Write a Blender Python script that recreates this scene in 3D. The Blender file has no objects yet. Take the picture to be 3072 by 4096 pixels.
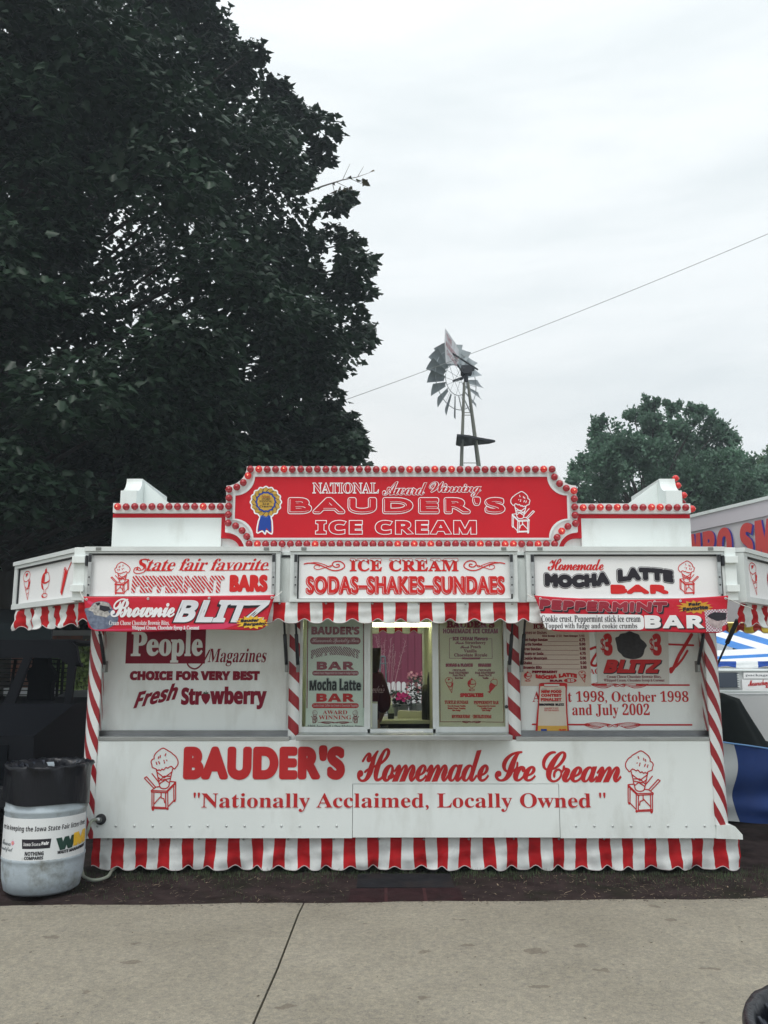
import bpy, bmesh, math, random
import numpy as np
from mathutils import Vector, Matrix
from mathutils.geometry import tessellate_polygon
random.seed(7); rng = np.random.default_rng(7)
sc = bpy.context.scene
C = sc.collection
PI = math.pi
# ------------------------------------------------------------------ camera
F = 3431.0; PITCH = math.atan(581 / F); H = 1.68      # pixels of the 3072x4096 photograph
cp, sp = math.cos(PITCH), math.sin(PITCH)
cam = bpy.data.cameras.new('camera'); camo = bpy.data.objects.new('camera', cam); C.objects.link(camo)
cam.sensor_fit = 'HORIZONTAL'; cam.sensor_width = 36; cam.lens = 36 * F / 3072
cam.clip_start = 0.05; cam.clip_end = 2000
camo.location = (0, 0, H); camo.rotation_euler = (PI / 2 + PITCH, 0, 0)
sc.camera = camo
# ------------------------------------------------------------------ sky
SUN_EL, SUN_AZ = math.radians(60), math.radians(200)
w = bpy.data.worlds.new('World'); sc.world = w; w.use_nodes = True
nt = w.node_tree; N = nt.nodes; L = nt.links
bg = N['Background']; bg.inputs[1].default_value = 0.1
sky = N.new('ShaderNodeTexSky'); sky.sky_type = 'NISHITA'; sky.sun_disc = False
sky.sun_elevation = SUN_EL; sky.sun_rotation = SUN_AZ
def nd(t, **k):
    n = N.new(t)
    for a, b in k.items(): setattr(n, a, b)
    return n
tc = nd('ShaderNodeTexCoord')
mp = nd('ShaderNodeMapping'); mp.inputs['Rotation'].default_value = (0, math.radians(-14), 0); mp.inputs['Scale'].default_value = (1.1, 1.1, 6.0)
L.new(tc.outputs['Generated'], mp.inputs[0])
nz = nd('ShaderNodeTexNoise'); nz.inputs['Scale'].default_value = 2.1; nz.inputs['Detail'].default_value = 5; nz.inputs['Roughness'].default_value = .55; nz.inputs['Distortion'].default_value = .25
L.new(mp.outputs[0], nz.inputs['Vector'])
cr = nd('ShaderNodeValToRGB'); L.new(nz.outputs[0], cr.inputs[0])
cr.color_ramp.elements[0].position = .30; cr.color_ramp.elements[0].color = (7.8, 8.35, 8.5, 1)
cr.color_ramp.elements[1].position = .56; cr.color_ramp.elements[1].color = (9.0, 9.4, 9.5, 1)
sep = nd('ShaderNodeSeparateXYZ'); L.new(tc.outputs['Generated'], sep.inputs[0])
# warm veil low over the horizon
mr = nd('ShaderNodeMapRange'); mr.inputs[1].default_value = .42; mr.inputs[2].default_value = .08; mr.interpolation_type = 'SMOOTHSTEP'
L.new(sep.outputs['Z'], mr.inputs[0])
mr2 = nd('ShaderNodeMapRange'); mr2.inputs[1].default_value = .45; mr2.inputs[2].default_value = -.25; mr2.interpolation_type = 'SMOOTHSTEP'
L.new(sep.outputs['X'], mr2.inputs[0])
mm = nd('ShaderNodeMath', operation='MULTIPLY'); L.new(mr.outputs[0], mm.inputs[0]); L.new(mr2.outputs[0], mm.inputs[1])
mx = nd('ShaderNodeMix', data_type='RGBA', blend_type='MIX'); L.new(mm.outputs[0], mx.inputs[0]); L.new(cr.outputs[0], mx.inputs[6]); mx.inputs[7].default_value = (9.7, 9.35, 8.85, 1)
# slow brightening of an overcast sky to the zenith
mz = nd('ShaderNodeMapRange'); mz.inputs[1].default_value = .2; mz.inputs[2].default_value = 1; mz.inputs[3].default_value = 1; mz.inputs[4].default_value = 1.3
L.new(sep.outputs['Z'], mz.inputs[0])
vs = nd('ShaderNodeVectorMath', operation='SCALE'); L.new(mx.outputs[2], vs.inputs[0]); L.new(mz.outputs[0], vs.inputs['Scale'])
mf = nd('ShaderNodeMix', data_type='RGBA'); mf.inputs[0].default_value = .92
L.new(sky.outputs[0], mf.inputs[6]); L.new(vs.outputs[0], mf.inputs[7]); L.new(mf.outputs[2], bg.inputs[0])
sl = bpy.data.lights.new('sun', 'SUN'); sl.energy = 1.4; sl.angle = math.radians(25); sl.color = (1, .97, .93)
so = bpy.data.objects.new('sun', sl); C.objects.link(so)
sd = Vector((math.sin(SUN_AZ) * math.cos(SUN_EL), math.cos(SUN_AZ) * math.cos(SUN_EL), math.sin(SUN_EL)))
so.rotation_euler = sd.to_track_quat('Z', 'Y').to_euler(); so.location = (0, -4, 12)
sc.view_settings.view_transform = 'Standard'; sc.view_settings.look = 'None'
sc.view_settings.exposure = 0.1; sc.view_settings.gamma = 1; sc.view_settings.use_curve_mapping = False
sc.cycles.max_bounces = 6; sc.cycles.transparent_max_bounces = 8

# ------------------------------------------------------------------ measuring helpers
def W(sx, sy, Y):
    """world point at distance Y seen at a photograph pixel"""
    u = (sx - 1536) / F; v = (2048 - sy) / F
    dy = cp - v * sp; dz = sp + v * cp
    return Vector((u / dy * Y, Y, H + dz / dy * Y))
def G(sx, sy, z=0.0):
    u = (sx - 1536) / F; v = (2048 - sy) / F
    dy = cp - v * sp; dz = sp + v * cp
    t = (z - H) / dz
    return Vector((u * t, dy * t, z))
def bx(x0, y0, x1, y1, Y):
    """pixel box -> X0, X1, Z0, Z1 on the upright plane at Y"""
    ym = (y0 + y1) / 2
    return (W(x0, ym, Y).x, W(x1, ym, Y).x, W(x0, y1, Y).z, W(x0, y0, Y).z)
def cv(ox, oy, k):
    return lambda *a: tuple((ox if i % 2 == 0 else oy) + a[i] * k for i in range(len(a)))
def pS(pts, Y, conv=None):
    out = []
    for p in pts:
        if conv: p = conv(*p)
        q = W(p[0], p[1], Y); out.append((q.x, q.z))
    return out
def plane(Y):
    return lambda x, z, l=0.0: (x, Y - l, z)

# ------------------------------------------------------------------ materials
MATS = {}
def lin(c):
    return tuple(((v / 255) / 12.92 if v / 255 <= .04045 else ((v / 255 + .055) / 1.055) ** 2.4) for v in c)
def mat(name, col, rough=.6, metal=0, var=0.0, scale=8, bump=0, bscale=60, spec=.4, dirt=None, dscale=3, dlo=.5, dhi=.75, stretch=(1, 1, 1), emit=None, estr=0, col2=None):
    m = bpy.data.materials.new(name); m.use_nodes = True; MATS[name] = m
    t = m.node_tree; b = t.nodes['Principled BSDF']
    b.inputs['Base Color'].default_value = (*col, 1); b.inputs['Roughness'].default_value = rough
    b.inputs['Metallic'].default_value = metal; b.inputs['Specular IOR Level'].default_value = spec
    if emit: b.inputs['Emission Color'].default_value = (*emit, 1); b.inputs['Emission Strength'].default_value = estr
    if var or bump or dirt or col2:
        co = t.nodes.new('ShaderNodeTexCoord'); mp = t.nodes.new('ShaderNodeMapping'); mp.inputs['Scale'].default_value = stretch
        t.links.new(co.outputs['Object'], mp.inputs[0])
        src = None
        if var or col2:
            n = t.nodes.new('ShaderNodeTexNoise'); n.inputs['Scale'].default_value = scale; n.inputs['Detail'].default_value = 6
            t.links.new(mp.outputs[0], n.inputs['Vector'])
            r = t.nodes.new('ShaderNodeValToRGB'); r.color_ramp.elements[0].position = .3; r.color_ramp.elements[1].position = .7
            c2 = col2 or tuple(min(1, c * (1 + var)) for c in col)
            c1 = tuple(c * (1 - var) for c in col)
            r.color_ramp.elements[0].color = (*c1, 1); r.color_ramp.elements[1].color = (*c2, 1)
            t.links.new(n.outputs[0], r.inputs[0]); src = r.outputs[0]
        if dirt:
            n2 = t.nodes.new('ShaderNodeTexNoise'); n2.inputs['Scale'].default_value = dscale; n2.inputs['Detail'].default_value = 8; n2.inputs['Roughness'].default_value = .65
            t.links.new(mp.outputs[0], n2.inputs['Vector'])
            r2 = t.nodes.new('ShaderNodeMapRange'); r2.inputs[1].default_value = dlo; r2.inputs[2].default_value = dhi
            t.links.new(n2.outputs[0], r2.inputs[0])
            x = t.nodes.new('ShaderNodeMix'); x.data_type = 'RGBA'
            t.links.new(r2.outputs[0], x.inputs[0])
            if src: t.links.new(src, x.inputs[6])
            else: x.inputs[6].default_value = (*col, 1)
            x.inputs[7].default_value = (*dirt, 1); src = x.outputs[2]
        if src: t.links.new(src, b.inputs['Base Color'])
        if bump:
            n3 = t.nodes.new('ShaderNodeTexNoise'); n3.inputs['Scale'].default_value = bscale; n3.inputs['Detail'].default_value = 5
            t.links.new(mp.outputs[0], n3.inputs['Vector'])
            bp = t.nodes.new('ShaderNodeBump'); bp.inputs['Strength'].default_value = bump; bp.inputs['Distance'].default_value = .01
            t.links.new(n3.outputs[0], bp.inputs['Height']); t.links.new(bp.outputs[0], b.inputs['Normal'])
    return m
WHITE = mat('white_paint', (.78, .835, .82), .38, var=.03, scale=2.5, bump=.06, bscale=7, dirt=(.44, .45, .40), dscale=3.2, dlo=.52, dhi=1.0, stretch=(1, 1, .32))
WHITEB = mat('bright_sign_face', (.86, .87, .87), .3, var=.015, scale=3)
TRIM = mat('aluminium_trim', (.62, .66, .65), .35, metal=.35, var=.06, scale=12)
STEEL = mat('brushed_steel', (.42, .44, .44), .32, metal=.9, var=.15, scale=5, stretch=(1, 6, 6))
DARKGAP = mat('black_gasket', (.02, .022, .025), .6)
RED = mat('red_vinyl', (.52, .012, .022), .6, var=.05, scale=3, spec=.2)
REDP = mat('red_print', (.50, .03, .032), .7, spec=.15)
REDB = mat('bright_red_print', (.66, .03, .03), .7, spec=.15)
MAROON = mat('maroon_print', (.22, .014, .032), .7, spec=.15)
BLACKP = mat('black_print', (.03, .028, .035), .7, spec=.15)
WHITEP = mat('white_print', (.82, .82, .83), .45)
PALEP = mat('pale_pink_print', (.62, .40, .42), .5)
GOLD = mat('gold_print', (.50, .30, .04), .45, var=.2, scale=40)
YEL = mat('yellow_print', (.80, .48, .03), .5)
BLUEP = mat('blue_print', (.02, .06, .30), .7, spec=.15)
GREYP = mat('grey_print', (.16, .18, .2), .7, spec=.15)
FABW = mat('white_awning_canvas', (.68, .71, .70), .8, var=.10, scale=9, bump=1.0, bscale=7, dirt=(.36, .38, .37), dscale=9, dlo=.55, dhi=.9)
FABR = mat('red_awning_canvas', (.42, .014, .018), .85, spec=.15, var=.14, scale=8, bump=1.0, bscale=7)
HEM = mat('grey_hem_piping', (.50, .46, .46), .8)
BLACK = mat('black_metal', (.018, .02, .024), .45)
RUBBER = mat('black_rubber', (.02, .02, .022), .75)
BAG = mat('black_bag_plastic', (.007, .008, .012), .3, bump=.7, bscale=22, spec=.3, stretch=(1, 1, .35))
BINP = mat('weathered_grey_plastic', (.42, .49, .54), .6, var=.12, scale=5, bump=.25, bscale=30, dirt=(.16, .16, .13), dscale=4.5, dlo=.50, dhi=.72)
def glassmat(name, tint=(.9, .95, .93), gl=.09):
    m = bpy.data.materials.new(name); m.use_nodes = True; t = m.node_tree; t.nodes.clear()
    o = t.nodes.new('ShaderNodeOutputMaterial'); a = t.nodes.new('ShaderNodeBsdfTransparent'); g = t.nodes.new('ShaderNodeBsdfGlossy'); x = t.nodes.new('ShaderNodeMixShader')
    a.inputs[0].default_value = (*tint, 1); g.inputs['Roughness'].default_value = .03; x.inputs[0].default_value = gl
    t.links.new(a.outputs[0], x.inputs[1]); t.links.new(g.outputs[0], x.inputs[2]); t.links.new(x.outputs[0], o.inputs[0]); return m
GLASS = glassmat('window_glass', (.93, .96, .95), .022)

# ------------------------------------------------------------------ object helpers
ORG = {}
def empty(name, loc, label, cat, group=None):
    o = bpy.data.objects.new(name, None); C.objects.link(o); o.location = loc; ORG[o.name] = Vector(loc)
    o.empty_display_size = .1
    tag(o, label, cat, group); return o
def tag(o, label=None, cat=None, group=None, kind=None):
    if label: o['label'] = label
    if cat: o['category'] = cat
    if group: o['group'] = group
    if kind: o['kind'] = kind
    return o
class MB:
    def __init__(s): s.V = []; s.F = []; s.M = []; s.UV = None
    def v(s, p): s.V.append(tuple(p)); return len(s.V) - 1
    def f(s, idx, m=0): s.F.append(tuple(idx)); s.M.append(m)
    def quad(s, a, b, c, d, m=0): i = len(s.V); s.V += [tuple(a), tuple(b), tuple(c), tuple(d)]; s.f((i, i + 1, i + 2, i + 3), m); return s
    def box(s, x0, x1, y0, y1, z0, z1, m=0):
        i = len(s.V)
        s.V += [(x0, y0, z0), (x1, y0, z0), (x1, y1, z0), (x0, y1, z0), (x0, y0, z1), (x1, y0, z1), (x1, y1, z1), (x0, y1, z1)]
        for q in ((0, 3, 2, 1), (4, 5, 6, 7), (0, 1, 5, 4), (1, 2, 6, 5), (2, 3, 7, 6), (3, 0, 4, 7)): s.f([i + k for k in q], m)
        return s
    def obox(s, o, ex, ey, ez, m=0):
        """box from a corner and three edge vectors"""
        o = Vector(o); ex = Vector(ex); ey = Vector(ey); ez = Vector(ez); i = len(s.V)
        s.V += [tuple(q) for q in (o, o + ex, o + ex + ey, o + ey, o + ez, o + ex + ez, o + ex + ey + ez, o + ey + ez)]
        for q in ((0, 3, 2, 1), (4, 5, 6, 7), (0, 1, 5, 4), (1, 2, 6, 5), (2, 3, 7, 6), (3, 0, 4, 7)): s.f([i + k for k in q], m)
        return s
    def prism(s, pts, to3, d0, d1, m=0):
        """2-D outline extruded from lift d0 (back) to d1 (front)"""
        n = len(pts); i = len(s.V)
        for d in (d1, d0):
            for p in pts: s.V.append(tuple(to3(p[0], p[1], d)))
        tri = tessellate_polygon([[Vector((p[0], p[1], 0)) for p in pts]])
        for t in tri: s.f([i + k for k in t], m); s.f([i + n + k for k in reversed(t)], m)
        for k in range(n): s.f((i + k, i + (k + 1) % n, i + n + (k + 1) % n, i + n + k), m)
        return s
    def flat(s, pts, to3, d, m=0):
        i = len(s.V)
        for p in pts: s.V.append(tuple(to3(p[0], p[1], d)))
        for t in tessellate_polygon([[Vector((p[0], p[1], 0)) for p in pts]]): s.f([i + k for k in t], m)
        return s
    def tube(s, path, r, n=8, m=0, cap=True):
        P = [Vector(p) for p in path]; R = r if isinstance(r, (list, tuple)) else [r] * len(P)
        up = Vector((0, 0, 1)); rings = []
        for k, p in enumerate(P):
            d = (P[min(k + 1, len(P) - 1)] - P[max(k - 1, 0)]).normalized()
            a = d.cross(up if abs(d.z) < .95 else Vector((1, 0, 0))).normalized(); b = d.cross(a)
            i = len(s.V)
            for j in range(n):
                t = 2 * PI * j / n; s.V.append(tuple(p + (a * math.cos(t) + b * math.sin(t)) * R[k]))
            rings.append(i)
        for k in range(len(P) - 1):
            for j in range(n): s.f((rings[k] + j, rings[k] + (j + 1) % n, rings[k + 1] + (j + 1) % n, rings[k + 1] + j), m)
        if cap: s.f([rings[0] + j for j in range(n)][::-1], m); s.f([rings[-1] + j for j in range(n)], m)
        return s
    def lathe(s, prof, c=(0, 0, 0), n=24, m=0, axis='z', wob=None):
        i0 = len(s.V); c = Vector(c)
        for k, (r, h) in enumerate(prof):
            for j in range(n):
                t = 2 * PI * j / n; rr = r * (1 + (wob(t, k) if wob else 0)); x, y = rr * math.cos(t), rr * math.sin(t)
                s.V.append(tuple(c + (Vector((x, y, h)) if axis == 'z' else Vector((x, -h, y)))))
        for k in range(len(prof) - 1):
            for j in range(n):
                a, b = i0 + k * n + j, i0 + k * n + (j + 1) % n
                s.f((a, b, b + n, a + n), m)
        return s
    def grid(s, fn, nu, nv, m=None):
        i0 = len(s.V)
        for a in range(nu + 1):
            for b in range(nv + 1): s.V.append(tuple(fn(a / nu, b / nv)))
        for a in range(nu):
            for b in range(nv):
                i = i0 + a * (nv + 1) + b
                s.f((i, i + nv + 1, i + nv + 2, i + 1), m(a, b) if m else 0)
        return s
    def build(s, name, mats, parent=None, smooth=False, kind=None, uv=None):
        if not isinstance(mats, (list, tuple)): mats = [mats]
        if parent is not None:
            org = ORG[parent.name]; loc = (0, 0, 0)
        else:
            a = np.array(s.V); org = Vector(((a[:, 0].min() + a[:, 0].max()) / 2, (a[:, 1].min() + a[:, 1].max()) / 2, a[:, 2].min())); loc = org
        me = bpy.data.meshes.new(name)
        me.from_pydata([(x - org[0], y - org[1], z - org[2]) for x, y, z in s.V], [], s.F)
        for q in mats: me.materials.append(q)
        me.polygons.foreach_set('material_index', s.M)
        if uv:
            ul = me.uv_layers.new(name='UVMap')
            for lp in me.loops: ul.data[lp.index].uv = uv[lp.vertex_index]
        if smooth: me.polygons.foreach_set('use_smooth', [True] * len(s.F))
        me.update()
        o = bpy.data.objects.new(name, me); C.objects.link(o)
        if parent is not None: o.parent = parent
        o.location = loc; ORG[o.name] = Vector(org)
        if kind: o['kind'] = kind
        return o
def box(name, m, parent, x0, x1, y0, y1, z0, z1, bevel=0):
    o = MB().box(x0, x1, y0, y1, z0, z1).build(name, m, parent)
    if bevel:
        b = o.modifiers.new('b', 'BEVEL'); b.width = bevel; b.segments = 2; b.limit_method = 'ANGLE'
    return o
def copy_tree(o, parent=None):
    c = o.copy(); C.objects.link(c); ORG[c.name] = ORG.get(o.name, Vector())
    if parent is not None: c.parent = parent
    for ch in list(o.children): copy_tree(ch, c)
    return c

# ------------------------------------------------------------------ print: strokes and lettering
def spline(P, k=5, closed=False):
    out = []; n = len(P)
    rngk = range(n if closed else n - 1)
    for i in rngk:
        if closed: a, b, c, d = P[(i - 1) % n], P[i], P[(i + 1) % n], P[(i + 2) % n]
        else: a, b, c, d = P[max(i - 1, 0)], P[i], P[i + 1], P[min(i + 2, n - 1)]
        for j in range(k):
            t = j / k
            out.append(tuple(.5 * (2 * b[q] + (c[q] - a[q]) * t + (2 * a[q] - 5 * b[q] + 4 * c[q] - d[q]) * t * t + (-a[q] + 3 * b[q] - 3 * c[q] + d[q]) * t ** 3) for q in (0, 1)))
    if not closed: out.append(tuple(P[-1]))
    return out
def ribbon(mb, pts, r, to3, lift, closed=False, rnd=False, m=0, h=.0006):
    n = len(pts)
    if n < 2: return
    P = [pts[0]]
    for p in pts[1:]:
        if math.hypot(p[0] - P[-1][0], p[1] - P[-1][1]) > 1e-6: P.append(p)
    if closed and len(P) > 2 and math.hypot(P[0][0] - P[-1][0], P[0][1] - P[-1][1]) < 1e-6: P.pop()
    n = len(P)
    if n < 2: return
    R = r if isinstance(r, list) and len(r) == n else [r if not isinstance(r, list) else r[0]] * n
    sharp = []; IN = []; OT = []
    for k, p in enumerate(P):
        a = P[k - 1] if (k or closed) else p; b = P[(k + 1) % n] if (k < n - 1 or closed) else p
        d0 = (p[0] - a[0], p[1] - a[1]); d1 = (b[0] - p[0], b[1] - p[1])
        l0 = math.hypot(*d0) or 1; l1 = math.hypot(*d1) or 1
        d0 = (d0[0] / l0, d0[1] / l0); d1 = (d1[0] / l1, d1[1] / l1)
        if not closed and k == 0: d0 = d1
        if not closed and k == n - 1: d1 = d0
        def tri(nx, ny, s_):
            i_ = len(mb.V); mb.V.extend([tuple(to3(p[0] + nx * s_, p[1] + ny * s_, lift)), tuple(to3(p[0], p[1], lift + h)), tuple(to3(p[0] - nx * s_, p[1] - ny * s_, lift))]); return i_
        if rnd and d0[0] * d1[0] + d0[1] * d1[1] < .8:
            IN.append(tri(-d0[1], d0[0], R[k])); OT.append(tri(-d1[1], d1[0], R[k])); sharp.append((p, R[k])); continue
        t = (d0[0] + d1[0], d0[1] + d1[1]); l = math.hypot(*t)
        if l < .3: t = d1; l = 1
        nx, ny = -t[1] / l, t[0] / l
        cs = max(.62, abs(nx * -d1[1] + ny * d1[0])); q_ = tri(nx, ny, R[k] / cs); IN.append(q_); OT.append(q_)
    for k in range(n if closed else n - 1):
        a = OT[k]; b = IN[(k + 1) % n]
        mb.f((a, a + 1, b + 1, b), m); mb.f((a + 1, a + 2, b + 2, b + 1), m)
    if rnd:
        if not closed: sharp += [(P[0], R[0]), (P[-1], R[-1])]
        for p, rr in sharp: disc(mb, p, rr, to3, lift, m, h * 1.1)
def disc(mb, p, r, to3, lift, m=0, h=.0006, n=10):
    c = mb.v(to3(p[0], p[1], lift + h)); i = len(mb.V)
    for j in range(n): mb.V.append(tuple(to3(p[0] + r * math.cos(2 * PI * j / n), p[1] + r * math.sin(2 * PI * j / n), lift)))
    for j in range(n): mb.f((c, i + j, i + (j + 1) % n), m)
def split_tris(pts, tris, maxe):
    """split triangles until no edge is longer than maxe"""
    pts = list(pts); out = []; st = [tuple(t) for t in tris]; cache = {}
    while st:
        a, b, c = st.pop()
        e = [(math.dist(pts[a], pts[b]), a, b, c), (math.dist(pts[b], pts[c]), b, c, a), (math.dist(pts[c], pts[a]), c, a, b)]
        l, p, q, r = max(e)
        if l <= maxe: out.append((a, b, c)); continue
        k = (min(p, q), max(p, q))
        if k not in cache: cache[k] = len(pts); pts.append(((pts[p][0] + pts[q][0]) / 2, (pts[p][1] + pts[q][1]) / 2))
        m = cache[k]; st += [(p, m, r), (m, q, r)]
    return pts, out
CURVED = {}
FONTS = {'serif': (0x1D400, 0x1D41A, 0x1D7CE), 'serifi': (0x1D434, 0x1D44E, None), 'serifbi': (0x1D468, 0x1D482, None),
         'script': (0x1D4D0, 0x1D4EA, None), 'sans': (0x1D5D4, 0x1D5EE, 0x1D7EC), 'sansi': (0x1D63C, 0x1D656, None), 'reg': None}
def uni(s, f):
    t = FONTS[f]
    if not t: return s
    o = ''
    for c in s:
        if f == 'serifi' and c == 'h': o += '\u210E'
        elif 'A' <= c <= 'Z': o += chr(t[0] + ord(c) - 65)
        elif 'a' <= c <= 'z': o += chr(t[1] + ord(c) - 97)
        elif c.isdigit() and t[2]: o += chr(t[2] + ord(c) - 48)
        elif c.isdigit() and f.startswith('serif'): o += chr(0x1D7CE + ord(c) - 48)
        elif c.isdigit(): o += chr(0x1D7EC + ord(c) - 48)
        else: o += c
    return o
TXT = []
def text(parent, s, b, pl, font='sans', m=None, fat=0, rnd=False, outline=None, shear=0, warp=None, space=1.0, lift=.003, fill=True, name='lettering', res=5):
    if font == 'sansi': font, shear = 'sans', shear + .2
    if font == 'serifbi': font, shear = 'serif', shear + .22
    TXT.append(dict(parent=parent, s=s, b=b, pl=pl, font=font, m=m or REDP, fat=fat, rnd=rnd, outline=outline, shear=shear, warp=warp, space=space, lift=lift, fill=fill, name=name, res=res))
def make_texts():
    obs = []
    for t in TXT:
        c = bpy.data.curves.new('t', 'FONT'); c.body = uni(t['s'], t['font']); c.size = 1; c.space_character = t['space']; c.resolution_u = t['res']
        o = bpy.data.objects.new('t', c); obs.append(o)
    tmp = bpy.data.scenes.new('tmp')
    for o in obs: tmp.collection.objects.link(o)
    tmp.view_layers[0].update(); dg = tmp.view_layers[0].depsgraph; dg.update()
    for t, o in zip(TXT, obs):
        me = bpy.data.meshes.new_from_object(o.evaluated_get(dg))
        nv = len(me.vertices)
        if not nv: continue
        co = np.empty(nv * 3); me.vertices.foreach_get('co', co); co = co.reshape(-1, 3)[:, :2]
        if t['shear']: co[:, 0] += co[:, 1] * t['shear']
        lo, hi = co.min(0), co.max(0); co = (co - lo) / np.maximum(hi - lo, 1e-6)
        faces = [tuple(p.vertices) for p in me.polygons]
        ec = {}
        for f in faces:
            for k in range(len(f)):
                e = (f[k], f[(k + 1) % len(f)]); key = (min(e), max(e)); ec.setdefault(key, []).append(e)
        nxt = {}
        for v in ec.values():
            if len(v) == 1: nxt.setdefault(v[0][0], []).append(v[0][1])
        bpy.data.meshes.remove(me)
        x0, x1, z0, z1 = t['b']; r = max(t['fat'], t['outline'][1] if t['outline'] else 0)
        x0 += r; x1 -= r; z0 += r; z1 -= r
        P = []
        for u, v in co:
            if t['warp']: u, v = t['warp'](u, v)
            P.append((x0 + (x1 - x0) * u, z0 + (z1 - z0) * v))
        mb = MB(); pl = t['pl']; lf = t['lift']
        if t['fill']:
            PP, FF = P, faces
            if pl in CURVED:
                FF = [(f[0], f[k], f[k + 1]) for f in faces for k in range(1, len(f) - 1)]; PP, FF = split_tris(P, FF, CURVED[pl])
            for p in PP: mb.V.append(tuple(pl(p[0], p[1], lf)))
            for f in FF: mb.f(f, 0)
        loops = []
        while nxt:
            a = next(iter(nxt)); loop = [a]
            cur = nxt[a].pop()
            if not nxt[a]: del nxt[a]
            while cur != a and cur in nxt:
                loop.append(cur); q = nxt[cur].pop()
                if not nxt[cur]: del nxt[cur]
                cur = q
            if len(loop) > 2: loops.append([P[i] for i in loop])
        if t['fat']:
            for lp in loops: ribbon(mb, lp, t['fat'], pl, lf + .0002, True, t['rnd'])
        mats = [t['m']]
        if t['outline']:
            mats.append(t['outline'][0])
            for lp in loops: ribbon(mb, lp, t['outline'][1], pl, lf + .001, True, t['rnd'], 1)
        mb.build(t['name'], mats, t['parent'])
    for o in obs: bpy.data.curves.remove(o.data)
    bpy.data.scenes.remove(tmp)
def arch(a, b=0):
    """bend a word: a = rise in the middle, b = tilt to the right (fractions of its height)"""
    return lambda u, v: (u, v * (1 - abs(a) - abs(b)) + (a * 4 * u * (1 - u) if a > 0 else -a * (1 - 4 * u * (1 - u))) + (b * u if b > 0 else -b * (1 - u)))
def draw(parent, items, pl, m, name='drawing', lift=.003):
    """items: (kind, pts, r) in plane metres"""
    mb = MB(); k = 0
    for it in items:
        k += 1; lf = lift + .00002 * (k % 23)
        if it[0] == 'l': ribbon(mb, it[1], it[2], pl, lf + .0004, False, True)
        elif it[0] == 's': ribbon(mb, spline(it[1], 4), it[2], pl, lf + .0004, False, True)
        elif it[0] == 'c': ribbon(mb, spline(it[1], 3, True), it[2], pl, lf + .0004, True)
        elif it[0] == 'f': mb.flat(it[1], pl, lf + .001)
        elif it[0] == 'd': disc(mb, it[1][0], it[2], pl, lf + .0004)
        elif it[0] == 'F':
            tri = tessellate_polygon([[Vector((p[0], p[1], 0)) for p in it[1]]]); pp = it[1]
            if pl in CURVED: pp, tri = split_tris(pp, tri, CURVED[pl])
            i = len(mb.V); mb.V += [tuple(pl(p[0], p[1], lift - .001)) for p in pp]
            for t in tri: mb.f([i + q for q in t])
    return mb.build(name, m, parent)
# the ice cream cone on its little cart, in a 225 x 520 pixel frame
CLOUD = [(345,225),(338,205),(345,185),(362,175),(360,160),(370,135),(385,118),(400,105),(418,92),(435,88),(455,98),(478,112),(500,125),(515,140),(530,150),(545,170),(555,190),(558,215),(552,235),(540,250),(530,262),(515,250),(505,240),(490,245),(475,255),(462,248),(450,262),(440,270),(430,262),(418,275),(405,268),(395,275),(380,262),(365,255),(350,248)]
CONE = [('c', CLOUD), ('l', [(385,272),(415,400)]), ('l', [(515,262),(490,405)]), ('s', [(415,400),(425,418),(450,425),(475,420),(490,405)]),
        ('l', [(392,290),(450,335),(508,288)]), ('l', [(400,330),(430,355),(497,340)]), ('l', [(408,365),(450,322),(500,322)]), ('l', [(412,385),(460,352),(495,378)]),
        ('l', [(350,440),(385,412),(415,408)]), ('l', [(350,440),(475,445),(545,370),(502,365)]), ('l', [(350,440),(352,452),(475,458),(545,382),(545,370)]),
        ('l', [(356,450),(362,590)]), ('l', [(372,452),(375,580)]), ('l', [(466,458),(474,585)]), ('l', [(483,450),(490,580)]), ('l', [(530,395),(536,520)]), ('l', [(545,378),(550,515)]),
        ('l', [(362,576),(474,581)]), ('l', [(362,587),(480,591)]), ('l', [(376,552),(428,490)]), ('l', [(492,572),(536,522)]), ('l', [(430,458),(432,500),(455,508),(462,540)]),
        ('d', [(370,597)], 11), ('d', [(487,590)], 11), ('d', [(541,525)], 11), ('l', [(368,420),(290,338)]), ('l', [(382,410),(306,326)]), ('l', [(290,338),(306,326)]),
        ('l', [(350,300),(410,375)]), ('l', [(398,160),(396,175)]), ('l', [(412,150),(410,166)]), ('l', [(455,135),(450,152)]), ('l', [(380,205),(386,225)]), ('l', [(400,200),(408,218)]), ('l', [(446,205),(448,212)]), ('l', [(465,188),(466,192)]), ('l', [(442,190),(444,196)])]
def cone_cart(parent, b, pl, m, r, mirror=False, lift=.003):
    x0, x1, z0, z1 = b; out = []
    def q(p):
        u = (p[0] - 338) / 220; v = 1 - (p[1] - 85) / 523
        if mirror: u = 1 - u
        return (x0 + (x1 - x0) * u, z0 + (z1 - z0) * v)
    k = (z1 - z0) / 523
    for it in CONE:
        rr = it[2] * k if it[0] == 'd' else r
        out.append((it[0], [q(p) for p in it[1]], rr))
    return draw(parent, out, pl, m, 'ice_cream_cart_drawing', lift)
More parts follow.
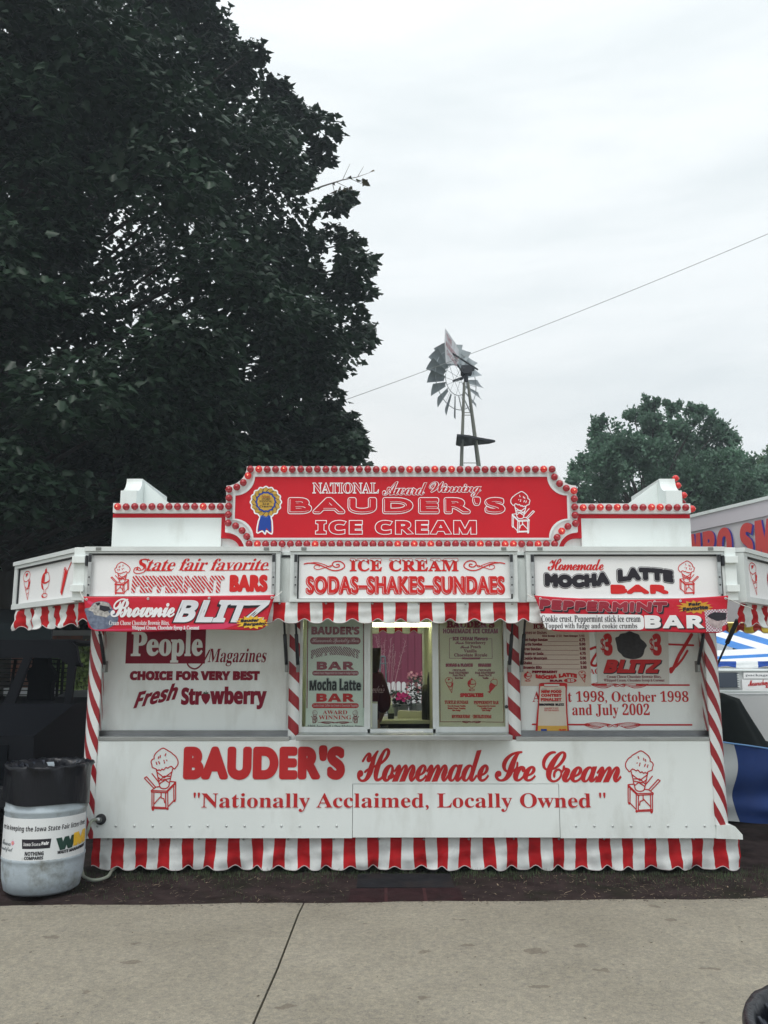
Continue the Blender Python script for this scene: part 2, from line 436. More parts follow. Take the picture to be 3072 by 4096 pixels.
def icon(kind, b, r):
    x0, x1, z0, z1 = b
    q = lambda pts: [(x0 + (x1 - x0) * u, z1 - (z1 - z0) * v) for u, v in pts]
    if kind == 'cone':
        return [('c', q([(.3,0),(.7,.03),(.85,.15),(.8,.27),(.9,.38),(.8,.52),(.6,.6),(.35,.55),(.2,.45),(.1,.3),(.02,.15)]), r), ('l', q([(.25,.5),(.72,1),(.85,.5)]), r), ('s', q([(.1,.3),(.4,.36),(.8,.27)]), r),
                ('l', q([(.4,.65),(.85,.6)]), r * .8), ('l', q([(.55,.8),(.8,.75)]), r * .8), ('f', q([(.7,.3),(.9,.4),(.8,.55),(.62,.6),(.7,.45)]), r), ('f', q([(.3,.08),(.6,.06),(.5,.14),(.34,.2)]), r)]
    if kind == 'sundae':
        return [('c', q([(.45,.16),(.75,.18),(.92,.32),(.95,.45),(.5,.5),(.08,.45),(.1,.3),(.25,.2)]), r), ('f', q([(.4,.16),(.2,.22),(.08,.35),(.08,.46),(.4,.48),(.42,.3)]), r), ('d', q([(.5,.13)]), (x1 - x0) * .12), ('s', q([(.5,.13),(.55,.05),(.5,0)]), r * .7),
                ('s', q([(.03,.46),(.5,.53),(.98,.46)]), r * 1.3), ('s', q([(.05,.5),(.15,.66),(.38,.74)]), r), ('s', q([(.96,.5),(.85,.66),(.62,.74)]), r), ('f', q([(.05,.5),(.2,.7),(.38,.74),(.26,.6),(.2,.52)]), r), ('l', q([(.42,.74),(.4,.88)]), r), ('l', q([(.58,.74),(.6,.88)]), r),
                ('c', q([(.5,.86),(.78,.9),(.78,.97),(.5,1),(.22,.97),(.22,.9)]), r), ('f', q([(.22,.9),(.22,.97),(.45,.99),(.35,.93)]), r)]
    return [('f', q([(.38,.22),(.68,.32),(.25,1),(.1,.9)]), r), ('l', q([(.3,.16),(.05,.88),(.22,1)]), r), ('l', q([(.36,.18),(.66,.32)]), r * 2), ('l', q([(.62,.3),(1,0)]), r * 1.8), ('s', q([(.3,.2),(.36,.12),(.6,.24),(.68,.3)]), r)]
WING = [('s', [(0,0),(.12,.25),(.3,.42),(.5,.45),(.72,.3),(.9,.1),(1,-.1)]), ('s', [(.02,-.02),(.2,.1),(.4,.15),(.7,.1),(1,-.1)]), ('s', [(.06,-.15),(.2,-.5),(.36,-.75),(.52,-.8)]), ('s', [(.1,-.12),(.28,-.35),(.45,-.5),(.6,-.55)]),
        ('s', [(.52,-.8),(.62,-.6),(.72,-.3),(.85,-.1)]), ('s', [(.15,-.05),(.35,-.2),(.55,-.28),(.7,-.25)]), ('s', [(1,-.1),(.96,-.4),(.86,-.5),(.82,-.3),(.9,-.2)])]
def wings(cx, z, hw, hh, r):
    out = []
    for sgn in (-1, 1):
        for k, pts in WING: out.append((k, [(cx + sgn * hw * (1 - p[0]), z + hh * p[1]) for p in pts], r))
    return out

# ================================================================== GROUND
YS, YW, YP, YF_, YM = 7.2, 7.3, 7.14, 6.65, 7.4      # skirt, recessed wall, lower panel, awning fascia, marquee
SOIL = mat('dark_soil', (.034, .024, .0235), .95, var=.45, scale=7, bump=1, bscale=40, spec=.05, dirt=(.018, .020, .012), dscale=2.2, dlo=.5, dhi=.7)
CONC = mat('worn_concrete', (.30, .272, .225), .85, var=.07, scale=14)
def conc_nodes(m):
    t = m.node_tree; b = t.nodes['Principled BSDF']; N = t.nodes; Lk = t.links
    co = N.new('ShaderNodeTexCoord')
    def noise(s, d=4, r=.6, st=(1, 1, 1)):
        mp = N.new('ShaderNodeMapping'); mp.inputs['Scale'].default_value = st; Lk.new(co.outputs['Object'], mp.inputs[0])
        n = N.new('ShaderNodeTexNoise'); n.inputs['Scale'].default_value = s; n.inputs['Detail'].default_value = d; n.inputs['Roughness'].default_value = r; Lk.new(mp.outputs[0], n.inputs['Vector']); return n.outputs[0]
    def ramp(src, a, b_, ca, cb):
        r = N.new('ShaderNodeValToRGB'); r.color_ramp.elements[0].position = a; r.color_ramp.elements[1].position = b_; r.color_ramp.elements[0].color = (*ca, 1); r.color_ramp.elements[1].color = (*cb, 1); Lk.new(src, r.inputs[0]); return r.outputs[0]
    def mix(f, a, b_, bt='MIX'):
        x = N.new('ShaderNodeMix'); x.data_type = 'RGBA'; x.blend_type = bt
        if isinstance(f, float): x.inputs[0].default_value = f
        else: Lk.new(f, x.inputs[0])
        Lk.new(a, x.inputs[6]); Lk.new(b_, x.inputs[7]); return x.outputs[2]
    base = ramp(noise(1.3, 7), .3, .7, (.255, .242, .198), (.330, .314, .260))
    grain = ramp(noise(150, 3, .8), .3, .7, (.72, .70, .68), (1.22, 1.2, 1.16))
    c = mix(1.0, base, grain, 'MULTIPLY')
    agg = ramp(noise(34, 6, .85), .36, .66, (.66, .66, .70), (1.24, 1.2, 1.14))
    c = mix(1.0, c, agg, 'MULTIPLY')
    vo = N.new('ShaderNodeTexVoronoi'); vo.inputs['Scale'].default_value = 3.1; vo.inputs['Randomness'].default_value = 1
    mp = N.new('ShaderNodeMapping'); mp.inputs['Scale'].default_value = (1, 1.7, 1); Lk.new(co.outputs['Object'], mp.inputs[0])
    ns = N.new('ShaderNodeTexNoise'); ns.inputs['Scale'].default_value = 16; Lk.new(co.outputs['Object'], ns.inputs['Vector'])
    ad = N.new('ShaderNodeMix'); ad.data_type = 'RGBA'; ad.blend_type = 'ADD'; ad.inputs[0].default_value = .16; Lk.new(mp.outputs[0], ad.inputs[6]); Lk.new(ns.outputs['Color'], ad.inputs[7])
    Lk.new(ad.outputs[2], vo.inputs['Vector'])
    # each cell has its own spot size, most none
    sepc = N.new('ShaderNodeSeparateColor'); Lk.new(vo.outputs['Color'], sepc.inputs[0])
    th = N.new('ShaderNodeMapRange'); th.inputs[1].default_value = .25; th.inputs[2].default_value = 1; th.inputs[3].default_value = 0; th.inputs[4].default_value = .23; Lk.new(sepc.outputs[0], th.inputs[0])
    sb = N.new('ShaderNodeMath'); sb.operation = 'SUBTRACT'; Lk.new(th.outputs[0], sb.inputs[0]); Lk.new(vo.outputs['Distance'], sb.inputs[1])
    f = N.new('ShaderNodeMapRange'); f.inputs[1].default_value = 0; f.inputs[2].default_value = .03; f.inputs[4].default_value = .5; Lk.new(sb.outputs[0], f.inputs[0])
    x = N.new('ShaderNodeMix'); x.data_type = 'RGBA'; Lk.new(f.outputs[0], x.inputs[0]); Lk.new(c, x.inputs[6]); x.inputs[7].default_value = (.09, .068, .05, 1)
    v2 = N.new('ShaderNodeTexVoronoi'); v2.inputs['Scale'].default_value = 13; Lk.new(ad.outputs[2], v2.inputs['Vector'])
    f2 = N.new('ShaderNodeMapRange'); f2.inputs[1].default_value = .14; f2.inputs[2].default_value = .06; f2.inputs[4].default_value = .55; Lk.new(v2.outputs['Distance'], f2.inputs[0])
    s2 = N.new('ShaderNodeSeparateColor'); Lk.new(v2.outputs['Color'], s2.inputs[0])
    g2 = N.new('ShaderNodeMath'); g2.operation = 'GREATER_THAN'; g2.inputs[1].default_value = .35; Lk.new(s2.outputs[1], g2.inputs[0])
    m2 = N.new('ShaderNodeMath'); m2.operation = 'MULTIPLY'; Lk.new(f2.outputs[0], m2.inputs[0]); Lk.new(g2.outputs[0], m2.inputs[1])
    y = N.new('ShaderNodeMix'); y.data_type = 'RGBA'; Lk.new(m2.outputs[0], y.inputs[0]); Lk.new(x.outputs[2], y.inputs[6]); y.inputs[7].default_value = (.06, .048, .04, 1)
    Lk.new(y.outputs[2], b.inputs['Base Color'])
    bp = N.new('ShaderNodeBump'); bp.inputs['Strength'].default_value = .5; bp.inputs['Distance'].default_value = .004; Lk.new(noise(170, 3, .8), bp.inputs['Height']); Lk.new(bp.outputs[0], b.inputs['Normal'])
conc_nodes(CONC)
mb = MB(); mb.quad((-600, -60, -.05), (600, -60, -.05), (600, 900, -.05), (-600, 900, -.05))
mb.build('ground', mat('grassy_ground', (.05, .062, .03), .95, var=.4, scale=.6, dirt=(.06, .05, .035), dscale=.3), kind='structure')
# soil strip between path and trailer, gently lumpy
def soilz(x, y): return -.012 + .012 * math.sin(x * 3.1 + 1) * math.sin(y * 4.3) + .006 * math.sin(x * 11 + y * 7) + .004 * math.sin(x * 23 - y * 17)
mb = MB(); mb.grid(lambda u, v: (-7 + 14 * u, 6.05 + 4.5 * v, soilz(-7 + 14 * u, 6.05 + 4.5 * v)), 220, 70)
mb.build('soil_strip', SOIL, smooth=True, kind='structure')
# concrete path: two slabs with a joint
def edgeY(x): return 6.27 + .035 * (x + .7) + .012 * math.sin(x * 5) + .006 * math.sin(x * 17)
path = bpy.data.objects.new('pavement', None); C.objects.link(path); path['kind'] = 'structure'; ORG['pavement'] = Vector()
j0 = G(1213, 3626); j1 = G(1018, 4096)
def slab(xa0, xa1, xb0, xb1):
    """left edge runs xa0 (far) .. xa1 (near), right edge xb0 .. xb1"""
    mb = MB(); n = 60; top = []
    def side(x0, x1, y): t = (6.25 - y) / (6.25 - j1.y); return x0 + (x1 - x0) * t
    ys = [None] + [6.0, 5, 4, 2.5, 0, -4, -12]
    rows = []
    for yy in ys:
        row = []
        for k in range(n + 1):
            if yy is None:
                x = xa0 + (xb0 - xa0) * k / n; y = edgeY(x)
            else:
                y = yy; wob = .006 * math.sin(yy * 9 + 1)
                a = side(xa0, xa1, y) + wob; b = side(xb0, xb1, y) + wob; x = a + (b - a) * k / n
            row.append(mb.v((x, y, .012)))
        rows.append(row)
    for a, b in zip(rows, rows[1:]):
        for k in range(n): mb.f((a[k], b[k], b[k + 1], a[k + 1]))
    for k in range(n):
        p, q = mb.V[rows[0][k]], mb.V[rows[0][k + 1]]
        mb.quad((q[0], q[1], -.08), (p[0], p[1], -.08), p, q)
    for s in (0, n):
        for a, b in zip(rows, rows[1:]):
            p, q = mb.V[a[s]], mb.V[b[s]]
            mb.quad(p, q, (q[0], q[1], -.08), (p[0], p[1], -.08))
    o = mb.build('concrete_slab', CONC, path)
slab(-9, -9, j0.x - .006, j1.x - .006); slab(j0.x + .006, j1.x + .006, 9, 9)
mb = MB(); mb.quad((-9, -12, -.02), (9, -12, -.02), (9, 6.25, -.02), (-9, 6.25, -.02)); mb.build('joint_fill', mat('dark_joint_grit', (.05, .045, .038), .9), path)

# ================================================================== TRAILER
XL, XR = -2.45, 2.775; YB = 9.4
tr = empty('food_trailer', (.16, 8.3, 0), 'white ice cream trailer with red striped corner posts, bulb-lit marquee and serving window', 'food trailer')
T = tr
ZC = 1.02
# --- shell
INT = mat('interior_wall', (.62, .64, .50), .5, var=.04)
box('floor', mat('trailer_floor', (.1, .1, .1), .6), T, XL + .05, XR - .05, YW + .05, YB - .02, .18, .26)
box('roof', WHITE, T, XL, XR, YW + .12, YB, 2.44, 2.50)
xw0, xw1 = bx(1196, 2500, 2031, 2936, YW)[:2]
bz0, bz1 = W(1600, 2872, 9.35).z, W(1600, 2485, 9.35).z
bo0, bo1 = W(1440, 2700, 9.35).x, W(1697, 2700, 9.35).x
for x0, x1, z0, z1 in ((XL, bo0, .3, 2.44), (bo1, XR, .3, 2.44), (bo0, bo1, .3, bz0), (bo0, bo1, bz1, 2.44)):
    box('back_wall', INT, T, x0, x1, YB - .06, YB, z0, z1)
for x in (XL, XR - .05): box('side_wall', WHITE, T, x, x + .05, YS + .08, YB - .06, .26, 2.44)
box('front_wall', WHITE, T, XL + .05, xw0, YW, YW + .05, ZC + .0, 2.47)
box('front_wall', WHITE, T, xw1, XR - .05, YW, YW + .05, ZC + .0, 2.47)
box('front_wall', WHITE, T, xw0, xw1, YW, YW + .05, .3, ZC + .02)
box('front_wall', WHITE, T, xw0, xw1, YW, YW + .05, 2.12, 2.47)
box('ceiling', INT, T, XL + .05, XR - .05, YW + .12, YB - .06, 2.38, 2.435)
box('partition', INT, T, W(1730, 2700, 8.2).x, W(1730, 2700, 8.2).x + .03, 8.2, YB - .06, .26, 2.38)
# --- lower front panel with base flare and hatch
fp = MB()
fx0, fx1 = -2.308, 2.635
lp = [(fx0, .262), (XL + .02, .262)]
panel = [(fx0, .265), (fx1 + .02, .265), (fx1 + .02, ZC), (fx0, ZC)]
hx0, hx1, hz0, hz1 = bx(1411, 3137, 2237, 3352, YP)
hz0 = .27
for x0, x1, z0, z1 in ((fx0, hx0 - .004, .265, ZC), (hx1 + .004, fx1, .265, ZC), (hx0 - .004, hx1 + .004, hz1 + .004, ZC)):
    fp.box(x0, x1, YP, YP + .05, z0, z1)
FPO = fp.build('front_panel', WHITE, T)
box('hatch', WHITE, T, hx0, hx1, YP - .003, YP + .05, hz0, hz1, .002)
box('seam_strip', WHITE, T, W(1170, 3100, YP).x - .03, W(1170, 3100, YP).x + .03, YP - .0015, YP, hz1 + .02, ZC - .005)
fl = MB(); q = [(2.63, .265)] + pS([(2969, 3357), (2968, 3338), (2938, 3305), (2922, 3299), (2889, 3300)], YP) + [(2.64, pS([(2889, 3300)], YP)[0][1])]
fl.prism(q, plane(YP - .001), -.09, .012); fl.build('base_flare', WHITE, T)
for k in range(34):
    sx = 390 + 73.6 * k
    if 1400 < sx < 2250: continue
    p = W(sx, 3304, YP)
    if p.x < fx1 + .05:
        if k == 0:
            r0 = MB().lathe([(.011, 0), (.010, .003), (.006, .006), (0.0005, .007)], (p.x, YP - .0, p.z), 8, axis='y').build('rivet', TRIM, T, True)
            RV = (r0, p)
        else:
            c = RV[0].copy(); C.objects.link(c); c.parent = T; c.location = (p.x - RV[1].x, 0, 0)
# --- print on the lower panel
PP = plane(YP)
text(FPO, "BAUDER'S", bx(734, 2981, 1380, 3119, YP), PP, 'reg', REDP, fat=.0225, rnd=True, space=1.16, lift=.005, res=10)
text(FPO, 'Homemade', bx(1428, 2992, 1955, 3128, YP), PP, 'script', REDP, fat=.004, space=.80, shear=-.02)
text(FPO, 'Ice', bx(1978, 3004, 2142, 3126, YP), PP, 'script', REDP, fat=.004, space=.82)
text(FPO, 'Cream', bx(2168, 3004, 2484, 3130, YP), PP, 'script', REDP, fat=.004, space=.80)
cvq = cv(440, 2950, .4822)
text(FPO, '"Nationally Acclaimed, Locally Owned "', bx(774, 3170, 2422, 3247, YP), PP, 'serif', REDP, lift=.006)
c4 = cv(440, 2950, .4822)
cone_cart(FPO, bx(*c4(335, 85, 560, 608), YP), PP, REDP, .0042)
c6 = cv(1950, 2400, .6763)
cone_cart(FPO, bx(*c6(820, 890, 985, 1262), YP), PP, REDP, .0042, True)
# --- sill rails
for a, b in ((409, 1150), (2078, 2832)):
    x0, x1, z0, z1 = bx(a, 2923, b, 2943, YW - .02)
    box('sill_rail', mat('shadowed_steel', (.22, .23, .24), .4, metal=.7, var=.2, scale=4), T, x0 - .02, x1 + .02, YW - .05, YW - .002, z0, z1)  # rear rail: darker copy of the steel, shadow put into its colour
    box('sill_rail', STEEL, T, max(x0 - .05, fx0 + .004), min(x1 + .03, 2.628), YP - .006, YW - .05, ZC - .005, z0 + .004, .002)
# --- recessed wall print
PW = plane(YW)
wp = MB(); x0, x1, z0, z1 = bx(412, 2500, 1148, 2922, YW); wp.box(-2.335, x1, YW - .006, YW - .0, 1.085, 2.3); WPL = wp.build('wall_panel', WHITE, T)
wp = MB(); x0, x1, z0, z1 = bx(2080, 2500, 2830, 2922, YW); wp.box(x0, 2.647, YW - .006, YW - .0, 1.085, 2.3); WPR = wp.build('wall_panel', WHITE, T)
PWL = plane(YW - .006)
c4b = cv(0, 2500, .7233)
b = bx(*c4b(700, -10, 1138, 213), YW); mbx = MB(); mbx.flat([(b[0], b[2]), (b[1], b[2]), (b[1], b[3]), (b[0], b[3])], PWL, .0015); mbx.build('print_block', MAROON, WPL)
for s_, u0, u1, y0, y1 in (('P', 728, 815, 38, 172), ('e', 812, 880, 78, 172), ('o', 880, 950, 78, 172), ('p', 945, 1020, 78, 208), ('l', 1024, 1060, 22, 172), ('e', 1062, 1122, 78, 172)):
    text(WPL, s_, bx(*c4b(u0, y0, u1, y1), YW), PWL, 'serif', WHITE, fat=.006, lift=.0045)
text(WPL, 'Magazines', bx(*c4b(1150, 130, 1475, 228), YW), PWL, 'serifbi', MAROON)
draw(WPL, [('s', pS([(1160,140),(1125,205),(1090,240),(1060,238),(1040,220),(1040,200),(1055,195),(1070,205)], YW, c4b), .006)], PWL, MAROON, 'swirl')
text(WPL, 'CHOICE FOR VERY BEST', bx(*c4b(720, 254, 1437, 306), YW), PWL, 'sans', MAROON, fat=.006)
text(WPL, 'Fresh', bx(*c4b(742, 318, 985, 462), YW), PWL, 'sansi', MAROON, fat=.004, shear=.25, warp=lambda u, v: (u, v * .62 + .38 * u))
text(WPL, 'Str', bx(*c4b(1003, 345, 1117, 442), YW), PWL, 'sans', MAROON, fat=.006)
text(WPL, 'wberry', bx(*c4b(1163, 340, 1475, 466), YW), PWL, 'sans', MAROON, fat=.006, warp=None)
draw(WPL, [('F', pS([(1139,440),(1122,420),(1114,398),(1118,382),(1130,376),(1139,380),(1150,376),(1162,384),(1164,400),(1155,422)], YW, c4b), 0)], PWL, MAROON, 'strawberry_drawing', .004)
draw(WPL, [('F', pS([(1139,382),(1124,377),(1130,368),(1138,374),(1141,360),(1144,374),(1154,369),(1152,379)], YW, c4b), 0)], PWL, mat('green_print', (.02, .08, .04), .5), 'strawberry_drawing', .0045)
# right panel
text(WPR, 'August 1998, October 1998', bx(*c6(265, 538, 1187, 620), YW), PWL, 'serif', REDP)
text(WPR, 'and July 2002', bx(*c6(500, 612, 957, 700), YW), PWL, 'serif', REDP)
draw(WPR, [('l', pS([(1205,205),(1130,330),(1100,400),(1083,425)], YW, c6), .014), ('s', pS([(1083,425),(1080,405),(1110,395),(1150,350),(1180,300)], YW, c6), .009), ('l', pS([(1065,262),(1215,268)], YW, c6), .008),
           ('s', pS([(608,290),(640,280),(655,300),(625,345),(612,380),(640,388),(655,360)], YW, c6), .010)], PWL, REDP, 'lettering')
text(WPR, 'AG', bx(*c6(602, 405, 665, 438), YW), PWL, 'serif', REDP)
lw = [('l', pS([(620,500),(700,502)], YW, c6), .006), ('l', pS([(880,503),(1190,503)], YW, c6), .0065), ('l', pS([(265,735),(600,737)], YW, c6), .0065), ('l', pS([(880,738),(1205,738)], YW, c6), .0065)]
p = pS([(737, 737)], YW, c6)[0]; lw += wings(p[0], p[1], .245, .035, .0024)
p = pS([(780, 500)], YW, c6)[0]; lw += wings(p[0], p[1], .245, .035, .0024)
draw(WPR, lw, PWL, REDP, 'ornament')
# --- striped posts
def stripe_mat(name, period, slope):
    m = bpy.data.materials.new(name); m.use_nodes = True; t = m.node_tree; b = t.nodes['Principled BSDF']; b.inputs['Roughness'].default_value = .4
    uvn = t.nodes.new('ShaderNodeUVMap'); s = t.nodes.new('ShaderNodeSeparateXYZ'); t.links.new(uvn.outputs[0], s.inputs[0])
    a = t.nodes.new('ShaderNodeMath'); a.operation = 'MULTIPLY_ADD'; a.inputs[1].default_value = slope; t.links.new(s.outputs[0], a.inputs[0]); t.links.new(s.outputs[1], a.inputs[2])
    d = t.nodes.new('ShaderNodeMath'); d.operation = 'DIVIDE'; d.inputs[1].default_value = period; t.links.new(a.outputs[0], d.inputs[0])
    f = t.nodes.new('ShaderNodeMath'); f.operation = 'FRACT'; t.links.new(d.outputs[0], f.inputs[0])
    g = t.nodes.new('ShaderNodeMath'); g.operation = 'GREATER_THAN'; g.inputs[1].default_value = .52; t.links.new(f.outputs[0], g.inputs[0])
    x = t.nodes.new('ShaderNodeMix'); x.data_type = 'RGBA'; x.inputs[6].default_value = (.76, .79, .78, 1); x.inputs[7].default_value = (.32, .011, .018, 1)
    t.links.new(g.outputs[0], x.inputs[0]); t.links.new(x.outputs[2], b.inputs['Base Color']); return m
def post(name, prof, z0, z1, slope, phase=0, period=.192, par=T):
    """prof: plan outline from left to right (x, y); stripes wind round it"""
    mb = MB(); s = 0; S = [0]
    for a, b in zip(prof, prof[1:]): s += math.hypot(b[0] - a[0], b[1] - a[1]); S.append(s)
    uv = []
    for (x, y), ss in zip(prof, S):
        mb.V += [(x, y, z0), (x, y, z1)]; uv += [(ss, z0 + phase), (ss, z1 + phase)]
    for k in range(len(prof) - 1): mb.f((2 * k, 2 * k + 2, 2 * k + 3, 2 * k + 1))
    return mb.build(name, stripe_mat(name + '_stripes', period, slope), par, True, uv=uv)
R_ = .13
arcL = [(XL, YB - .1), (XL, YP - .01 + R_ + .1)] + [(XL + R_ - R_ * math.cos(t * PI / 12), YP - .01 + R_ - R_ * math.sin(t * PI / 12)) for t in range(0, 7)]
arcR = [(2.63 + .0, YP - .01)] + [(XR - R_ + R_ * math.sin(t * PI / 12), YP - .01 + R_ - R_ * math.cos(t * PI / 12)) for t in range(0, 7)] + [(XR, YP + .3)]
pl_ = [q for q in arcL] + [(fx0 - .001, YP - .01), (fx0 - .001, YP + .012)]
ZFL = pS([(2889, 3300)], YP)[0][1]
post('corner_post', pl_[1:], .262, 2.44, 1.9, .02, .235)
post('corner_post', [(2.632, YP + .012)] + arcR, ZFL, 2.44, 1.8, .115, .235)
# jamb plates beside the recess carry the stripes round
post('jamb', [(fx0 + .001, YP + .011), (-2.335, YW - .007)], 1.09, 2.4, 1.25, .10)
post('jamb', [(2.647, YW - .007), (2.631, YP + .011)], 1.09, 2.4, 1.25, .06)
mp0, mp1 = bx(1154, 2600, 1196, 2930, 7.22)[:2]
post('window_post', [(mp0, YW - .02), (mp0 + .001, 7.22), (mp1, 7.22), (mp1 + .001, YW - .02)], ZC - .02, 2.4, .95, .05, .22)
mq0, mq1 = bx(2032, 2600, 2080, 2930, 7.22)[:2]
post('window_post', [(mq0, YW - .02), (mq0 + .001, 7.22), (mq1, 7.22), (mq1 + .001, YW - .02)], ZC - .02, 2.4, .95, .12, .22)
# --- socket and hose inlet
p = W(404, 3277, YP)
MB().lathe([(.042, 0), (.042, .012), (.036, .018), (.030, .02), (.012, .03), (.012, .045), (.0005, .046)], (p.x, YP, p.z), 20, axis='y').build('hose_inlet', RUBBER, T, True)
hs = empty('water_hose', (p.x, YP - .05, 0), 'pale green water hose looping from the inlet at the trailer corner down to the soil', 'hose')
pts = [Vector((p.x, YP - .03, p.z)), Vector((p.x - .05, YP - .07, p.z + .0))] + [W(a, b, YP - .12) for a, b in ((352, 3320), (330, 3380), (324, 3440), (330, 3490))] + [Vector((W(350, 3530, 7.0).x, 6.93, .022)), Vector((W(385, 3547, 6.9).x, 6.86, .018)), Vector((W(420, 3520, 6.9).x, 6.95, .02)), Vector((W(440, 3490, 7.1).x, 7.15, .02)), Vector((W(442, 3470, 7.1).x, 7.3, .02))]
cps = []
for k in range(len(pts) - 1):
    a, b, c, d = pts[max(k - 1, 0)], pts[k], pts[k + 1], pts[min(k + 2, len(pts) - 1)]
    for j in range(6):
        t = j / 6; cps.append(.5 * (2 * b + (c - a) * t + (2 * a - 5 * b + 4 * c - d) * t * t + (-a + 3 * b - 3 * c + d) * t ** 3))
HOSE = mat('pale_hose_rubber', (.30, .33, .27), .5, var=.1)
MB().tube(cps, .0125, 8).build('hose_tube', HOSE, hs, True)
MB().tube([pts[0] + Vector((.004, .01, 0)), pts[0] + Vector((-.02, -.02, 0))], .02, 10).build('coupling', STEEL, hs, True)

# --- awning flaps: fascia signs
def fascia(P0, P1, z0, z1, ins, name='awning_fascia'):
    """P0,P1 plan points left->right seen from outside; ins = left,right,bottom,top inset of the sign face"""
    P0 = Vector((*P0, 0)); P1 = Vector((*P1, 0)); ex = (P1 - P0); Ln = ex.length; ex.normalize(); n = Vector((ex.y, -ex.x, 0))
    t3 = lambda x, z, l=0.0: tuple(P0 + ex * x + n * l + Vector((0, 0, z)))
    mb = MB(); th = .07
    def bar(x0, x1, za, zb, l0, l1, mm=0): mb.obox(t3(x0, za, l0), ex * (x1 - x0), n * (l1 - l0), Vector((0, 0, zb - za)), mm)
    l, r, bt, tp = ins
    bar(0, Ln, z1 - .035, z1, -.10, .012)                       # cap
    bar(.012, Ln - .012, z1 - tp + .012, z1 - .037, -.07, .0)
    bar(.004, l - .010, z0 + .002, z1 - .038, -.07, -.003)
    bar(Ln - r + .010, Ln - .004, z0 + .002, z1 - .038, -.07, -.003)
    bar(.0, Ln, z0, z0 + bt - .006, -.07, .003)
    fr = mb.build(name, TRIMW, T)
    g = MB()
    def gb(x0, x1, za, zb): g.obox(t3(x0, za, -.05), ex * (x1 - x0), n * .035, Vector((0, 0, zb - za)))
    gb(l - .012, Ln - r + .012, z1 - tp, z1 - tp + .014); gb(l - .014, l, z0 + bt, z1 - tp); gb(Ln - r, Ln - r + .014, z0 + bt, z1 - tp)
    g.build('gasket', DARKGAP, fr)
    s = MB(); s.obox(t3(l, z0 + bt, -.06), ex * (Ln - l - r), n * .03, Vector((0, 0, z1 - tp - z0 - bt)))
    so_ = s.build('sign_face', WHITEB, T)
    return fr, so_, (lambda x, z, q=0.0: t3(x, z, -.03 + q)), Ln
TRIMW = mat('white_awning_frame', (.66, .70, .69), .4, var=.05, scale=5, dirt=(.42, .44, .42), dscale=3, dlo=.6, dhi=.9)
ZF0, ZF1 = W(1000, 2407, YF_).z, W(1000, 2187, YF_).z
def fpl(Y, lf=0.0): return plane(Y + lf)
faces = []
for sx0, sx1, i0, i1, t_, b_ in ((334, 1121, 355, 1097, 2219, 2383), (1158, 2073, 1194, 2045, 2224, 2393), (2105, 2903, 2140, 2886, 2223, 2392)):
    x0, x1 = W(sx0, 2300, YF_).x, W(sx1, 2300, YF_).x
    fr, fc, t3, Ln = fascia((x0, YF_), (x1, YF_), ZF0, ZF1, (W(i0, 2300, YF_).x - x0, x1 - W(i1, 2300, YF_).x, W(1000, b_, YF_).z - ZF0, ZF1 - W(1000, t_, YF_).z))
    faces.append((fr, fc))
    # hinge strips with bolts at both ends
    for q in ((x0 + .035, 1), (x1 - .065, 1)):
        h = MB().box(q[0], q[0] + .026, YF_ - .012, YF_ - .0035, ZF0 + .06, ZF1 - .06); ho = h.build('latch_strip', STEEL, fr)
        kb = MB()
        for zz in (ZF0 + .13, ZF0 + .19): kb.lathe([(.007, 0), (.006, .004), (.001, .006)], (q[0] + .013, YF_ - .012, zz), 8, axis='y')
        kb.build('bolt', BLACK, fr, True, kind='stuff')
        MB().box(q[0] + .002, q[0] + .024, YF_ - .016, YF_ - .012, ZF1 - .12, ZF1 - .062).build('latch_block', BLACK, fr)
    for q in (x0 + .09, x1 - .13):
        MB().box(q, q + .04, YF_ - .018, YF_ - .0125, ZF1 - .028, ZF1 - .006).build('cap_bracket', mat('bracket_grey', (.2, .21, .2), .5), fr)
    # soffit flap
    box('awning_soffit', WHITE, T, x0 + .01, x1 - .01, YF_ + .08, YW - .01, ZF0 + .055, ZF0 + .08)
for a, b in ((1121, 1158), (2073, 2105)):
    x0, x1 = W(a, 2300, YF_).x, W(b, 2300, YF_).x
    box('awning_post', WHITE, T, x0 - .02, x1 + .02, YF_ + .09, YF_ + .14, ZF0 + .0, ZF1 - .06)
    box('awning_post_cap', DARKGAP, T, x0 - .002, x1 + .002, YF_ + .083, YF_ + .089, ZF1 - .075, ZF1 - .055)
box('awning_top', WHITE, T, W(334, 2200, YF_).x + .02, W(2903, 2200, YF_).x - .02, YF_ + .105, YM + .12, ZF1 - .055, ZF1 - .03)
SL = fpl(YF_ - 0, .03)
SF = plane(YF_ + .03)
L0, M0, R0 = faces[0][1], faces[1][1], faces[2][1]
z1c = cv(0, 1800, .6631); z2c = cv(850, 1800, .6631); z3c = cv(1900, 1800, .7065); zq = cv(2050, 2060, .5425)
YT = YF_ + .03
cone_cart(L0, bx(*z1c(690, 675, 783, 872), YT), SF, REDB, .0028)
text(L0, 'State fair favorite', bx(*z1c(820, 655, 1620, 728), YT), SF, 'serifbi', REDB, shear=.15, space=.95)
draw(L0, [('l', pS([a, b], YT, z1c), .003) for a, b in (((872, 728), (1035, 728)), ((1100, 727), (1235, 727)), ((1300, 726), (1620, 722)))] + [('s', pS([(905,665),(850,662),(845,690),(880,705),(870,735),(830,745),(808,735),(815,712),(840,710),(850,725)], YT, z1c), .0035)], SF, REDB, 'underline')
STRIPE = bpy.data.materials.new('candy_stripe_print'); STRIPE.use_nodes = True
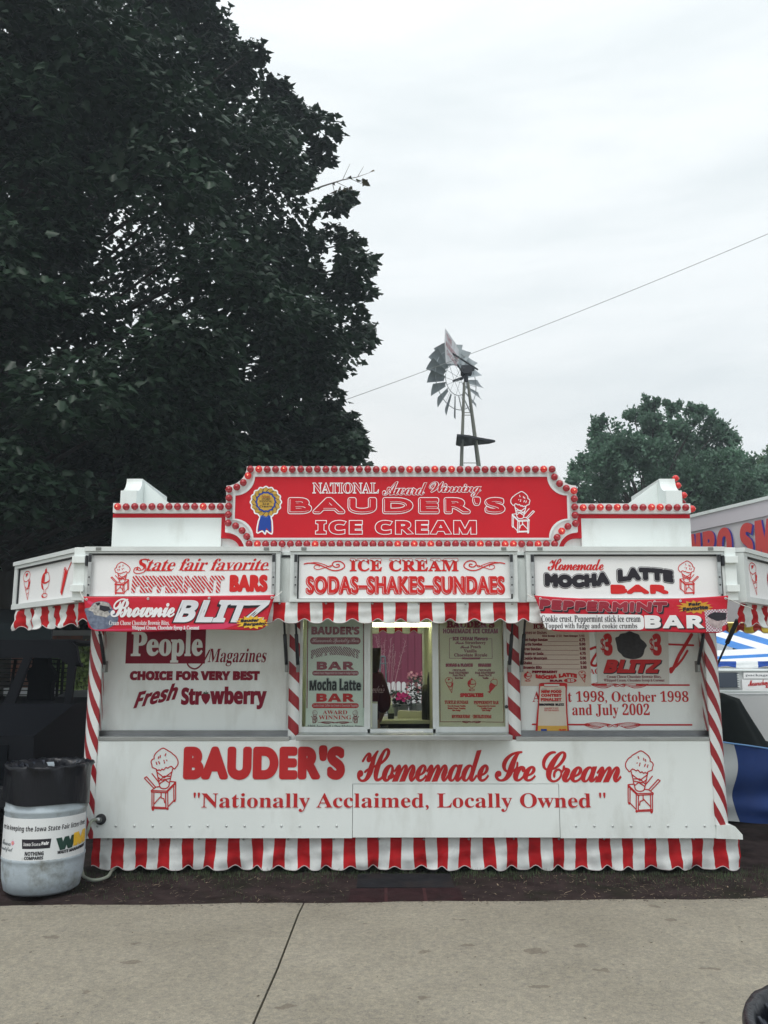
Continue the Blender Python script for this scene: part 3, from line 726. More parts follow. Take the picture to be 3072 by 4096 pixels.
def mk_candy(m, ca, cb, per=.0165):
    t = m.node_tree; b = t.nodes['Principled BSDF']; co = t.nodes.new('ShaderNodeTexCoord'); s = t.nodes.new('ShaderNodeSeparateXYZ'); t.links.new(co.outputs['Object'], s.inputs[0])
    a = t.nodes.new('ShaderNodeMath'); a.operation = 'MULTIPLY_ADD'; a.inputs[1].default_value = 1.25; t.links.new(s.outputs[0], a.inputs[0]); t.links.new(s.outputs[2], a.inputs[2])
    d = t.nodes.new('ShaderNodeMath'); d.operation = 'DIVIDE'; d.inputs[1].default_value = per * 1.6; t.links.new(a.outputs[0], d.inputs[0])
    f = t.nodes.new('ShaderNodeMath'); f.operation = 'FRACT'; t.links.new(d.outputs[0], f.inputs[0])
    g = t.nodes.new('ShaderNodeMath'); g.operation = 'GREATER_THAN'; g.inputs[1].default_value = .36; t.links.new(f.outputs[0], g.inputs[0])
    x = t.nodes.new('ShaderNodeMix'); x.data_type = 'RGBA'; x.inputs[6].default_value = (*ca, 1); x.inputs[7].default_value = (*cb, 1)
    t.links.new(g.outputs[0], x.inputs[0]); t.links.new(x.outputs[2], b.inputs['Base Color'])
mk_candy(STRIPE, (.8, .81, .81), (.55, .02, .025), .021)
text(L0, 'PEPPERMINT', bx(*z1c(793, 758, 1355, 862), YT), SF, 'reg', STRIPE, fat=.0105, rnd=True, shear=.1, space=1.12)
text(L0, 'BARS', bx(*z1c(1385, 752, 1615, 857), YT), SF, 'reg', REDB, fat=.0115, rnd=True, space=1.12)
# middle sign
for k, (ch, a, b_) in enumerate((('ICE', 828, 1022), ('CREAM', 1065, 1484))):
    text(M0, ch, bx(*z2c(a, 662, b_, 733), YT), SF, 'serif', REDB, fat=.0035, space=1.1)
snow = []
for a, b_ in ((830, 862), (872, 935), (952, 1018), (1068, 1130), (1145, 1205), (1225, 1290), (1315, 1375), (1395, 1480)):
    x0, x1, z0, z1 = bx(*z2c(a + 2, 656, b_ - 2, 670), YT); n = 4
    pts = [(x0 - .003, z0 + .004), (x0, z1)] + [(x0 + (x1 - x0) * (k + .5) / n, z1 + .003 * (k % 2)) for k in range(n)] + [(x1, z1), (x1 + .003, z0 + .004)] + [(x1 - (x1 - x0) * (k + .5) / n, z0 + (.008 if k % 2 else -.004)) for k in range(n)]
    snow.append(('F', pts, 0)); snow.append(('c', pts, .0014))
draw(M0, [s for s in snow if s[0] == 'F'], SF, WHITEP, 'snow_cap_drawing', .0062)
draw(M0, [s for s in snow if s[0] == 'c'], SF, REDB, 'snow_cap_drawing', .0055)
b = bx(z2c(562, 0)[0], 2304, 2020, 2379, YT)
text(M0, 'SODAS–SHAKES–SUNDAES', b, SF, 'reg', REDB, fat=.0105, rnd=True, space=1.10)
bi = (b[0] + .0085, b[1] - .0085, b[2] + .0085, b[3] - .0085)
text(M0, 'SODAS–SHAKES–SUNDAES', bi, SF, 'reg', WHITEP, fat=.0022, rnd=True, space=1.10, lift=.0045)
text(M0, 'SODAS–SHAKES–SUNDAES', (bi[0] + .0032, bi[1] + .0032, bi[2] + .0028, bi[3] + .0028), SF, 'reg', REDB, fat=.0026, rnd=True, space=1.10, lift=.006)
def swirl(x0, x1, zm, hz, sg):
    X = lambda u: (x0 + (x1 - x0) * u) if sg > 0 else (x1 - (x1 - x0) * u)
    return [('s', [(X(u), zm + hz * v) for u, v in ((0,.35),(.12,.5),(.3,.35),(.5,-.2),(.68,-.75),(.85,-.7),(.97,-.2),(.95,.4),(.85,.8),(.72,.7),(.68,.2),(.75,-.2),(.84,-.1),(.84,.25),(.78,.25))], .0045),
            ('s', [(X(u), zm + hz * v) for u, v in ((.1,.48),(.3,.6),(.5,.2),(.62,-.2),(.66,.1),(.56,-.1),(.45,-.4),(.32,-.6),(.24,-.3),(.27,.1),(.36,.1),(.36,-.15))], .0028)]
x0, x1, z0, z1 = bx(*z2c(553, 665, 803, 735), YT)
sw = swirl(x0, x1, (z0 + z1) / 2, (z1 - z0) / 2, 1)
x0, x1, z0, z1 = bx(z2c(1510, 0)[0], 2239, z3c(168, 0)[0], 2287, YT)
sw += swirl(x0, x1, (z0 + z1) / 2, (z1 - z0) / 2, -1)
draw(M0, sw, SF, REDB, 'scroll_ornament')
# right sign
text(R0, 'Homemade', bx(*z3c(410, 615, 727, 682), YT), SF, 'script', REDB, fat=.0012, space=.80)
mo = lambda u, v: (u, v * .72 + .28 * (.35 * u + .65 * (2 * u - 1) ** 2 * (1 if u > .5 else .9)))
for ch, bb, wp_ in (('MOCHA', (228, 408, 722, 550), mo), ('LATTE', (765, 376, 1192, 510), lambda u, v: (u, v * .72 + .28 * (1 - .15 - (u - .45) ** 2 * 2.6)))):
    b = bx(*zq(*bb), YT)
    text(R0, ch, b, SF, 'reg', BLACKP, fat=.0215, warp=wp_, lift=.002, rnd=True, space=1.18)
    text(R0, ch, (b[0] + .005, b[1] - .005, b[2] + .005, b[3] - .005), SF, 'reg', WHITEP, fat=.0190, warp=wp_, lift=.0034, rnd=True, space=1.18)
    text(R0, ch, (b[0] + .008, b[1] - .008, b[2] + .008, b[3] - .008), SF, 'reg', BLACKP, fat=.0150, warp=wp_, lift=.0048, rnd=True, space=1.18)
text(R0, 'BAR', bx(*zq(722, 513, 1148, 582), YT), SF, 'reg', REDB, fat=.0115, rnd=True, space=1.12)
cone_cart(R0, bx(*z3c(1153, 627, 1245, 818), YT), SF, REDB, .0028, True)
# side (angled) fascias with the three treats
XA0 = W(300, 2300, YF_).x - .015; XA1 = W(56, 2280, 7.78).x
# swing posts between front and angled fascia
for side in (-1, 1):
    if side < 0: P0, P1 = (XA1, 7.78), (XA0 + .02, YF_ + .035)
    else: P0, P1 = (-XA0 + .405, YF_ + .035), (-XA1 + .40, 7.78)
    fr, fc, t3, Ln = fascia(P0, P1, ZF0, ZF1, (.085 if side < 0 else .10, .10 if side < 0 else .085, .05, .075))
    hh = ZF1 - ZF0 - .125; zb = ZF0 + .05; Lw = Ln - .185; xo = .085 if side < 0 else .10
    its = []
    order = ('cone', 'sundae', 'soda')
    for k, kd in enumerate(order):
        cx = xo + Lw * (.15 + .345 * k); ww = .20
        its += icon(kd, (cx - ww / 2, cx + ww / 2, zb + hh * .08, zb + hh * .92), .0032)
    draw(fc, its, t3, REDB, 'treat_drawing')
    px = W(315, 2300, YF_).x if side < 0 else W(2925, 2300, YF_).x
    box('hinge_post', WHITE, T, px - .045, px + .045, YF_ - .0, YF_ + .07, ZF0 + .01, ZF1 - .005, .003)
    for zz in (ZF1 - .13, ZF0 + .075): box('hinge_block', WHITE, T, px - .05, px + .05, YF_ - .03, YF_ - .001, zz, zz + .055, .003)
    box('hinge_plate', BLACK, T, px + (.052 if side < 0 else -.066), px + (.066 if side < 0 else -.052), YF_ - .02, YF_ + .05, ZF1 - .15, ZF1 - .07)
    sx_ = sorted((XA1 if side < 0 else -XA1 + .4, XL if side < 0 else XR))
    box('side_awning_top', WHITE, T, sx_[0] + .1, sx_[1], 7.75, 9.2, ZF1 - .06, ZF1 - .03)

# --- valances
def valance(name, P0, P1, z0, z1, st, phase=0, amp=.008, first=0, parent=T, fold=0.0, seed=1, lean=0.0, hook=True, mats=(None, None)):
    r = random.Random(seed)
    P0 = Vector((*P0, 0)); P1 = Vector((*P1, 0)); ex = P1 - P0; Ln = ex.length; ex.normalize(); n = Vector((ex.y, -ex.x, 0))
    ph = [r.uniform(0, 6.28) for _ in range(8)]
    xs = []; k = 0; sub = 6
    x = -phase * st; cols = []
    while x < Ln - 1e-5:
        for j in range(sub):
            a = max(0, x + st * j / sub); b = min(Ln, x + st * (j + 1) / sub)
            if b > a + 1e-6: cols.append((a, b, (k + first) % 2, k))
        x += st; k += 1
    nz_ = 8
    def pt(x, t):
        # t 0 top .. 1 bottom ; scallop rises under the red stripes
        u = (x + phase * st) / st - (0 if first == 1 else 1)
        hump = max(0, math.cos(PI * (u - .5))) ** 1.0 if True else 0
        cyc = .5 + .5 * math.cos(PI * (u - .5) * 1.0)
        zb = z0 + (.034 * cyc ** 2.2)
        dx = amp * .7 * math.sin(x * 13 + ph[0] + t * 2) * t + fold * math.sin(x * 9 + ph[5]) * t
        d = amp * (math.sin(x * 31 + ph[1]) * .5 + math.sin(x * 17 + ph[2] + t * 3) * .8 + math.sin(x * 47 + ph[3] - t * 5) * .3) * (.25 + t) + amp * .45 * math.sin(t * 12 + ph[4] + x * 5) + amp * .22 * math.sin(t * 26 + x * 19 + ph[7]) + fold * 1.6 * math.sin(x * 14 + ph[6]) * t
        return P0 + ex * (x + dx) + n * (d + lean * t) + Vector((0, 0, z1 + (zb - z1) * t))
    mb = MB(); bot = []
    xs = [cols[0][0]] + [c[1] for c in cols]
    ids = []
    for x in xs:
        col = [mb.v(pt(x, j / nz_)) for j in range(nz_ + 1)]; ids.append(col); bot.append(pt(x, 1.0))
    for i, c in enumerate(cols):
        for j in range(nz_): mb.f((ids[i][j], ids[i][j + 1], ids[i + 1][j + 1], ids[i + 1][j]), c[2])
    o = mb.build(name, [mats[0] or FABW, mats[1] or FABR], parent, True)
    MB().tube(bot, .0035, 5, cap=False).build('hem', HEM, o, True)
    if hook:
        mbk = MB()
        for k in range(int(Ln / .36)):
            q = pt(.12 + .36 * k, .06); mbk.lathe([(.009, 0), (.008, .006), (.001, .008)], (q.x, q.y - .004, q.z), 8, axis='y')
        if mbk.V: mbk.build('snap', STEEL, o, True, kind='stuff')
    return o
VZ0 = W(1000, 2492, YF_).z
xa, xb = W(1095, 2450, YF_).x, W(2145, 2450, YF_).x
stv = .0945
x_red = W(z2c(370, 0)[0] - 4, 2450, YF_).x      # a red stripe starts here
x00 = x_red - 8 * 2 * stv
valance('valance', (x00, YF_ + .02), (W(2900, 2450, YF_).x, YF_ + .02), VZ0, ZF0 - .004, stv, 0, .010, 1, seed=3)
valance('valance', (XA1 + .05, 7.74), (XA0 + .05, YF_ + .10), ZF0 - .19, ZF0 - .004, .125, .2, .014, 0, fold=.02, seed=5)
valance('valance', (-XA0 + .37, YF_ + .10), (-XA1 + .36, 7.74), ZF0 - .185, ZF0 - .004, .125, .1, .014, 1, fold=.016, seed=6)
# ground skirt
sk = valance('ground_skirt', (W(372, 3400, YS).x, YS), (W(2958, 3400, YS).x, YS), .012, .262, .0925, .35, .016, 1, seed=9, fold=.006)
# --- gas struts
STR = BLACK
for sx in (402, 1140, 1186, 2046, 2095, 2812):
    x = W(sx, 2650, 7.0).x
    MB().tube([(x, YF_ + .1, ZF0 + .05), (x, 6.95, 1.86)], .009, 6).tube([(x, 6.95, 1.86), (x, YP - .03, 1.62)], .015, 8).build('gas_strut', STR, T, True)
    box('strut_bracket', MATS['bracket_grey'], T, x - .011, x + .011, YP - .045, YP + .02, 1.56, 1.65)
a = W(2950, 2480, 7.0); b = W(2868, 2660, 7.3)
MB().tube([a, (a + b) / 2], .018, 8).tube([(a + b) / 2, b], .009, 6).build('gas_strut', STR, T, True)

# --- serving window
sx0, sx1, sz0, sz1 = bx(1184, 2938, 2049, 2957, 6.95)
box('serving_shelf', STEEL, T, sx0, sx1, 6.93, 7.2, 1.035, 1.075, .004)
box('shelf_top', STEEL, T, sx0 + .03, sx1 - .03, 7.2, YW + .1, ZC + .021, 1.07)
fy = 7.24
def frame(x0, x1, z0, z1, bw=.028, y0=fy, name='window_frame', m=TRIM):
    mb = MB(); mb.box(x0, x0 + bw, y0, y0 + .03, z0, z1); mb.box(x1 - bw, x1, y0, y0 + .03, z0, z1); mb.box(x0 + bw, x1 - bw, y0, y0 + .03, z0, z0 + bw * 1.6); mb.box(x0 + bw, x1 - bw, y0, y0 + .03, z1 - bw, z1)
    return mb.build(name, m, T)
z5 = cv(1100, 2400, .6028)
for a, b_ in (((160, 0), (615, 0)), ((1062, 0), (1545, 0))):
    x0 = W(z5(*a)[0], 2700, fy).x; x1 = W(z5(*b_)[0], 2700, fy).x
    fr = frame(x0, x1, 1.072, 2.12)
    MB().box(x0 + .028, x1 - .028, fy + .01, fy + .013, 1.117, 2.092).build('glass_pane', GLASS, fr)
    xx = x1 if a[0] == 160 else x0 - .022
    box('window_track', TRIM, T, xx, xx + .022, fy - .012, fy + .05, 1.072, 2.12)
box('window_track', TRIM, T, W(z5(600, 0)[0], 2700, fy).x, W(z5(1075, 0)[0], 2700, fy).x, fy - .012, fy + .05, 1.0715, 1.10)
box('window_track', INT, T, W(z5(625, 0)[0], 2700, fy).x, W(z5(645, 0)[0], 2700, fy).x, fy + .055, fy + .10, 1.08, 2.12)
# latch on the right window
p = W(z5(1535, 708)[0], z5(0, 708)[1], fy); MB().lathe([(.014, 0), (.014, .012), (.005, .02), (.001, .021)], (p.x, fy, p.z), 8, axis='y').build('window_latch', BLACK, T, True)
# bright strip under the opening
x0, x1, z0, z1 = bx(1545, 2922, 1697, 2935, 7.19)
box('shelf_plate', mat('polished_plate', (.85, .85, .82), .25, metal=.3), T, x0, x1, 7.185, 7.235, 1.0765, 1.082)
# interior: lamps, counter
LAMP = mat('fluorescent_tube', (.9, .95, .8), .4, emit=(.98, 1.0, .60), estr=8)
for zz, yy in ((W(1600, 2503, 8.6).z, 8.6),):
    lf = box('lamp_housing', INT, T, -.55, .75, yy - .08, yy + .08, zz + .03, zz + .075)
    for dy in (-.035, .035): MB().tube([(-.52, yy + dy, zz + .006), (.72, yy + dy, zz + .006)], .016, 8).build('lamp_tube', LAMP, lf, True)
MB().tube([(-1.7, 8.3, 2.2), (-.75, 8.3, 2.2)], .016, 8).build('lamp_tube', LAMP, T, True)
cz = W(1600, 2877, 8.9).z
box('counter', mat('cream_counter', (.58, .60, .45), .5), T, W(1440, 2800, 8.9).x, W(1735, 2800, 8.9).x, 8.75, YB - .065, cz - .035, cz, .004)
box('cupboard', BLACK, T, W(1440, 2800, 8.9).x, W(1735, 2800, 8.9).x, 8.82, YB - .065, .26, cz - .036)
box('front_cabinet', WHITE, T, W(1240, 2800, 7.6).x, W(z5(680, 0)[0], 2800, 7.6).x, 7.45, 7.75, .26, W(1400, z5(0, 680)[1], 7.6).z)
# back window frame and its own little valance
mbf = MB()
for x in (bo0, bo1 - .02): mbf.box(x, x + .02, YB - .09, YB - .062, bz0, bz1)
mbf.build('rear_window_frame', TRIM, T)
valance('rear_valance', (bo0 + .005, YB - .11), (bo1 - .012, YB - .11), W(1600, z5(0, 222)[1], 9.25).z, bz1 + .01, .083, .6, .003, 0, seed=14, hook=False)

# ================================================================== MARQUEE
def shape(x0, x1, z0, z1, r, n=8):
    """rectangle with concave quarter-round corners"""
    P = []
    for cx, cz, a0 in ((x0, z1, 0), (x1, z1, 270), (x1, z0, 180), (x0, z0, 90)):
        seq = [(cx + r * math.cos(math.radians(a0 - 90 * k / n)), cz + r * math.sin(math.radians(a0 - 90 * k / n))) for k in range(n + 1)]
        P.append(seq)
    # TL corner: from (x0, z1-r) to (x0+r, z1)
    tl = [(x0 + r * math.sin(math.radians(90 * k / n)), z1 - r * math.cos(math.radians(90 * k / n))) for k in range(n + 1)]
    trr = [(x1 - r * math.cos(math.radians(90 * k / n)), z1 - r * math.sin(math.radians(90 * k / n))) for k in range(n + 1)]
    br = [(x1 - r * math.sin(math.radians(90 * k / n)), z0 + r * math.cos(math.radians(90 * k / n))) for k in range(n + 1)]
    bl = [(x0 + r * math.cos(math.radians(90 * k / n)), z0 + r * math.sin(math.radians(90 * k / n))) for k in range(n + 1)]
    return tl + trr + br + bl
MX0, MX1, MZ0, MZ1 = bx(903, 1865, 2308, 2208, YM); MZ0 = W(1500, 2208, YM).z; MZ1 = W(1500, 1865, YM).z
r1 = .175
LBX = MB().prism(shape(MX0, MX1, MZ0, MZ1, r1), plane(YM), -.12, .0).build('marquee_light_box', WHITE, T)
SX0, SX1 = W(941, 2030, YM).x, W(2268, 2030, YM).x; SZ0, SZ1 = W(1500, 2152, YM).z, W(1500, 1908, YM).z
t3m = plane(YM)
tm = MB(); outer = shape(SX0 - .022, SX1 + .022, SZ0 - .018, SZ1 + .022, .175); inner = shape(SX0, SX1, SZ0, SZ1, .168)
for k in range(len(outer)):
    a, b_, c, d = outer[k], outer[(k + 1) % len(outer)], inner[(k + 1) % len(inner)], inner[k]
    for fn in ((lambda p: t3m(p[0], p[1], .014)),): tm.quad(fn(d), fn(c), fn(b_), fn(a))
    tm.quad(t3m(*a, .014), t3m(*b_, .014), t3m(*b_, .0), t3m(*a, .0)); tm.quad(t3m(*c, .014), t3m(*d, .014), t3m(*d, .0), t3m(*c, .0))
tm.build('sign_trim', TRIMW, T)
SGN = MB().prism(inner, plane(YM), .0005, .006).build('marquee_sign', RED, T)
PM = plane(YM - .006)
z9 = cv(1200, 1860, .36166)
oc = (WHITEP, .0055)
text(SGN, 'NATIONAL', bx(*z9(138, 195, 874, 320), YM), PM, 'serif', RED, outline=(WHITEP, .0030), space=.95)
text(SGN, 'Award', bx(*z9(908, 182, 1405, 342), YM), PM, 'script', WHITEP, fat=.0062, space=.8)
text(SGN, 'Winning', bx(z9(1425, 0)[0], z9(0, 182)[1], z2c(1622, 0)[0], z2c(0, 287)[1], YM), PM, 'script', WHITEP, fat=.0062, space=.8)
text(SGN, 'Award', tuple(np.array(bx(*z9(908, 182, 1405, 342), YM)) + np.array((.0035, -.0035, .0035, -.0035))), PM, 'script', RED, fat=.0005, space=.8, lift=.0045)
text(SGN, 'Winning', tuple(np.array(bx(z9(1425, 0)[0], z9(0, 182)[1], z2c(1622, 0)[0], z2c(0, 287)[1], YM)) + np.array((.0035, -.0035, .0035, -.0035))), PM, 'script', RED, fat=.0005, space=.8, lift=.0045)
b = bx(1151, 1987, 2021, 2058, YM)
text(SGN, "BAUDER'S", b, PM, 'reg', WHITEP, fat=.0215, rnd=True, space=1.22)
bi = tuple(np.array(b) + np.array((.0068, -.0068, .0068, -.0068)))
text(SGN, "BAUDER'S", bi, PM, 'reg', RED, fat=.0148, rnd=True, space=1.22, lift=.0042)
bj = tuple(np.array(bi) + np.array((.0115, -.0115, .0115, -.0115)))
text(SGN, "BAUDER'S", bj, PM, 'reg', WHITEP, fat=.0045, rnd=True, space=1.22, lift=.0056)
text(SGN, "BAUDER'S", tuple(np.array(bj) + np.array((.0045, .0045, .004, .004))), PM, 'reg', RED, fat=.0050, rnd=True, space=1.22, lift=.0070)
b = bx(*z2c(620, 423, 1594, 512), YM)
text(SGN, 'ICE CREAM', b, PM, 'sans', WHITEP, fat=.0115, space=1.14)
text(SGN, 'ICE CREAM', tuple(np.array(b) + np.array((.0065, -.0065, .0065, -.0065))), PM, 'sans', RED, fat=.0050, space=1.14, lift=.0042)
cone_cart(SGN, bx(*z3c(203, 235, 312, 474), YM), PM, WHITEP, .0035, True)
# rosette
def ros(cx, cy, rad, k, wave): return [W(cx + rad * (1 + wave * math.cos(k * 2 * PI * j / (k * 6))) * math.cos(2 * PI * j / (k * 6)), cy + rad * (1 + wave * math.cos(k * 2 * PI * j / (k * 6))) * math.sin(2 * PI * j / (k * 6)), YM) for j in range(k * 6)]
def xz(ps): return [(p.x, p.z) for p in ps]
rc = z2c(323, 315)
z2p = lambda *pts: pS(pts, YM, z2c)
rib = z2p((290, 400), (268, 498), (300, 490), (318, 508), (326, 488), (345, 502), (362, 498), (352, 400))
draw(SGN, [('c', xz(ros(*rc, 60, 16, .04)), .006), ('c', rib, .006)], PM, WHITEP, 'rosette', .003)
draw(SGN, [('F', z2p((292, 385), (276, 488), (302, 482), (318, 500), (326, 470), (346, 495), (356, 490), (350, 385)), 0)], PM, BLUEP, 'rosette_ribbon', .005)
draw(SGN, [('F', xz(ros(*rc, 56, 16, .04)), 0)], PM, GOLD, 'rosette', .0062)
draw(SGN, [('l', [(lambda p: (p.x, p.z))(W(rc[0] + q * math.cos(j * PI / 8 + (.25 if q > 50 else 0)), rc[1] + q * math.sin(j * PI / 8 + (.25 if q > 50 else 0)), YM)) for q in (40, 55)], .0022) for j in range(16)], PM, BLACKP, 'rosette', .0064)
draw(SGN, [('F', xz(ros(*rc, 41, 14, .05)), 0)], PM, BLUEP, 'rosette', .0078)
draw(SGN, [('F', xz(ros(*rc, 34, 14, .03)), 0)], PM, GOLD, 'rosette', .009)
for s_, a, b_, f in (('National', 270, 290, 'script'), ('AWARD', 290, 303, 'serif'), ('WINNING', 305, 318, 'serif'), ('Ice', 320, 333, 'sans'), ('Cream', 335, 348, 'sans')):
    hw = {'National': 26, 'AWARD': 26, 'WINNING': 40, 'Ice': 20, 'Cream': 38}[s_]
    text(SGN, s_, bx(*z2c(323 - hw, a, 323 + hw, b_), YM), PM, f, MAROON if f == 'script' else BLACKP, lift=.0095)
# side rows, red bands and white boards
LX0 = W(452, 2030, YM).x; RX1 = W(2762, 2030, YM).x
rz1, rz0 = W(800, 2012, YM).z, W(800, 2050, YM).z
bzb = W(800, 2067, YM).z; BZ = 2.42
box('bulb_rail', WHITE, T, LX0, MX0 - .002, YM, YM + .12, rz0, rz1)
box('bulb_rail', WHITE, T, MX1 + .002, RX1, YM, YM + .12, rz0 - .004, rz1 - .004)
# red surround plate behind: clipped below the rail
rr = r1 - .045
br = [(MX1 + .045, MZ0 + rr), (MX1, MZ0 + rr)] + [(MX1 - rr * math.sin(math.radians(90 * k / 8)), MZ0 + rr * math.cos(math.radians(90 * k / 8))) for k in range(1, 9)]
bl = [(MX0 + rr * math.cos(math.radians(90 * k / 8)), MZ0 + rr * math.sin(math.radians(90 * k / 8))) for k in range(9)] + [(MX0 - .045, MZ0 + rr)]
poly = [(MX0 - .045, rz0 - .003)] + [(MX1 + .045, rz0 - .003)] + br + bl
MB().prism(poly, plane(YM), -.10, -.05).build('red_surround', RED, T)
for a, b_, dz in ((LX0 - .012, MX0 - .044, 0), (MX1 + .044, RX1 + .008, -.006)):
    MB().box(a, b_, YM + .048, YM + .1, bzb + dz, rz0 - .003 + dz).build('red_band', RED, T)
    MB().box(a - .0 , b_ , YM + .0495, YM + .1, BZ, bzb - .001 + dz).build('marquee_board', WHITE, T)
MB().box(MX0 - .1, MX1 + .1, YM + .102, YM + .14, BZ, rz0 - .01).build('marquee_board', WHITE, T)
# bulbs
BULB = mat('red_bulb_lens', (.33, .008, .016), .25, spec=.6, var=.25, scale=60)
BLIT = mat('lit_red_bulb_lens', (.55, .02, .02), .25, spec=.6, emit=(1.0, .04, .02), estr=.10)
HOT = mat('bulb_filament_glow', (1, .5, .3), .4, emit=(1.0, .30, .14), estr=1.0)
def bulb_proto(m, lit):
    prof = [(.014, 0), (.014, .006), (.024, .010), (.031, .023), (.032, .034), (.0265, .049), (.013, .060), (.0005, .0635)]
    me_o = MB().lathe(prof, (0, 0, 0), 10, axis='y')
    me = bpy.data.meshes.new('bulb'); 
    i = len(me_o.V)
    me.from_pydata(me_o.V, [], me_o.F); me.materials.append(m); me.polygons.foreach_set('use_smooth', [True] * len(me.polygons)); me.update(); return me
BM, BML = bulb_proto(BULB, 0), bulb_proto(BLIT, 1)
gm = MB().lathe([(.006, .0620), (.0045, .0650), (.0005, .066)], (0, 0, 0), 6, axis='y'); GM = bpy.data.meshes.new('glow_tip'); GM.from_pydata(gm.V, [], gm.F); GM.materials.append(HOT); GM.update()
rb = random.Random(4)
def bulb(p, lit=None, rot=0):
    lit = rb.random() < .22 if lit is None else lit
    o = bpy.data.objects.new('bulb', BML if lit else BM); C.objects.link(o); o.parent = T; o.location = Vector(p) - ORG[T.name]
    o.rotation_euler = (rb.uniform(-.06, .06), rb.uniform(-.06, .06), rot); ORG[o.name] = Vector(p)
    if lit:
        g = bpy.data.objects.new('glow_tip', GM); C.objects.link(g); g.parent = o; ORG[g.name] = Vector(p)
def bS(x, y): q = W(x, y, YM); bulb((q.x, YM, q.z))
for k in range(37): bS(1003.8 + (2205.9 - 1003.8) * k / 36, 1880)
for k in range(38): bS(998.5 + (2215.8 - 998.5) * k / 37, 2178)
for x, y in ((218,160),(189,200),(150,228),(103,242),(103,292),(101,342),(99,393),(98,443),(143,460),(182,489),(210,525)): bS(*z2c(x, y))
for x, y in ((446,156),(475,194),(513,220),(556,235),(558,281),(560,326),(562,373),(565,420),(522,436),(487,461),(461,497)): bS(*z3c(x, y))
for k in range(13): bS(474.8 + 34.1 * k, 2029)
for k in range(13): bS(z3c(608 + 48.2 * k, 0)[0], 2032)
# side parapets (the same marquee turned round the corner), seen end-on, each with its brace
for side in (-1, 1):
    xo = (LX0 + .02) if side < 0 else (RX1 - .02)
    def ppx(a): return W(a, 1960, 7.85).x
    yy0 = 7.80
    zt = W(560, 1900, yy0).z; zm = W(560, 1962, yy0).z; zb2 = 2.49
    if side < 0: xs_ = (W(482, 1980, yy0).x, W(546, 1980, yy0).x, W(710, 2010, yy0).x)
    else: xs_ = (W(2728, 1980, yy0).x, W(2664, 1980, yy0).x, W(2478, 2010, yy0).x)
    a, b_, c = xs_
    mb = MB(); lo_, hi_ = min(a, b_), max(a, b_)
    # parapet body running back, its front end stepping with a concave curve
    prof = [(yy0, zb2), (yy0, zm)] + [(yy0 + .17 * math.sin(t * PI / 16), zt - (zt - zm) * math.cos(t * PI / 16)) for t in range(0, 9)] + [(8.9, zt), (8.9, zb2)]
    t3s = lambda y, z, l: (lo_ + l, y, z)
    mb.prism(prof, t3s, 0, hi_ - lo_)
    mb.build('side_parapet', WHITE, T)
    s2 = 1 if side > 0 else -1
    MB().prism([(b_ - .001 * s2, zb2), (b_ - .001 * s2, zt - .02), (c, rz1 - .0), (c, zb2)], plane(yy0 + .25), -.02, .02).build('parapet_brace', WHITE, T)
    xx = (lo_ - .005) if side < 0 else (hi_ + .005)
    if side > 0:
        for k, (u, v, yv) in enumerate(((2705,1913,8.05),(2712,1942,8.0),(2722,1960,8.15),(2738,1981,7.86),(2741,2012,7.9))):
            q = W(u, v, yv); bulb((xx, yv, q.z), True if k in (0, 1, 3) else False, PI / 2)
        q = W(2768, 2036, 7.46); bulb((RX1 + .002, 7.46, q.z), True, PI / 2)

# ================================================================== BANNERS
def banner(name, label, corners, top_sag, Yb, wav, seed, mats, notch=None):
    """corners TL,TR,BR,BL in pixels; returns root, cloth, surface function"""
    r = random.Random(seed); ph = [r.uniform(0, 6.28) for _ in range(6)]
    TL, TR, BR, BL = [W(*c, Yb) for c in corners]
    def ys(x, z): return Yb + wav * (math.sin(x * 5.2 + ph[0]) * .6 + math.sin(x * 11 + z * 9 + ph[1]) * .4 + math.sin(z * 22 + x * 4 + ph[2]) * .2 + math.sin((x + z) * 27 + ph[3]) * .05)
    def fn(u, v):
        a = TL.lerp(TR, u); b = BL.lerp(BR, u); p = a.lerp(b, v); z = p.z - top_sag * 4 * u * (1 - u) * (1 - v) - .006 * math.sin(u * 9 + ph[4]) * v
        if notch: # rounded lower corners
            e = min(u, 1 - u); z += notch * max(0, 1 - e / .06) ** 2 * v
        return (p.x, ys(p.x, z), z)
    root = empty(name, (TL.x, Yb, BL.z), label, 'banner')
    cl = MB().grid(fn, 90, 22).build('cloth', mats, root, True)
    sv = cl.modifiers.new('s', 'SOLIDIFY'); sv.thickness = .0015; sv.offset = 1
    sfn = lambda x, z, l=0.0: (x, ys(x, z) - l - .001, z)
    CURVED[sfn] = .035
    return root, cl, sfn, (TL, TR, BR, BL)
VINR = mat('glossy_red_vinyl', (.58, .010, .022), .35, bump=.25, bscale=6, col2=(.60, .022, .05), scale=3.5, var=.1, stretch=(1, 1, 3), spec=.25)
YBN = YF_ - .05
root, cl, sf, cs_ = banner('vinyl_banner', 'red vinyl banner with a brownie picture, hung under the left awning sign', ((333, 2386), (1099, 2379), (1062, 2518), (352, 2527)), .004, YBN, .012, 2, VINR, .03)
bx1 = lambda c, *a: bx(*c(*a), YBN)
PINK = mat('pink_print', (.66, .045, .12), .4, spec=.25)
draw(cl, [('F', pS([(520,900),(560,920),(700,960),(690,975),(560,940),(530,925)], YBN, z1c), 0), ('F', pS([(540,1075),(700,1082),(900,1070),(1100,1060),(1300,1050),(1450,1020),(1500,1030),(1350,1080),(900,1088),(580,1090)], YBN, z1c), 0)], sf, PINK, 'print_streak', .002)
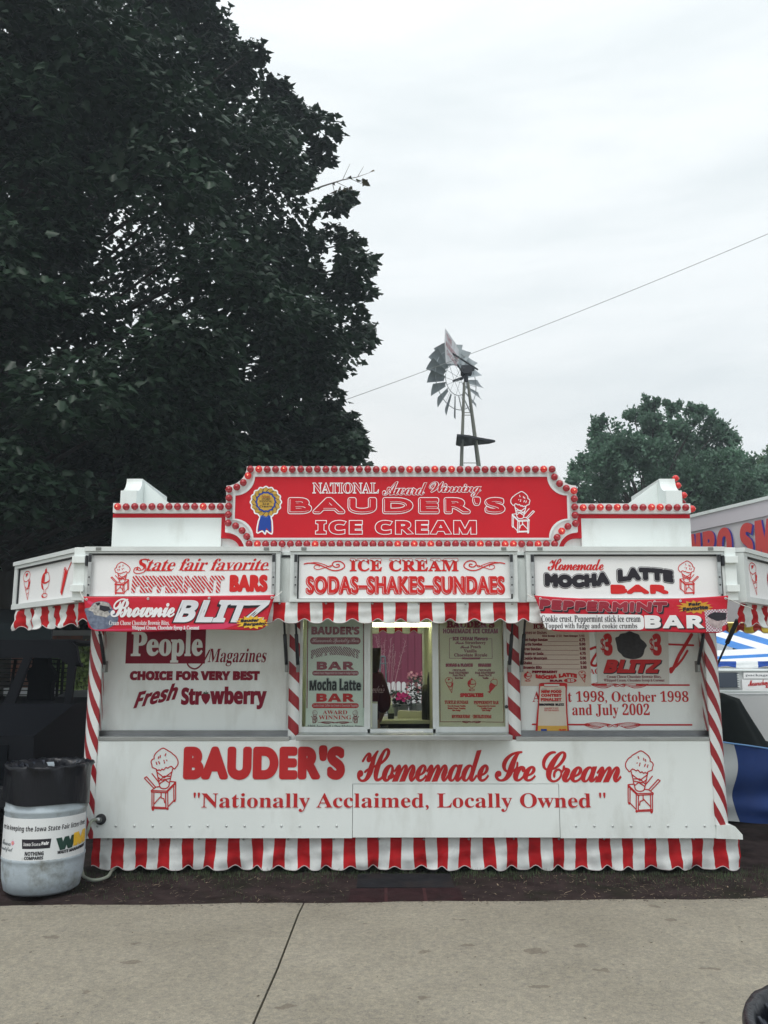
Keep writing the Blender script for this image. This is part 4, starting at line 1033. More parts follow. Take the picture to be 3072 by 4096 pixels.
# brownie in a tub
tub = pS([(512,958),(545,950),(560,925),(600,912),(650,920),(672,950),(690,975),(712,1010),(700,1045),(650,1075),(600,1083),(560,1078),(535,1040),(522,1000)], YBN, z1c)
draw(cl, [('F', spline(tub, 3, True), 0)], sf, mat('tub_print', (.10, .13, .22), .4, var=.3, scale=30, col2=(.2, .24, .32)), 'brownie_picture', .003)
draw(cl, [('F', pS([(528,965),(555,940),(575,920),(610,914),(655,925),(668,955),(650,975),(665,990),(640,1010),(600,1000),(570,995),(560,975)], YBN, z1c), 0)], sf, mat('cream_topping_print', (.42, .40, .38), .5, var=.55, scale=45, col2=(.6, .58, .55)), 'brownie_picture', .0045)
draw(cl, [('F', pS([(600,935),(655,945),(668,965),(630,975),(600,962)], YBN, z1c), 0), ('F', pS([(575,925),(600,918),(605,928),(590,940)], YBN, z1c), 0)], sf, BLACKP, 'brownie_picture', .006)
text(cl, 'Brownie', bx1(z1c, 668, 895, 1057, 1010), sf, 'script', WHITEP, fat=.0035, space=.84, lift=.007)
b = bx1(z1c, 1052, 906, 1628, 1040)
text(cl, 'BLITZ', tuple(np.array(b) + np.array((-.012, -.004, -.008, -.010))), sf, 'sansi', BLACKP, fat=.013, shear=.12, lift=.003)
text(cl, 'BLITZ', b, sf, 'sansi', mat('silver_print', (.74, .76, .80), .4), fat=.0065, shear=.12, lift=.0055)
text(cl, 'Cream Cheese Chocolate Brownie Bites,', bx(*cv(300, 1980, .3617)(375, 1388, 1050, 1446), YBN), sf, 'serif', WHITEP, lift=.006)
text(cl, 'Whipped Cream, Chocolate Syrup & Coconut', bx1(z1c, 795, 1060, 1204, 1090), sf, 'serif', WHITEP, fat=.0008, lift=.006)
def burst(par, cx, cy, rx, ry, Y, sfn, m, n=15, lift=.008, name='starburst'):
    rr = random.Random(8); pts = []
    for k in range(2 * n):
        t = 2 * PI * k / (2 * n); q = rr.uniform(.95, 1.12) if k % 2 == 0 else .72
        p = W(cx + rx * q * math.cos(t), cy + ry * q * math.sin(t), Y); pts.append((p.x, p.z))
    return draw(par, [('F', pts, 0)], sfn, m, name, lift)
cx, cy = z1c(1522, 1040); burst(cl, cx, cy, 66, 27, YBN, sf, YEL)
text(cl, 'Bauder', bx1(z1c, 1452, 1016, 1562, 1040), sf, 'sans', BLACKP, fat=.0022, lift=.009, shear=.15, warp=lambda u, v: (u, v * .8 + .2 * u))
text(cl, 'Bargain!', bx1(z1c, 1468, 1036, 1602, 1066), sf, 'sans', BLACKP, fat=.0022, lift=.009, shear=.15, warp=lambda u, v: (u, v * .75 + .25 * u))
def grommet(par, p, Y=YBN):
    MB().lathe([(.004, .001), (.009, .001), (.010, .004), (.005, .005), (.004, .001)], (p.x, Y, p.z), 12, axis='y').build('grommet', TRIM, par, True)
def cordp(par, a, b, sag=.01, r=.0035):
    a = Vector(a); b = Vector(b); P = [a.lerp(b, k / 8) - Vector((0, 0, sag * math.sin(PI * k / 8))) for k in range(9)]
    MB().tube(P, r, 6).build('tie_cord', mat('cord_white', (.7, .7, .66), .8) if 'cord_white' not in MATS else MATS['cord_white'], par, True)
for u in (.018, .34, .66, .985):
    p = cs_[0].lerp(cs_[1], u); p = p - Vector((0, 0, .022)); q = sf(p.x, p.z, 0); grommet(cl, p, q[1] - .001)
cordp(root, (cs_[0].x + .014, YBN - .01, cs_[0].z - .022), (cs_[0].x - .035, YF_ - .035, cs_[0].z + .05))
cordp(root, (cs_[1].x - .012, YBN - .01, cs_[1].z - .022), (cs_[1].x + .05, YF_ - .01, cs_[1].z + .03))
# right banner
root, cl, sf, cs_ = banner('vinyl_banner', 'red vinyl banner with a white text bar, sagging under the right awning sign', ((2136, 2382), (2912, 2382), (2905, 2530), (2188, 2524)), .03, YBN, .012, 6, VINR, .02)
def sagp(u, v): return (u, v * .86 + .14 * (1 - v) * 0 + .14 * (1 - 3.2 * u * (1 - u) * .9))
MRD = mat('dark_red_print', (.30, .012, .03), .4)
b = bx1(z3c, 358, 842, 1090, 920)
wsg = lambda u, v: (u, v * .74 + .26 * ((1 - min(1, u * 1.25)) ** 2))
text(cl, 'PEPPERMINT', tuple(np.array(b) + np.array((.010, .012, -.012, -.012))), sf, 'reg', BLACKP, fat=.012, warp=wsg, lift=.0022, rnd=True, space=1.15, shear=.08)
text(cl, 'PEPPERMINT', b, sf, 'reg', PALEP, fat=.0125, warp=wsg, lift=.004, rnd=True, space=1.15, shear=.08)
text(cl, 'PEPPERMINT', tuple(np.array(b) + np.array((.0035, -.0035, .0035, -.0035))), sf, 'reg', MRD, fat=.009, warp=wsg, lift=.0058, rnd=True, space=1.15, shear=.08)
x0, x1, z0, z1 = bx1(z3c, 385, 928, 957, 1020)
pts = [(x0 - .028, z1 + .002), (x1 - .03, z1 - .006), (x1 - .006, z1 - .016), (x1, z1 - .035), (x1, z0 + .03), (x1 - .01, z0 + .01), (x1 - .03, z0 + .004), (x0 + .035, z0 + .004), (x0 + .012, z0 + .02)]
draw(cl, [('F', pts, 0)], sf, WHITEP, 'text_bar', .0035)
text(cl, 'Cookie crust, Peppermint stick ice cream', bx1(z3c, 374, 936, 937, 984), sf, 'serif', BLACKP, lift=.0045)
text(cl, 'Topped with fudge and cookie crumbs', bx1(z3c, 394, 980, 918, 1018), sf, 'serif', BLACKP, lift=.0045)
b = bx1(z3c, 960, 936, 1290, 1010)
text(cl, 'BAR', tuple(np.array(b) + np.array((.010, .012, -.008, -.008))), sf, 'sans', BLACKP, fat=.009, lift=.0025, space=1.15)
text(cl, 'BAR', b, sf, 'sans', WHITEP, fat=.0065, lift=.0045, space=1.15)
cx, cy = z3c(1245, 890); burst(cl, cx, cy, 74, 27, YBN, sf, mat('amber_print', (.62, .30, .02), .5), lift=.003)
text(cl, 'Fair', bx1(z3c, 1205, 862, 1275, 884), sf, 'sans', BLACKP, fat=.0025, lift=.006, warp=lambda u, v: (u, v * .8 + .2 * u))
text(cl, 'Favorite', bx1(z3c, 1172, 878, 1318, 914), sf, 'sans', BLACKP, fat=.0025, lift=.006, warp=lambda u, v: (u, v * .6 + .4 * u))
chk = bpy.data.materials.new('checker_print'); chk.use_nodes = True; t = chk.node_tree
ck = t.nodes.new('ShaderNodeTexChecker'); ck.inputs['Scale'].default_value = 85; ck.inputs[1].default_value = (.62, .6, .62, 1); ck.inputs[2].default_value = (.30, .10, .16, 1)
co = t.nodes.new('ShaderNodeTexCoord'); t.links.new(co.outputs['Object'], ck.inputs[0]); t.links.new(ck.outputs[0], t.nodes['Principled BSDF'].inputs['Base Color'])
draw(cl, [('F', pS([(1297,905),(1430,900),(1428,985),(1395,1000),(1398,1030),(1305,1030)], YBN, z3c), 0)], sf, chk, 'dessert_picture', .003)
draw(cl, [('F', pS([(1310,940),(1350,918),(1425,922),(1420,960),(1370,968),(1335,955)], YBN, z3c), 0)], sf, BLACKP, 'dessert_picture', .0052)
draw(cl, [('F', pS([(1312,945),(1335,957),(1370,970),(1420,962),(1400,990),(1395,1012),(1350,1005),(1320,985)], YBN, z3c), 0)], sf, mat('ice_cream_picture', (.42, .34, .34), .5, var=.3, scale=40), 'dessert_picture', .0045)
for u in (.03, .3, .62, .75, .985):
    p = cs_[0].lerp(cs_[1], u); p = p - Vector((0, 0, .02 + .03 * 4 * u * (1 - u))); q = sf(p.x, p.z, 0); grommet(cl, p, q[1] - .001)
cordp(root, (cs_[0].x + .022, YBN - .01, cs_[0].z - .02), (cs_[0].x - .05, YF_ - .02, cs_[0].z + .015))
cordp(root, (cs_[1].x - .012, YBN - .01, cs_[1].z - .022), W(3006, 2436, YF_ + .05) - Vector((0, .02, 0)), .004)

# ================================================================== POSTERS on the right wall
YPO = YW - .012
def board(name, label, pts, Y, m, cat='menu board', th=.004):
    root = empty(name, (sum(p[0] for p in pts) / len(pts), Y, min(p[1] for p in pts)), label, cat)
    o = MB().prism(pts, plane(Y), -th, 0).build('sheet', m, root); return root, o
BEIGE = mat('beige_board', (.60, .52, .44), .5, var=.04, scale=2)
PALEB = mat('pale_board', (.60, .60, .56), .5, var=.04, scale=2)
zp = cv(2050, 2500, .27125)
pts = pS([(125, 897), (1162, 905), (1118, -120), (170, -120)], YPO, zp)
root, sh_ = board('price_board', 'beige price board with a column of prices on the wall right of the window', pts, YPO, BEIGE, 'menu board')
PO = plane(YPO)
P_ = lambda *a: bx(*zp(*a), YPO)
text(sh_, 'ICE CREAM', P_(305, -18, 800, 58), PO, 'serif', MAROON, fat=.002)
text(sh_, 'Cones or Dishes', P_(158, 85, 502, 136), PO, 'sans', MAROON)
text(sh_, 'One Scoop', P_(435, 146, 625, 183), PO, 'sans', MAROON, fat=.0008); text(sh_, '2.50', P_(645, 143, 724, 178), PO, 'sans', MAROON)
text(sh_, 'Two Scoops', P_(750, 146, 960, 183), PO, 'sans', MAROON, fat=.0008); text(sh_, '5.00', P_(982, 143, 1060, 178), PO, 'sans', MAROON)
rows = (('Hot Fudge Sundae', 518, 193, 245, '4.75', 968), ('Turtle Sundae', 435, 262, 306, '5.00', 972), ('Oreo Sundae', 415, 330, 376, '5.00', 975), ('Floats or Soda', 455, 398, 444, '4.75', 978), ('Cookie Mountain', 508, 466, 514, '5.00', 982), ('Shake', 286, 535, 582, '5.00', 986), ('Brownie Blitz', 432, 602, 650, '3.00', 990))
its = []
for s_, xr, y0, y1, pr, xl in rows:
    text(sh_, s_, P_(158, y0, xr, y1 + (6 if 'g' in s_ else 0)), PO, 'sans', MAROON, fat=.0008)
    text(sh_, pr, P_(xl + 12, y0 - 1, xl + 102, y1 - 3), PO, 'sans', MAROON, fat=.0008)
    its.append(('l', pS([(xr + 4, y1 - 3), (xl, y1 - 1)], YPO, zp), .0012))
draw(sh_, its, PO, MAROON, 'ruled_line')
text(sh_, 'PEPPERMINT', P_(288, 672, 662, 712), PO, 'sans', MAROON, fat=.0022)
text(sh_, 'or', P_(445, 722, 488, 740), PO, 'sans', MAROON)
text(sh_, 'MOCHA', P_(340, 725, 655, 800), PO, 'sans', REDP, fat=.004, warp=lambda u, v: (u, v * .75 + .25 * (2 * u - 1) ** 2))
text(sh_, 'LATTE', P_(680, 705, 948, 782), PO, 'sans', REDP, fat=.004, warp=lambda u, v: (u, v * .75 + .25 * (1 - (2 * u - 1) ** 2)))
text(sh_, 'BAR', P_(548, 805, 742, 838), PO, 'sans', MAROON, fat=.003)
q = pS([(850 + 95 * math.cos(t * PI / 12), 819 + 33 * math.sin(t * PI / 12)) for t in range(24)], YPO, zp)
draw(sh_, [('F', q, 0)], PO, REDP, 'price_oval', .002); text(sh_, '$5', P_(805, 795, 910, 843), PO, 'sans', PALEB, fat=.001, lift=.004)
draw(sh_, icon('sundae', P_(165, 680, 282, 832), .0018) + icon('cone', P_(975, 678, 1092, 846), .0018), PO, REDP, 'treat_drawing')
# second poster
z6p = c6
pts = pS([(640, 182), (1070, 185), (1074, 497), (652, 493)], YPO, z6p)
pts[0] = (pts[0][0], pts[0][1] + .1); pts[1] = (pts[1][0], pts[1][1] + .1)
root, sh_ = board('dessert_poster', 'pale poster with a dark brownie between two red three dollar prices', pts, YPO - .002, PALEB, 'poster')
PO2 = plane(YPO - .002); P6 = lambda *a: bx(*c6(*a), YPO)
for x in (672, 962):
    text(sh_, '3', P6(x + 14, 198, x + 66, 330), PO2, 'sans', REDP, fat=.008, rnd=True)
    text(sh_, '$', P6(x - 4, 225, x + 20, 310), PO2, 'sans', REDP)
blob = [(755,225),(775,215),(785,200),(815,195),(840,184),(868,195),(895,205),(905,228),(930,250),(942,270),(930,290),(922,320),(905,340),(860,350),(810,340),(790,320),(770,300),(762,260)]
draw(sh_, [('F', spline(pS(blob, YPO, c6), 3, True), 0)], PO2, mat('dark_brownie_print', (.02, .018, .02), .5, var=.6, scale=40), 'brownie_picture', .002)
b = P6(683, 352, 1028, 432)
text(sh_, 'BLITZ', tuple(np.array(b) + np.array((.004, .008, -.008, -.006))), PO2, 'sansi', BLACKP, fat=.010, lift=.002, shear=.1)
text(sh_, 'BLITZ', b, PO2, 'sansi', REDP, fat=.008, lift=.004, shear=.1)
text(sh_, 'Cream Cheese Chocolate Brownie Bites,', P6(705, 444, 1026, 464), PO2, 'serif', MAROON)
text(sh_, 'Whipped Cream, Chocolate Syrup & Coconut', P6(687, 466, 1046, 487), PO2, 'serif', MAROON)
# contest poster
Y3 = YPO - .012
fr_ = pS([(395, 870), (420, 856), (560, 848), (770, 852), (806, 862), (806, 900), (800, 1000), (812, 1300), (832, 1560), (825, 1590), (780, 1602), (400, 1610), (345, 1600), (340, 1570), (362, 1300), (385, 1080)], Y3, zp)
root, sh_ = board('contest_poster', 'small beige contest poster in a red frame, lowest on the right wall', fr_, Y3, MATS['red_print'], 'poster')
inn = pS([(410, 905), (460, 900), (470, 915), (670, 912), (690, 900), (770, 900), (782, 930), (780, 1000), (790, 1300), (808, 1570), (370, 1580), (385, 1300), (398, 1080), (405, 940)], Y3, zp)
PO3 = plane(Y3); P3 = lambda *a: bx(*zp(*a), Y3)
draw(sh_, [('F', inn, 0)], PO3, mat('contest_paper', (.66, .56, .42), .5, var=.1, scale=2, col2=(.66, .66, .62)), 'paper', .002)
q = P3(468, 872, 690, 905); draw(sh_, [('F', [(q[0], q[2]), (q[1], q[2]), (q[1], q[3]), (q[0], q[3])], 0)], PO3, PALEB, 'ribbon_drawing', .0032)
draw(sh_, [('l', pS([(430, 945), (505, 945)], Y3, zp), .0012), ('l', pS([(620, 945), (720, 945)], Y3, zp), .0012), ('l', pS([(420, 1131), (722, 1131)], Y3, zp), .001)], PO3, BLACKP, 'ruled_line', .003)
for s_, a in (('NEW FOOD', (422, 958, 722, 1004)), ('CONTEST', (420, 1014, 722, 1060)), ('FINALIST', (417, 1076, 722, 1122))): text(sh_, s_, P3(*a), PO3, 'sans', REDP, fat=.002)
text(sh_, 'BROWNIE BLITZ', P3(392, 1155, 760, 1192), PO3, 'sans', BLACKP, fat=.002)
text(sh_, 'SCAN HERE TO VOTE', P3(470, 1216, 675, 1240), PO3, 'sans', REDP); text(sh_, 'FOR YOUR FAVORITE!', P3(468, 1247, 682, 1271), PO3, 'sans', REDP)
q = P3(374, 1485, 808, 1572); draw(sh_, [('F', [(q[0], q[2]), (q[1], q[2]), (q[1], q[3]), (q[0], q[3])], 0)], PO3, mat('mustard_print', (.62, .36, .06), .5), 'yellow_band', .0033)
q = P3(418, 1532, 505, 1564); draw(sh_, [('F', [(q[0], q[2]), (q[1], q[2]), (q[1], q[3]), (q[0], q[3])], 0)], PO3, BLUEP, 'blue_block', .0046)
text(sh_, '7-17', P3(685, 1532, 785, 1566), PO3, 'sans', REDB, fat=.0015, lift=.005)

# ================================================================== WINDOW MENUS
YMN = fy + .022
zl = cv(1100, 2480, .27728); zr = cv(1720, 2480, .24111)
ML = lambda *a: bx(*zl(*a), YMN); PMN = plane(YMN)
def translucent(m, fac, tint=None):
    t = m.node_tree; b = t.nodes['Principled BSDF']; o = t.nodes['Material Output']; tr_ = t.nodes.new('ShaderNodeBsdfTranslucent'); x = t.nodes.new('ShaderNodeMixShader'); x.inputs[0].default_value = fac
    src = b.inputs['Base Color'].links[0].from_socket if b.inputs['Base Color'].links else None
    if src and not tint: t.links.new(src, tr_.inputs[0])
    else: tr_.inputs[0].default_value = (*(tint or b.inputs['Base Color'].default_value[:3]), 1)
    t.links.new(b.outputs[0], x.inputs[1]); t.links.new(tr_.outputs[0], x.inputs[2]); t.links.new(x.outputs[0], o.inputs[0])
MENU = mat('menu_sheet', (.60, .65, .58), .45, var=.04, scale=1.5)
pts = pS([(440, 1532), (1310, 1532), (1288, -150), (462, -150)], YMN, zl)
root, sh_ = board('window_menu', 'tall menu listing bars behind the left window pane', pts, YMN, MENU)
draw(sh_, [('l', pS([(475, -100), (462, 1268)], YMN, zl), .0035), ('l', pS([(1275, -100), (1283, 1262)], YMN, zl), .0035)], PMN, MAROON, 'border_line')
text(sh_, "BAUDER'S", ML(525, 95, 1218, 212), PMN, 'sans', MAROON, fat=.004, rnd=True)
def pill(a, m, par=None):
    x0, x1, z0, z1 = ML(*a); r = (z1 - z0) / 2; P = [(x0 + r - r * math.sin(t * PI / 8), (z0 + z1) / 2 + r * math.cos(t * PI / 8)) for t in range(9)] + [(x1 - r + r * math.sin(t * PI / 8), (z0 + z1) / 2 - r * math.cos(t * PI / 8)) for t in range(9)]
    draw(sh_, [('F', P, 0)], PMN, m, 'text_bar', .0022)
pill((505, 250, 1236, 352), MAROON); text(sh_, 'Homemade Specialty Bars', ML(530, 264, 1215, 345), PMN, 'script', PALEP, lift=.0035, space=.8)
mk2 = bpy.data.materials.new('dark_candy_print'); mk2.use_nodes = True; mk_candy(mk2, (.54, .58, .52), (.14, .01, .035), .014)
text(sh_, 'PEPPERMINT', ML(518, 378, 1225, 562), PMN, 'sans', mk2, fat=.006, warp=arch(.35))
text(sh_, 'BAR', ML(602, 600, 1142, 718), PMN, 'sans', MAROON, fat=.004, space=1.1)
pill((537, 732, 1208, 802), MAROON); text(sh_, 'Cookie Crust, Peppermint Ice Cream & Fudge Topping', ML(552, 745, 1195, 792), PMN, 'sans', PALEP, lift=.0035)
b = ML(490, 828, 1248, 1025)
text(sh_, 'Mocha Latte', b, PMN, 'sans', GREYP, fat=.0075, warp=lambda u, v: (u, v * (.8 + .2 * math.sin(PI * u))), lift=.0022, rnd=True); text(sh_, 'Mocha Latte', tuple(np.array(b) + np.array((.003, -.003, .003, -.003))), PMN, 'sans', MENU, fat=.0045, warp=lambda u, v: (u, v * (.8 + .2 * math.sin(PI * u))), lift=.0034, rnd=True)
text(sh_, 'Mocha Latte', tuple(np.array(b) + np.array((.005, -.005, .005, -.005))), PMN, 'sans', BLACKP, fat=.0025, warp=lambda u, v: (u, v * (.8 + .2 * math.sin(PI * u))), lift=.0045)
text(sh_, 'BAR', ML(597, 1060, 1142, 1180), PMN, 'sans', REDP, fat=.004, space=1.1)
pill((532, 1200, 1208, 1272), REDP); text(sh_, 'Cookie Crust, Coffee Ice Cream & Chocolate Topping', ML(550, 1214, 1190, 1262), PMN, 'sans', PALEP, lift=.0035)
text(sh_, 'AWARD', ML(690, 1302, 1042, 1360), PMN, 'serif', REDP); text(sh_, 'WINNING', ML(630, 1376, 1100, 1434), PMN, 'serif', REDP)
cone_cart(sh_, ML(538, 1298, 612, 1490), PMN, MAROON, .0012); cone_cart(sh_, ML(1120, 1298, 1196, 1490), PMN, MAROON, .0012, True)
p = pS([(868, 1475)], YMN, zl)[0]; draw(sh_, wings(p[0], p[1], .12, .014, .0012) + [('l', pS([(622, 1475), (700, 1475)], YMN, zl), .0015), ('l', pS([(1040, 1475), (1112, 1475)], YMN, zl), .0015)], PMN, MAROON, 'ornament')
text(sh_, '1801 Ingersoll • Des Moines, Iowa', ML(468, 1512, 1265, 1556), PMN, 'serif', BLACKP)
CREAM = mat('cream_menu_sheet', (.66, .64, .50), .45, var=.06, scale=1.2); translucent(CREAM, .4, (.85, .80, .40))
MR = lambda *a: bx(*zr(*a), YMN)
pts = pS([(135, 1775), (1258, 1775), (1222, -160), (122, -160)], YMN, zr)
root, sh_ = board('window_menu', 'tall menu of flavors and specialties behind the right window pane', pts, YMN, CREAM)
draw(sh_, [('l', pS([(152, -120), (170, 1688), (512, 1688)], YMN, zr), .002), ('l', pS([(862, 1690), (1225, 1695), (1190, -120)], YMN, zr), .002)], PMN, MAROON, 'border_line')
text(sh_, "BAUDER'S", MR(272, 10, 1068, 132), PMN, 'serif', MAROON, fat=.004)
text(sh_, 'HOMEMADE ICE CREAM', MR(216, 142, 1125, 224), PMN, 'sans', MAROON, fat=.002)
text(sh_, 'ICE CREAM Flavors', MR(375, 276, 960, 340), PMN, 'sans', MAROON, fat=.002)
draw(sh_, [('l', pS([(370, 300), (322, 300), (325, 636), (1032, 638), (1025, 312), (968, 312)], YMN, zr), .0018), ('F', pS([(530, 622), (828, 622), (828, 652), (530, 652)], YMN, zr), 0)], PMN, MAROON, 'border_line')
for s_, f, a in (('Fresh', 'script', (415, 355, 560, 402)), ('Strawberry', 'serif', (580, 350, 925, 415)), ('Fresh', 'script', (500, 425, 650, 472)), ('Peach', 'serif', (668, 418, 845, 470)), ('Vanilla', 'serif', (560, 485, 775, 540)), ('Chocolate Royale', 'serif', (400, 552, 950, 622)),
              ('SODAS & FLOATS', 'sans', (258, 720, 712, 778)), ('SHAKES', 'sans', (795, 720, 1015, 778)), ('CHOCOLATE', 'serif', (375, 815, 590, 850)), ('Fresh STRAWBERRY', 'serif', (312, 858, 645, 893)), ('Fresh PEACH', 'serif', (375, 898, 590, 935)), ('Root Beer', 'serif', (412, 945, 552, 978)),
              ('CHOCOLATE', 'serif', (800, 815, 1010, 850)), ('Fresh STRAWBERRY', 'serif', (745, 858, 1078, 893)), ('Fresh PEACH', 'serif', (805, 898, 1022, 935)), ('Vanilla', 'serif', (870, 945, 970, 980)), ('SPECIALTIES', 'sans', (498, 1212, 888, 1280)),
              ('TURTLE SUNDAE', 'serif', (242, 1335, 635, 1392)), ('PEPPERMINT BAR', 'serif', (725, 1340, 1140, 1398)), ('Two (2) Scoops Vanilla', 'serif', (290, 1412, 592, 1445)), ('Butter Pecan Topping', 'serif', (292, 1450, 588, 1484)), ('Hot Fudge', 'serif', (368, 1486, 508, 1518)),
              ('Peppermint Ice Cream', 'serif', (785, 1412, 1088, 1445)), ('Cookie Crust', 'serif', (845, 1450, 1028, 1480)), ('Hot Fudge', 'serif', (865, 1486, 1005, 1518)), ('HOT FUDGE SUNDAE', 'serif', (360, 1572, 662, 1628)), ('CHOCOLATE SUNDAE', 'serif', (710, 1572, 1018, 1632))):
    text(sh_, s_, MR(*a), PMN, f, REDP if a[1] > 1200 else MAROON, fat=.003 if f == 'sans' else .0008, space=.82 if f == 'script' else 1)
draw(sh_, icon('cone', MR(250, 955, 400, 1208), .002) + icon('sundae', MR(620, 955, 765, 1175), .002), PMN, REDP, 'treat_drawing')
draw(sh_, [('F', pS([(1000, 1040), (1095, 1085), (1060, 1130), (1000, 1200), (1005, 1222), (950, 1190), (985, 1180), (978, 1100)], YMN, zr), 0), ('c', pS([(1005, 1030), (1035, 990), (1090, 985), (1112, 1010), (1105, 1090), (1060, 1070)], YMN, zr), .002), ('l', pS([(1045, 985), (1050, 950)], YMN, zr), .0015)], PMN, REDP, 'treat_drawing')
p = pS([(688, 1688)], YMN, zr)[0]; draw(sh_, wings(p[0], p[1], .082, .012, .0013), PMN, MAROON, 'ornament')

# ================================================================== WORKER
def skin(name, J, Ed, m, parent, lv=2):
    me = bpy.data.meshes.new(name); org = ORG[parent.name]
    ks = list(J); me.from_pydata([tuple(Vector(J[k][:3]) - org) for k in ks], [(ks.index(a), ks.index(b)) for a, b in Ed], [])
    o = bpy.data.objects.new(name, me); C.objects.link(o); o.parent = parent; ORG[o.name] = org; me.materials.append(m)
    o.modifiers.new('skin', 'SKIN'); me.skin_vertices or None
    o.modifiers['skin'].use_smooth_shade = True
    sv = me.skin_vertices[0].data
    for i, k in enumerate(ks):
        r = J[k][3]; sv[i].radius = (r if not isinstance(r, tuple) else r); sv[i].use_root = (i == 0)
    s = o.modifiers.new('sub', 'SUBSURF'); s.levels = lv; s.render_levels = lv
    return o
z5w = lambda x, y, Y: W(*z5(x, y), Y)
wy = 8.25
wx = z5w(650, 700, wy).x - .05
pr = empty('person', (wx, wy, .26), 'worker in a maroon shirt leaning over inside the serving window, seen from behind', 'person')
SKIN = mat('skin', (.45, .27, .2), .5); SHIRT = mat('maroon_shirt', (.085, .012, .02), .8, bump=.4, bscale=25); HAIR = mat('brown_hair', (.05, .03, .018), .6, bump=.5, bscale=60, stretch=(1, 1, .2))
hz = z5w(640, 400, wy).z; shz = z5w(640, 480, wy).z
bz_ = .27
J = {'pelvis': (wx - .02, wy, 1.03, (.16, .12)), 'waist': (wx - .03, wy, 1.16, (.15, .11)), 'chest': (wx - .03, wy - .02, 1.38, (.145, .11)), 'neck0': (wx - .02, wy - .04, shz + .0, (.07, .06)), 'neck': (wx + .01, wy - .06, shz + .05, (.052, .05)), 'head0': (wx + .03, wy - .09, hz - .06, (.062, .07)), 'head1': (wx + .04, wy - .09, hz + .0, (.068, .078)), 'head2': (wx + .04, wy - .08, hz + .045, (.05, .055)), 'head3': (wx + .04, wy - .08, hz + .07, (.02, .02)),
     'shR': (wx + .105, wy - .02, shz - .07, .062), 'elR': (wx + .155, wy + .03, 1.24, .045), 'wrR': (wx + .10, wy + .20, 1.08, .03), 'haR': (wx + .07, wy + .27, 1.07, (.035, .018)),
     'shL': (wx - .22, wy - .02, shz - .07, .062), 'elL': (wx - .28, wy + .03, 1.22, .045), 'wrL': (wx - .2, wy + .2, 1.08, .03), 'haL': (wx - .18, wy + .27, 1.07, (.035, .018)),
     'hipR': (wx + .07, wy, .95, .09), 'knR': (wx + .08, wy - .02, .62, .06), 'anR': (wx + .08, wy, .34, .04), 'ftR': (wx + .08, wy - .12, .30, (.04, .03)),
     'hipL': (wx - .11, wy, .95, .09), 'knL': (wx - .12, wy - .02, .62, .06), 'anL': (wx - .12, wy, .34, .04), 'ftL': (wx - .12, wy - .12, .30, (.04, .03))}
J = {k: (*v[:3], v[3] if isinstance(v[3], tuple) else (v[3], v[3])) for k, v in J.items()}
E_ = [('pelvis', 'waist'), ('waist', 'chest'), ('chest', 'neck0'), ('neck0', 'neck'), ('neck', 'head0'), ('head0', 'head1'), ('head1', 'head2'), ('head2', 'head3'), ('chest', 'shR'), ('shR', 'elR'), ('elR', 'wrR'), ('wrR', 'haR'), ('chest', 'shL'), ('shL', 'elL'), ('elL', 'wrL'), ('wrL', 'haL'),
      ('pelvis', 'hipR'), ('hipR', 'knR'), ('knR', 'anR'), ('anR', 'ftR'), ('pelvis', 'hipL'), ('hipL', 'knL'), ('knL', 'anL'), ('anL', 'ftL')]
skin('body', J, E_, SKIN, pr)
g = lambda k, s, d=(0, 0, 0): (J[k][0] + d[0], J[k][1] + d[1], J[k][2] + d[2], (J[k][3][0] + s, J[k][3][1] + s))
Sj = {'w': g('pelvis', .035), 'a': g('waist', .03), 'b': g('chest', .028), 'c': g('neck0', .012, (0, 0, -.01)), 'r': g('shR', .03), 'e': g('elR', .032), 'f': (J['elR'][0] * .6 + J['wrR'][0] * .4, J['elR'][1] * .6 + J['wrR'][1] * .4, J['elR'][2] * .6 + J['wrR'][2] * .4, (.06, .06)), 'l': g('shL', .03), 'm': g('elL', .032)}
skin('shirt', Sj, [('w', 'a'), ('a', 'b'), ('b', 'c'), ('b', 'r'), ('r', 'e'), ('e', 'f'), ('b', 'l'), ('l', 'm')], SHIRT, pr)
Tj = {'p': g('pelvis', .02, (0, 0, -.02)), 'r': g('hipR', .02), 'k': g('knR', .025), 'a': g('anR', .03), 'l': g('hipL', .02), 'n': g('knL', .025), 'b': g('anL', .03)}
skin('trousers', Tj, [('p', 'r'), ('r', 'k'), ('k', 'a'), ('p', 'l'), ('l', 'n'), ('n', 'b')], mat('black_trousers', (.015, .015, .018), .9), pr)
Hj = {'h': (J['head1'][0], J['head1'][1] - .02, J['head1'][2] + .0, (.084, .09)), 'i': (J['head2'][0], J['head2'][1] - .01, J['head2'][2] + .005, (.064, .066)), 't': (J['head3'][0], J['head3'][1], J['head3'][2] + .015, (.025, .025)), 'j': (J['head0'][0] + .01, J['head0'][1] - .06, J['head0'][2] - .03, (.06, .045)), 'k': (J['neck'][0] + .02, J['neck'][1] - .06, J['neck'][2] + .0, (.035, .025))}
skin('hair', Hj, [('h', 'i'), ('i', 't'), ('h', 'j'), ('j', 'k')], HAIR, pr)
SHL = plane(wy - .20)
text(pr, "auder's", bx(*z5(628, 562, 728, 604), wy - .16), plane(wy - .185), 'script', PALEP, space=.8)
text(pr, 'Homemade Ice Cream', bx(*z5(590, 598, 720, 616), wy - .16), plane(wy - .185), 'script', PALEP, space=.8)
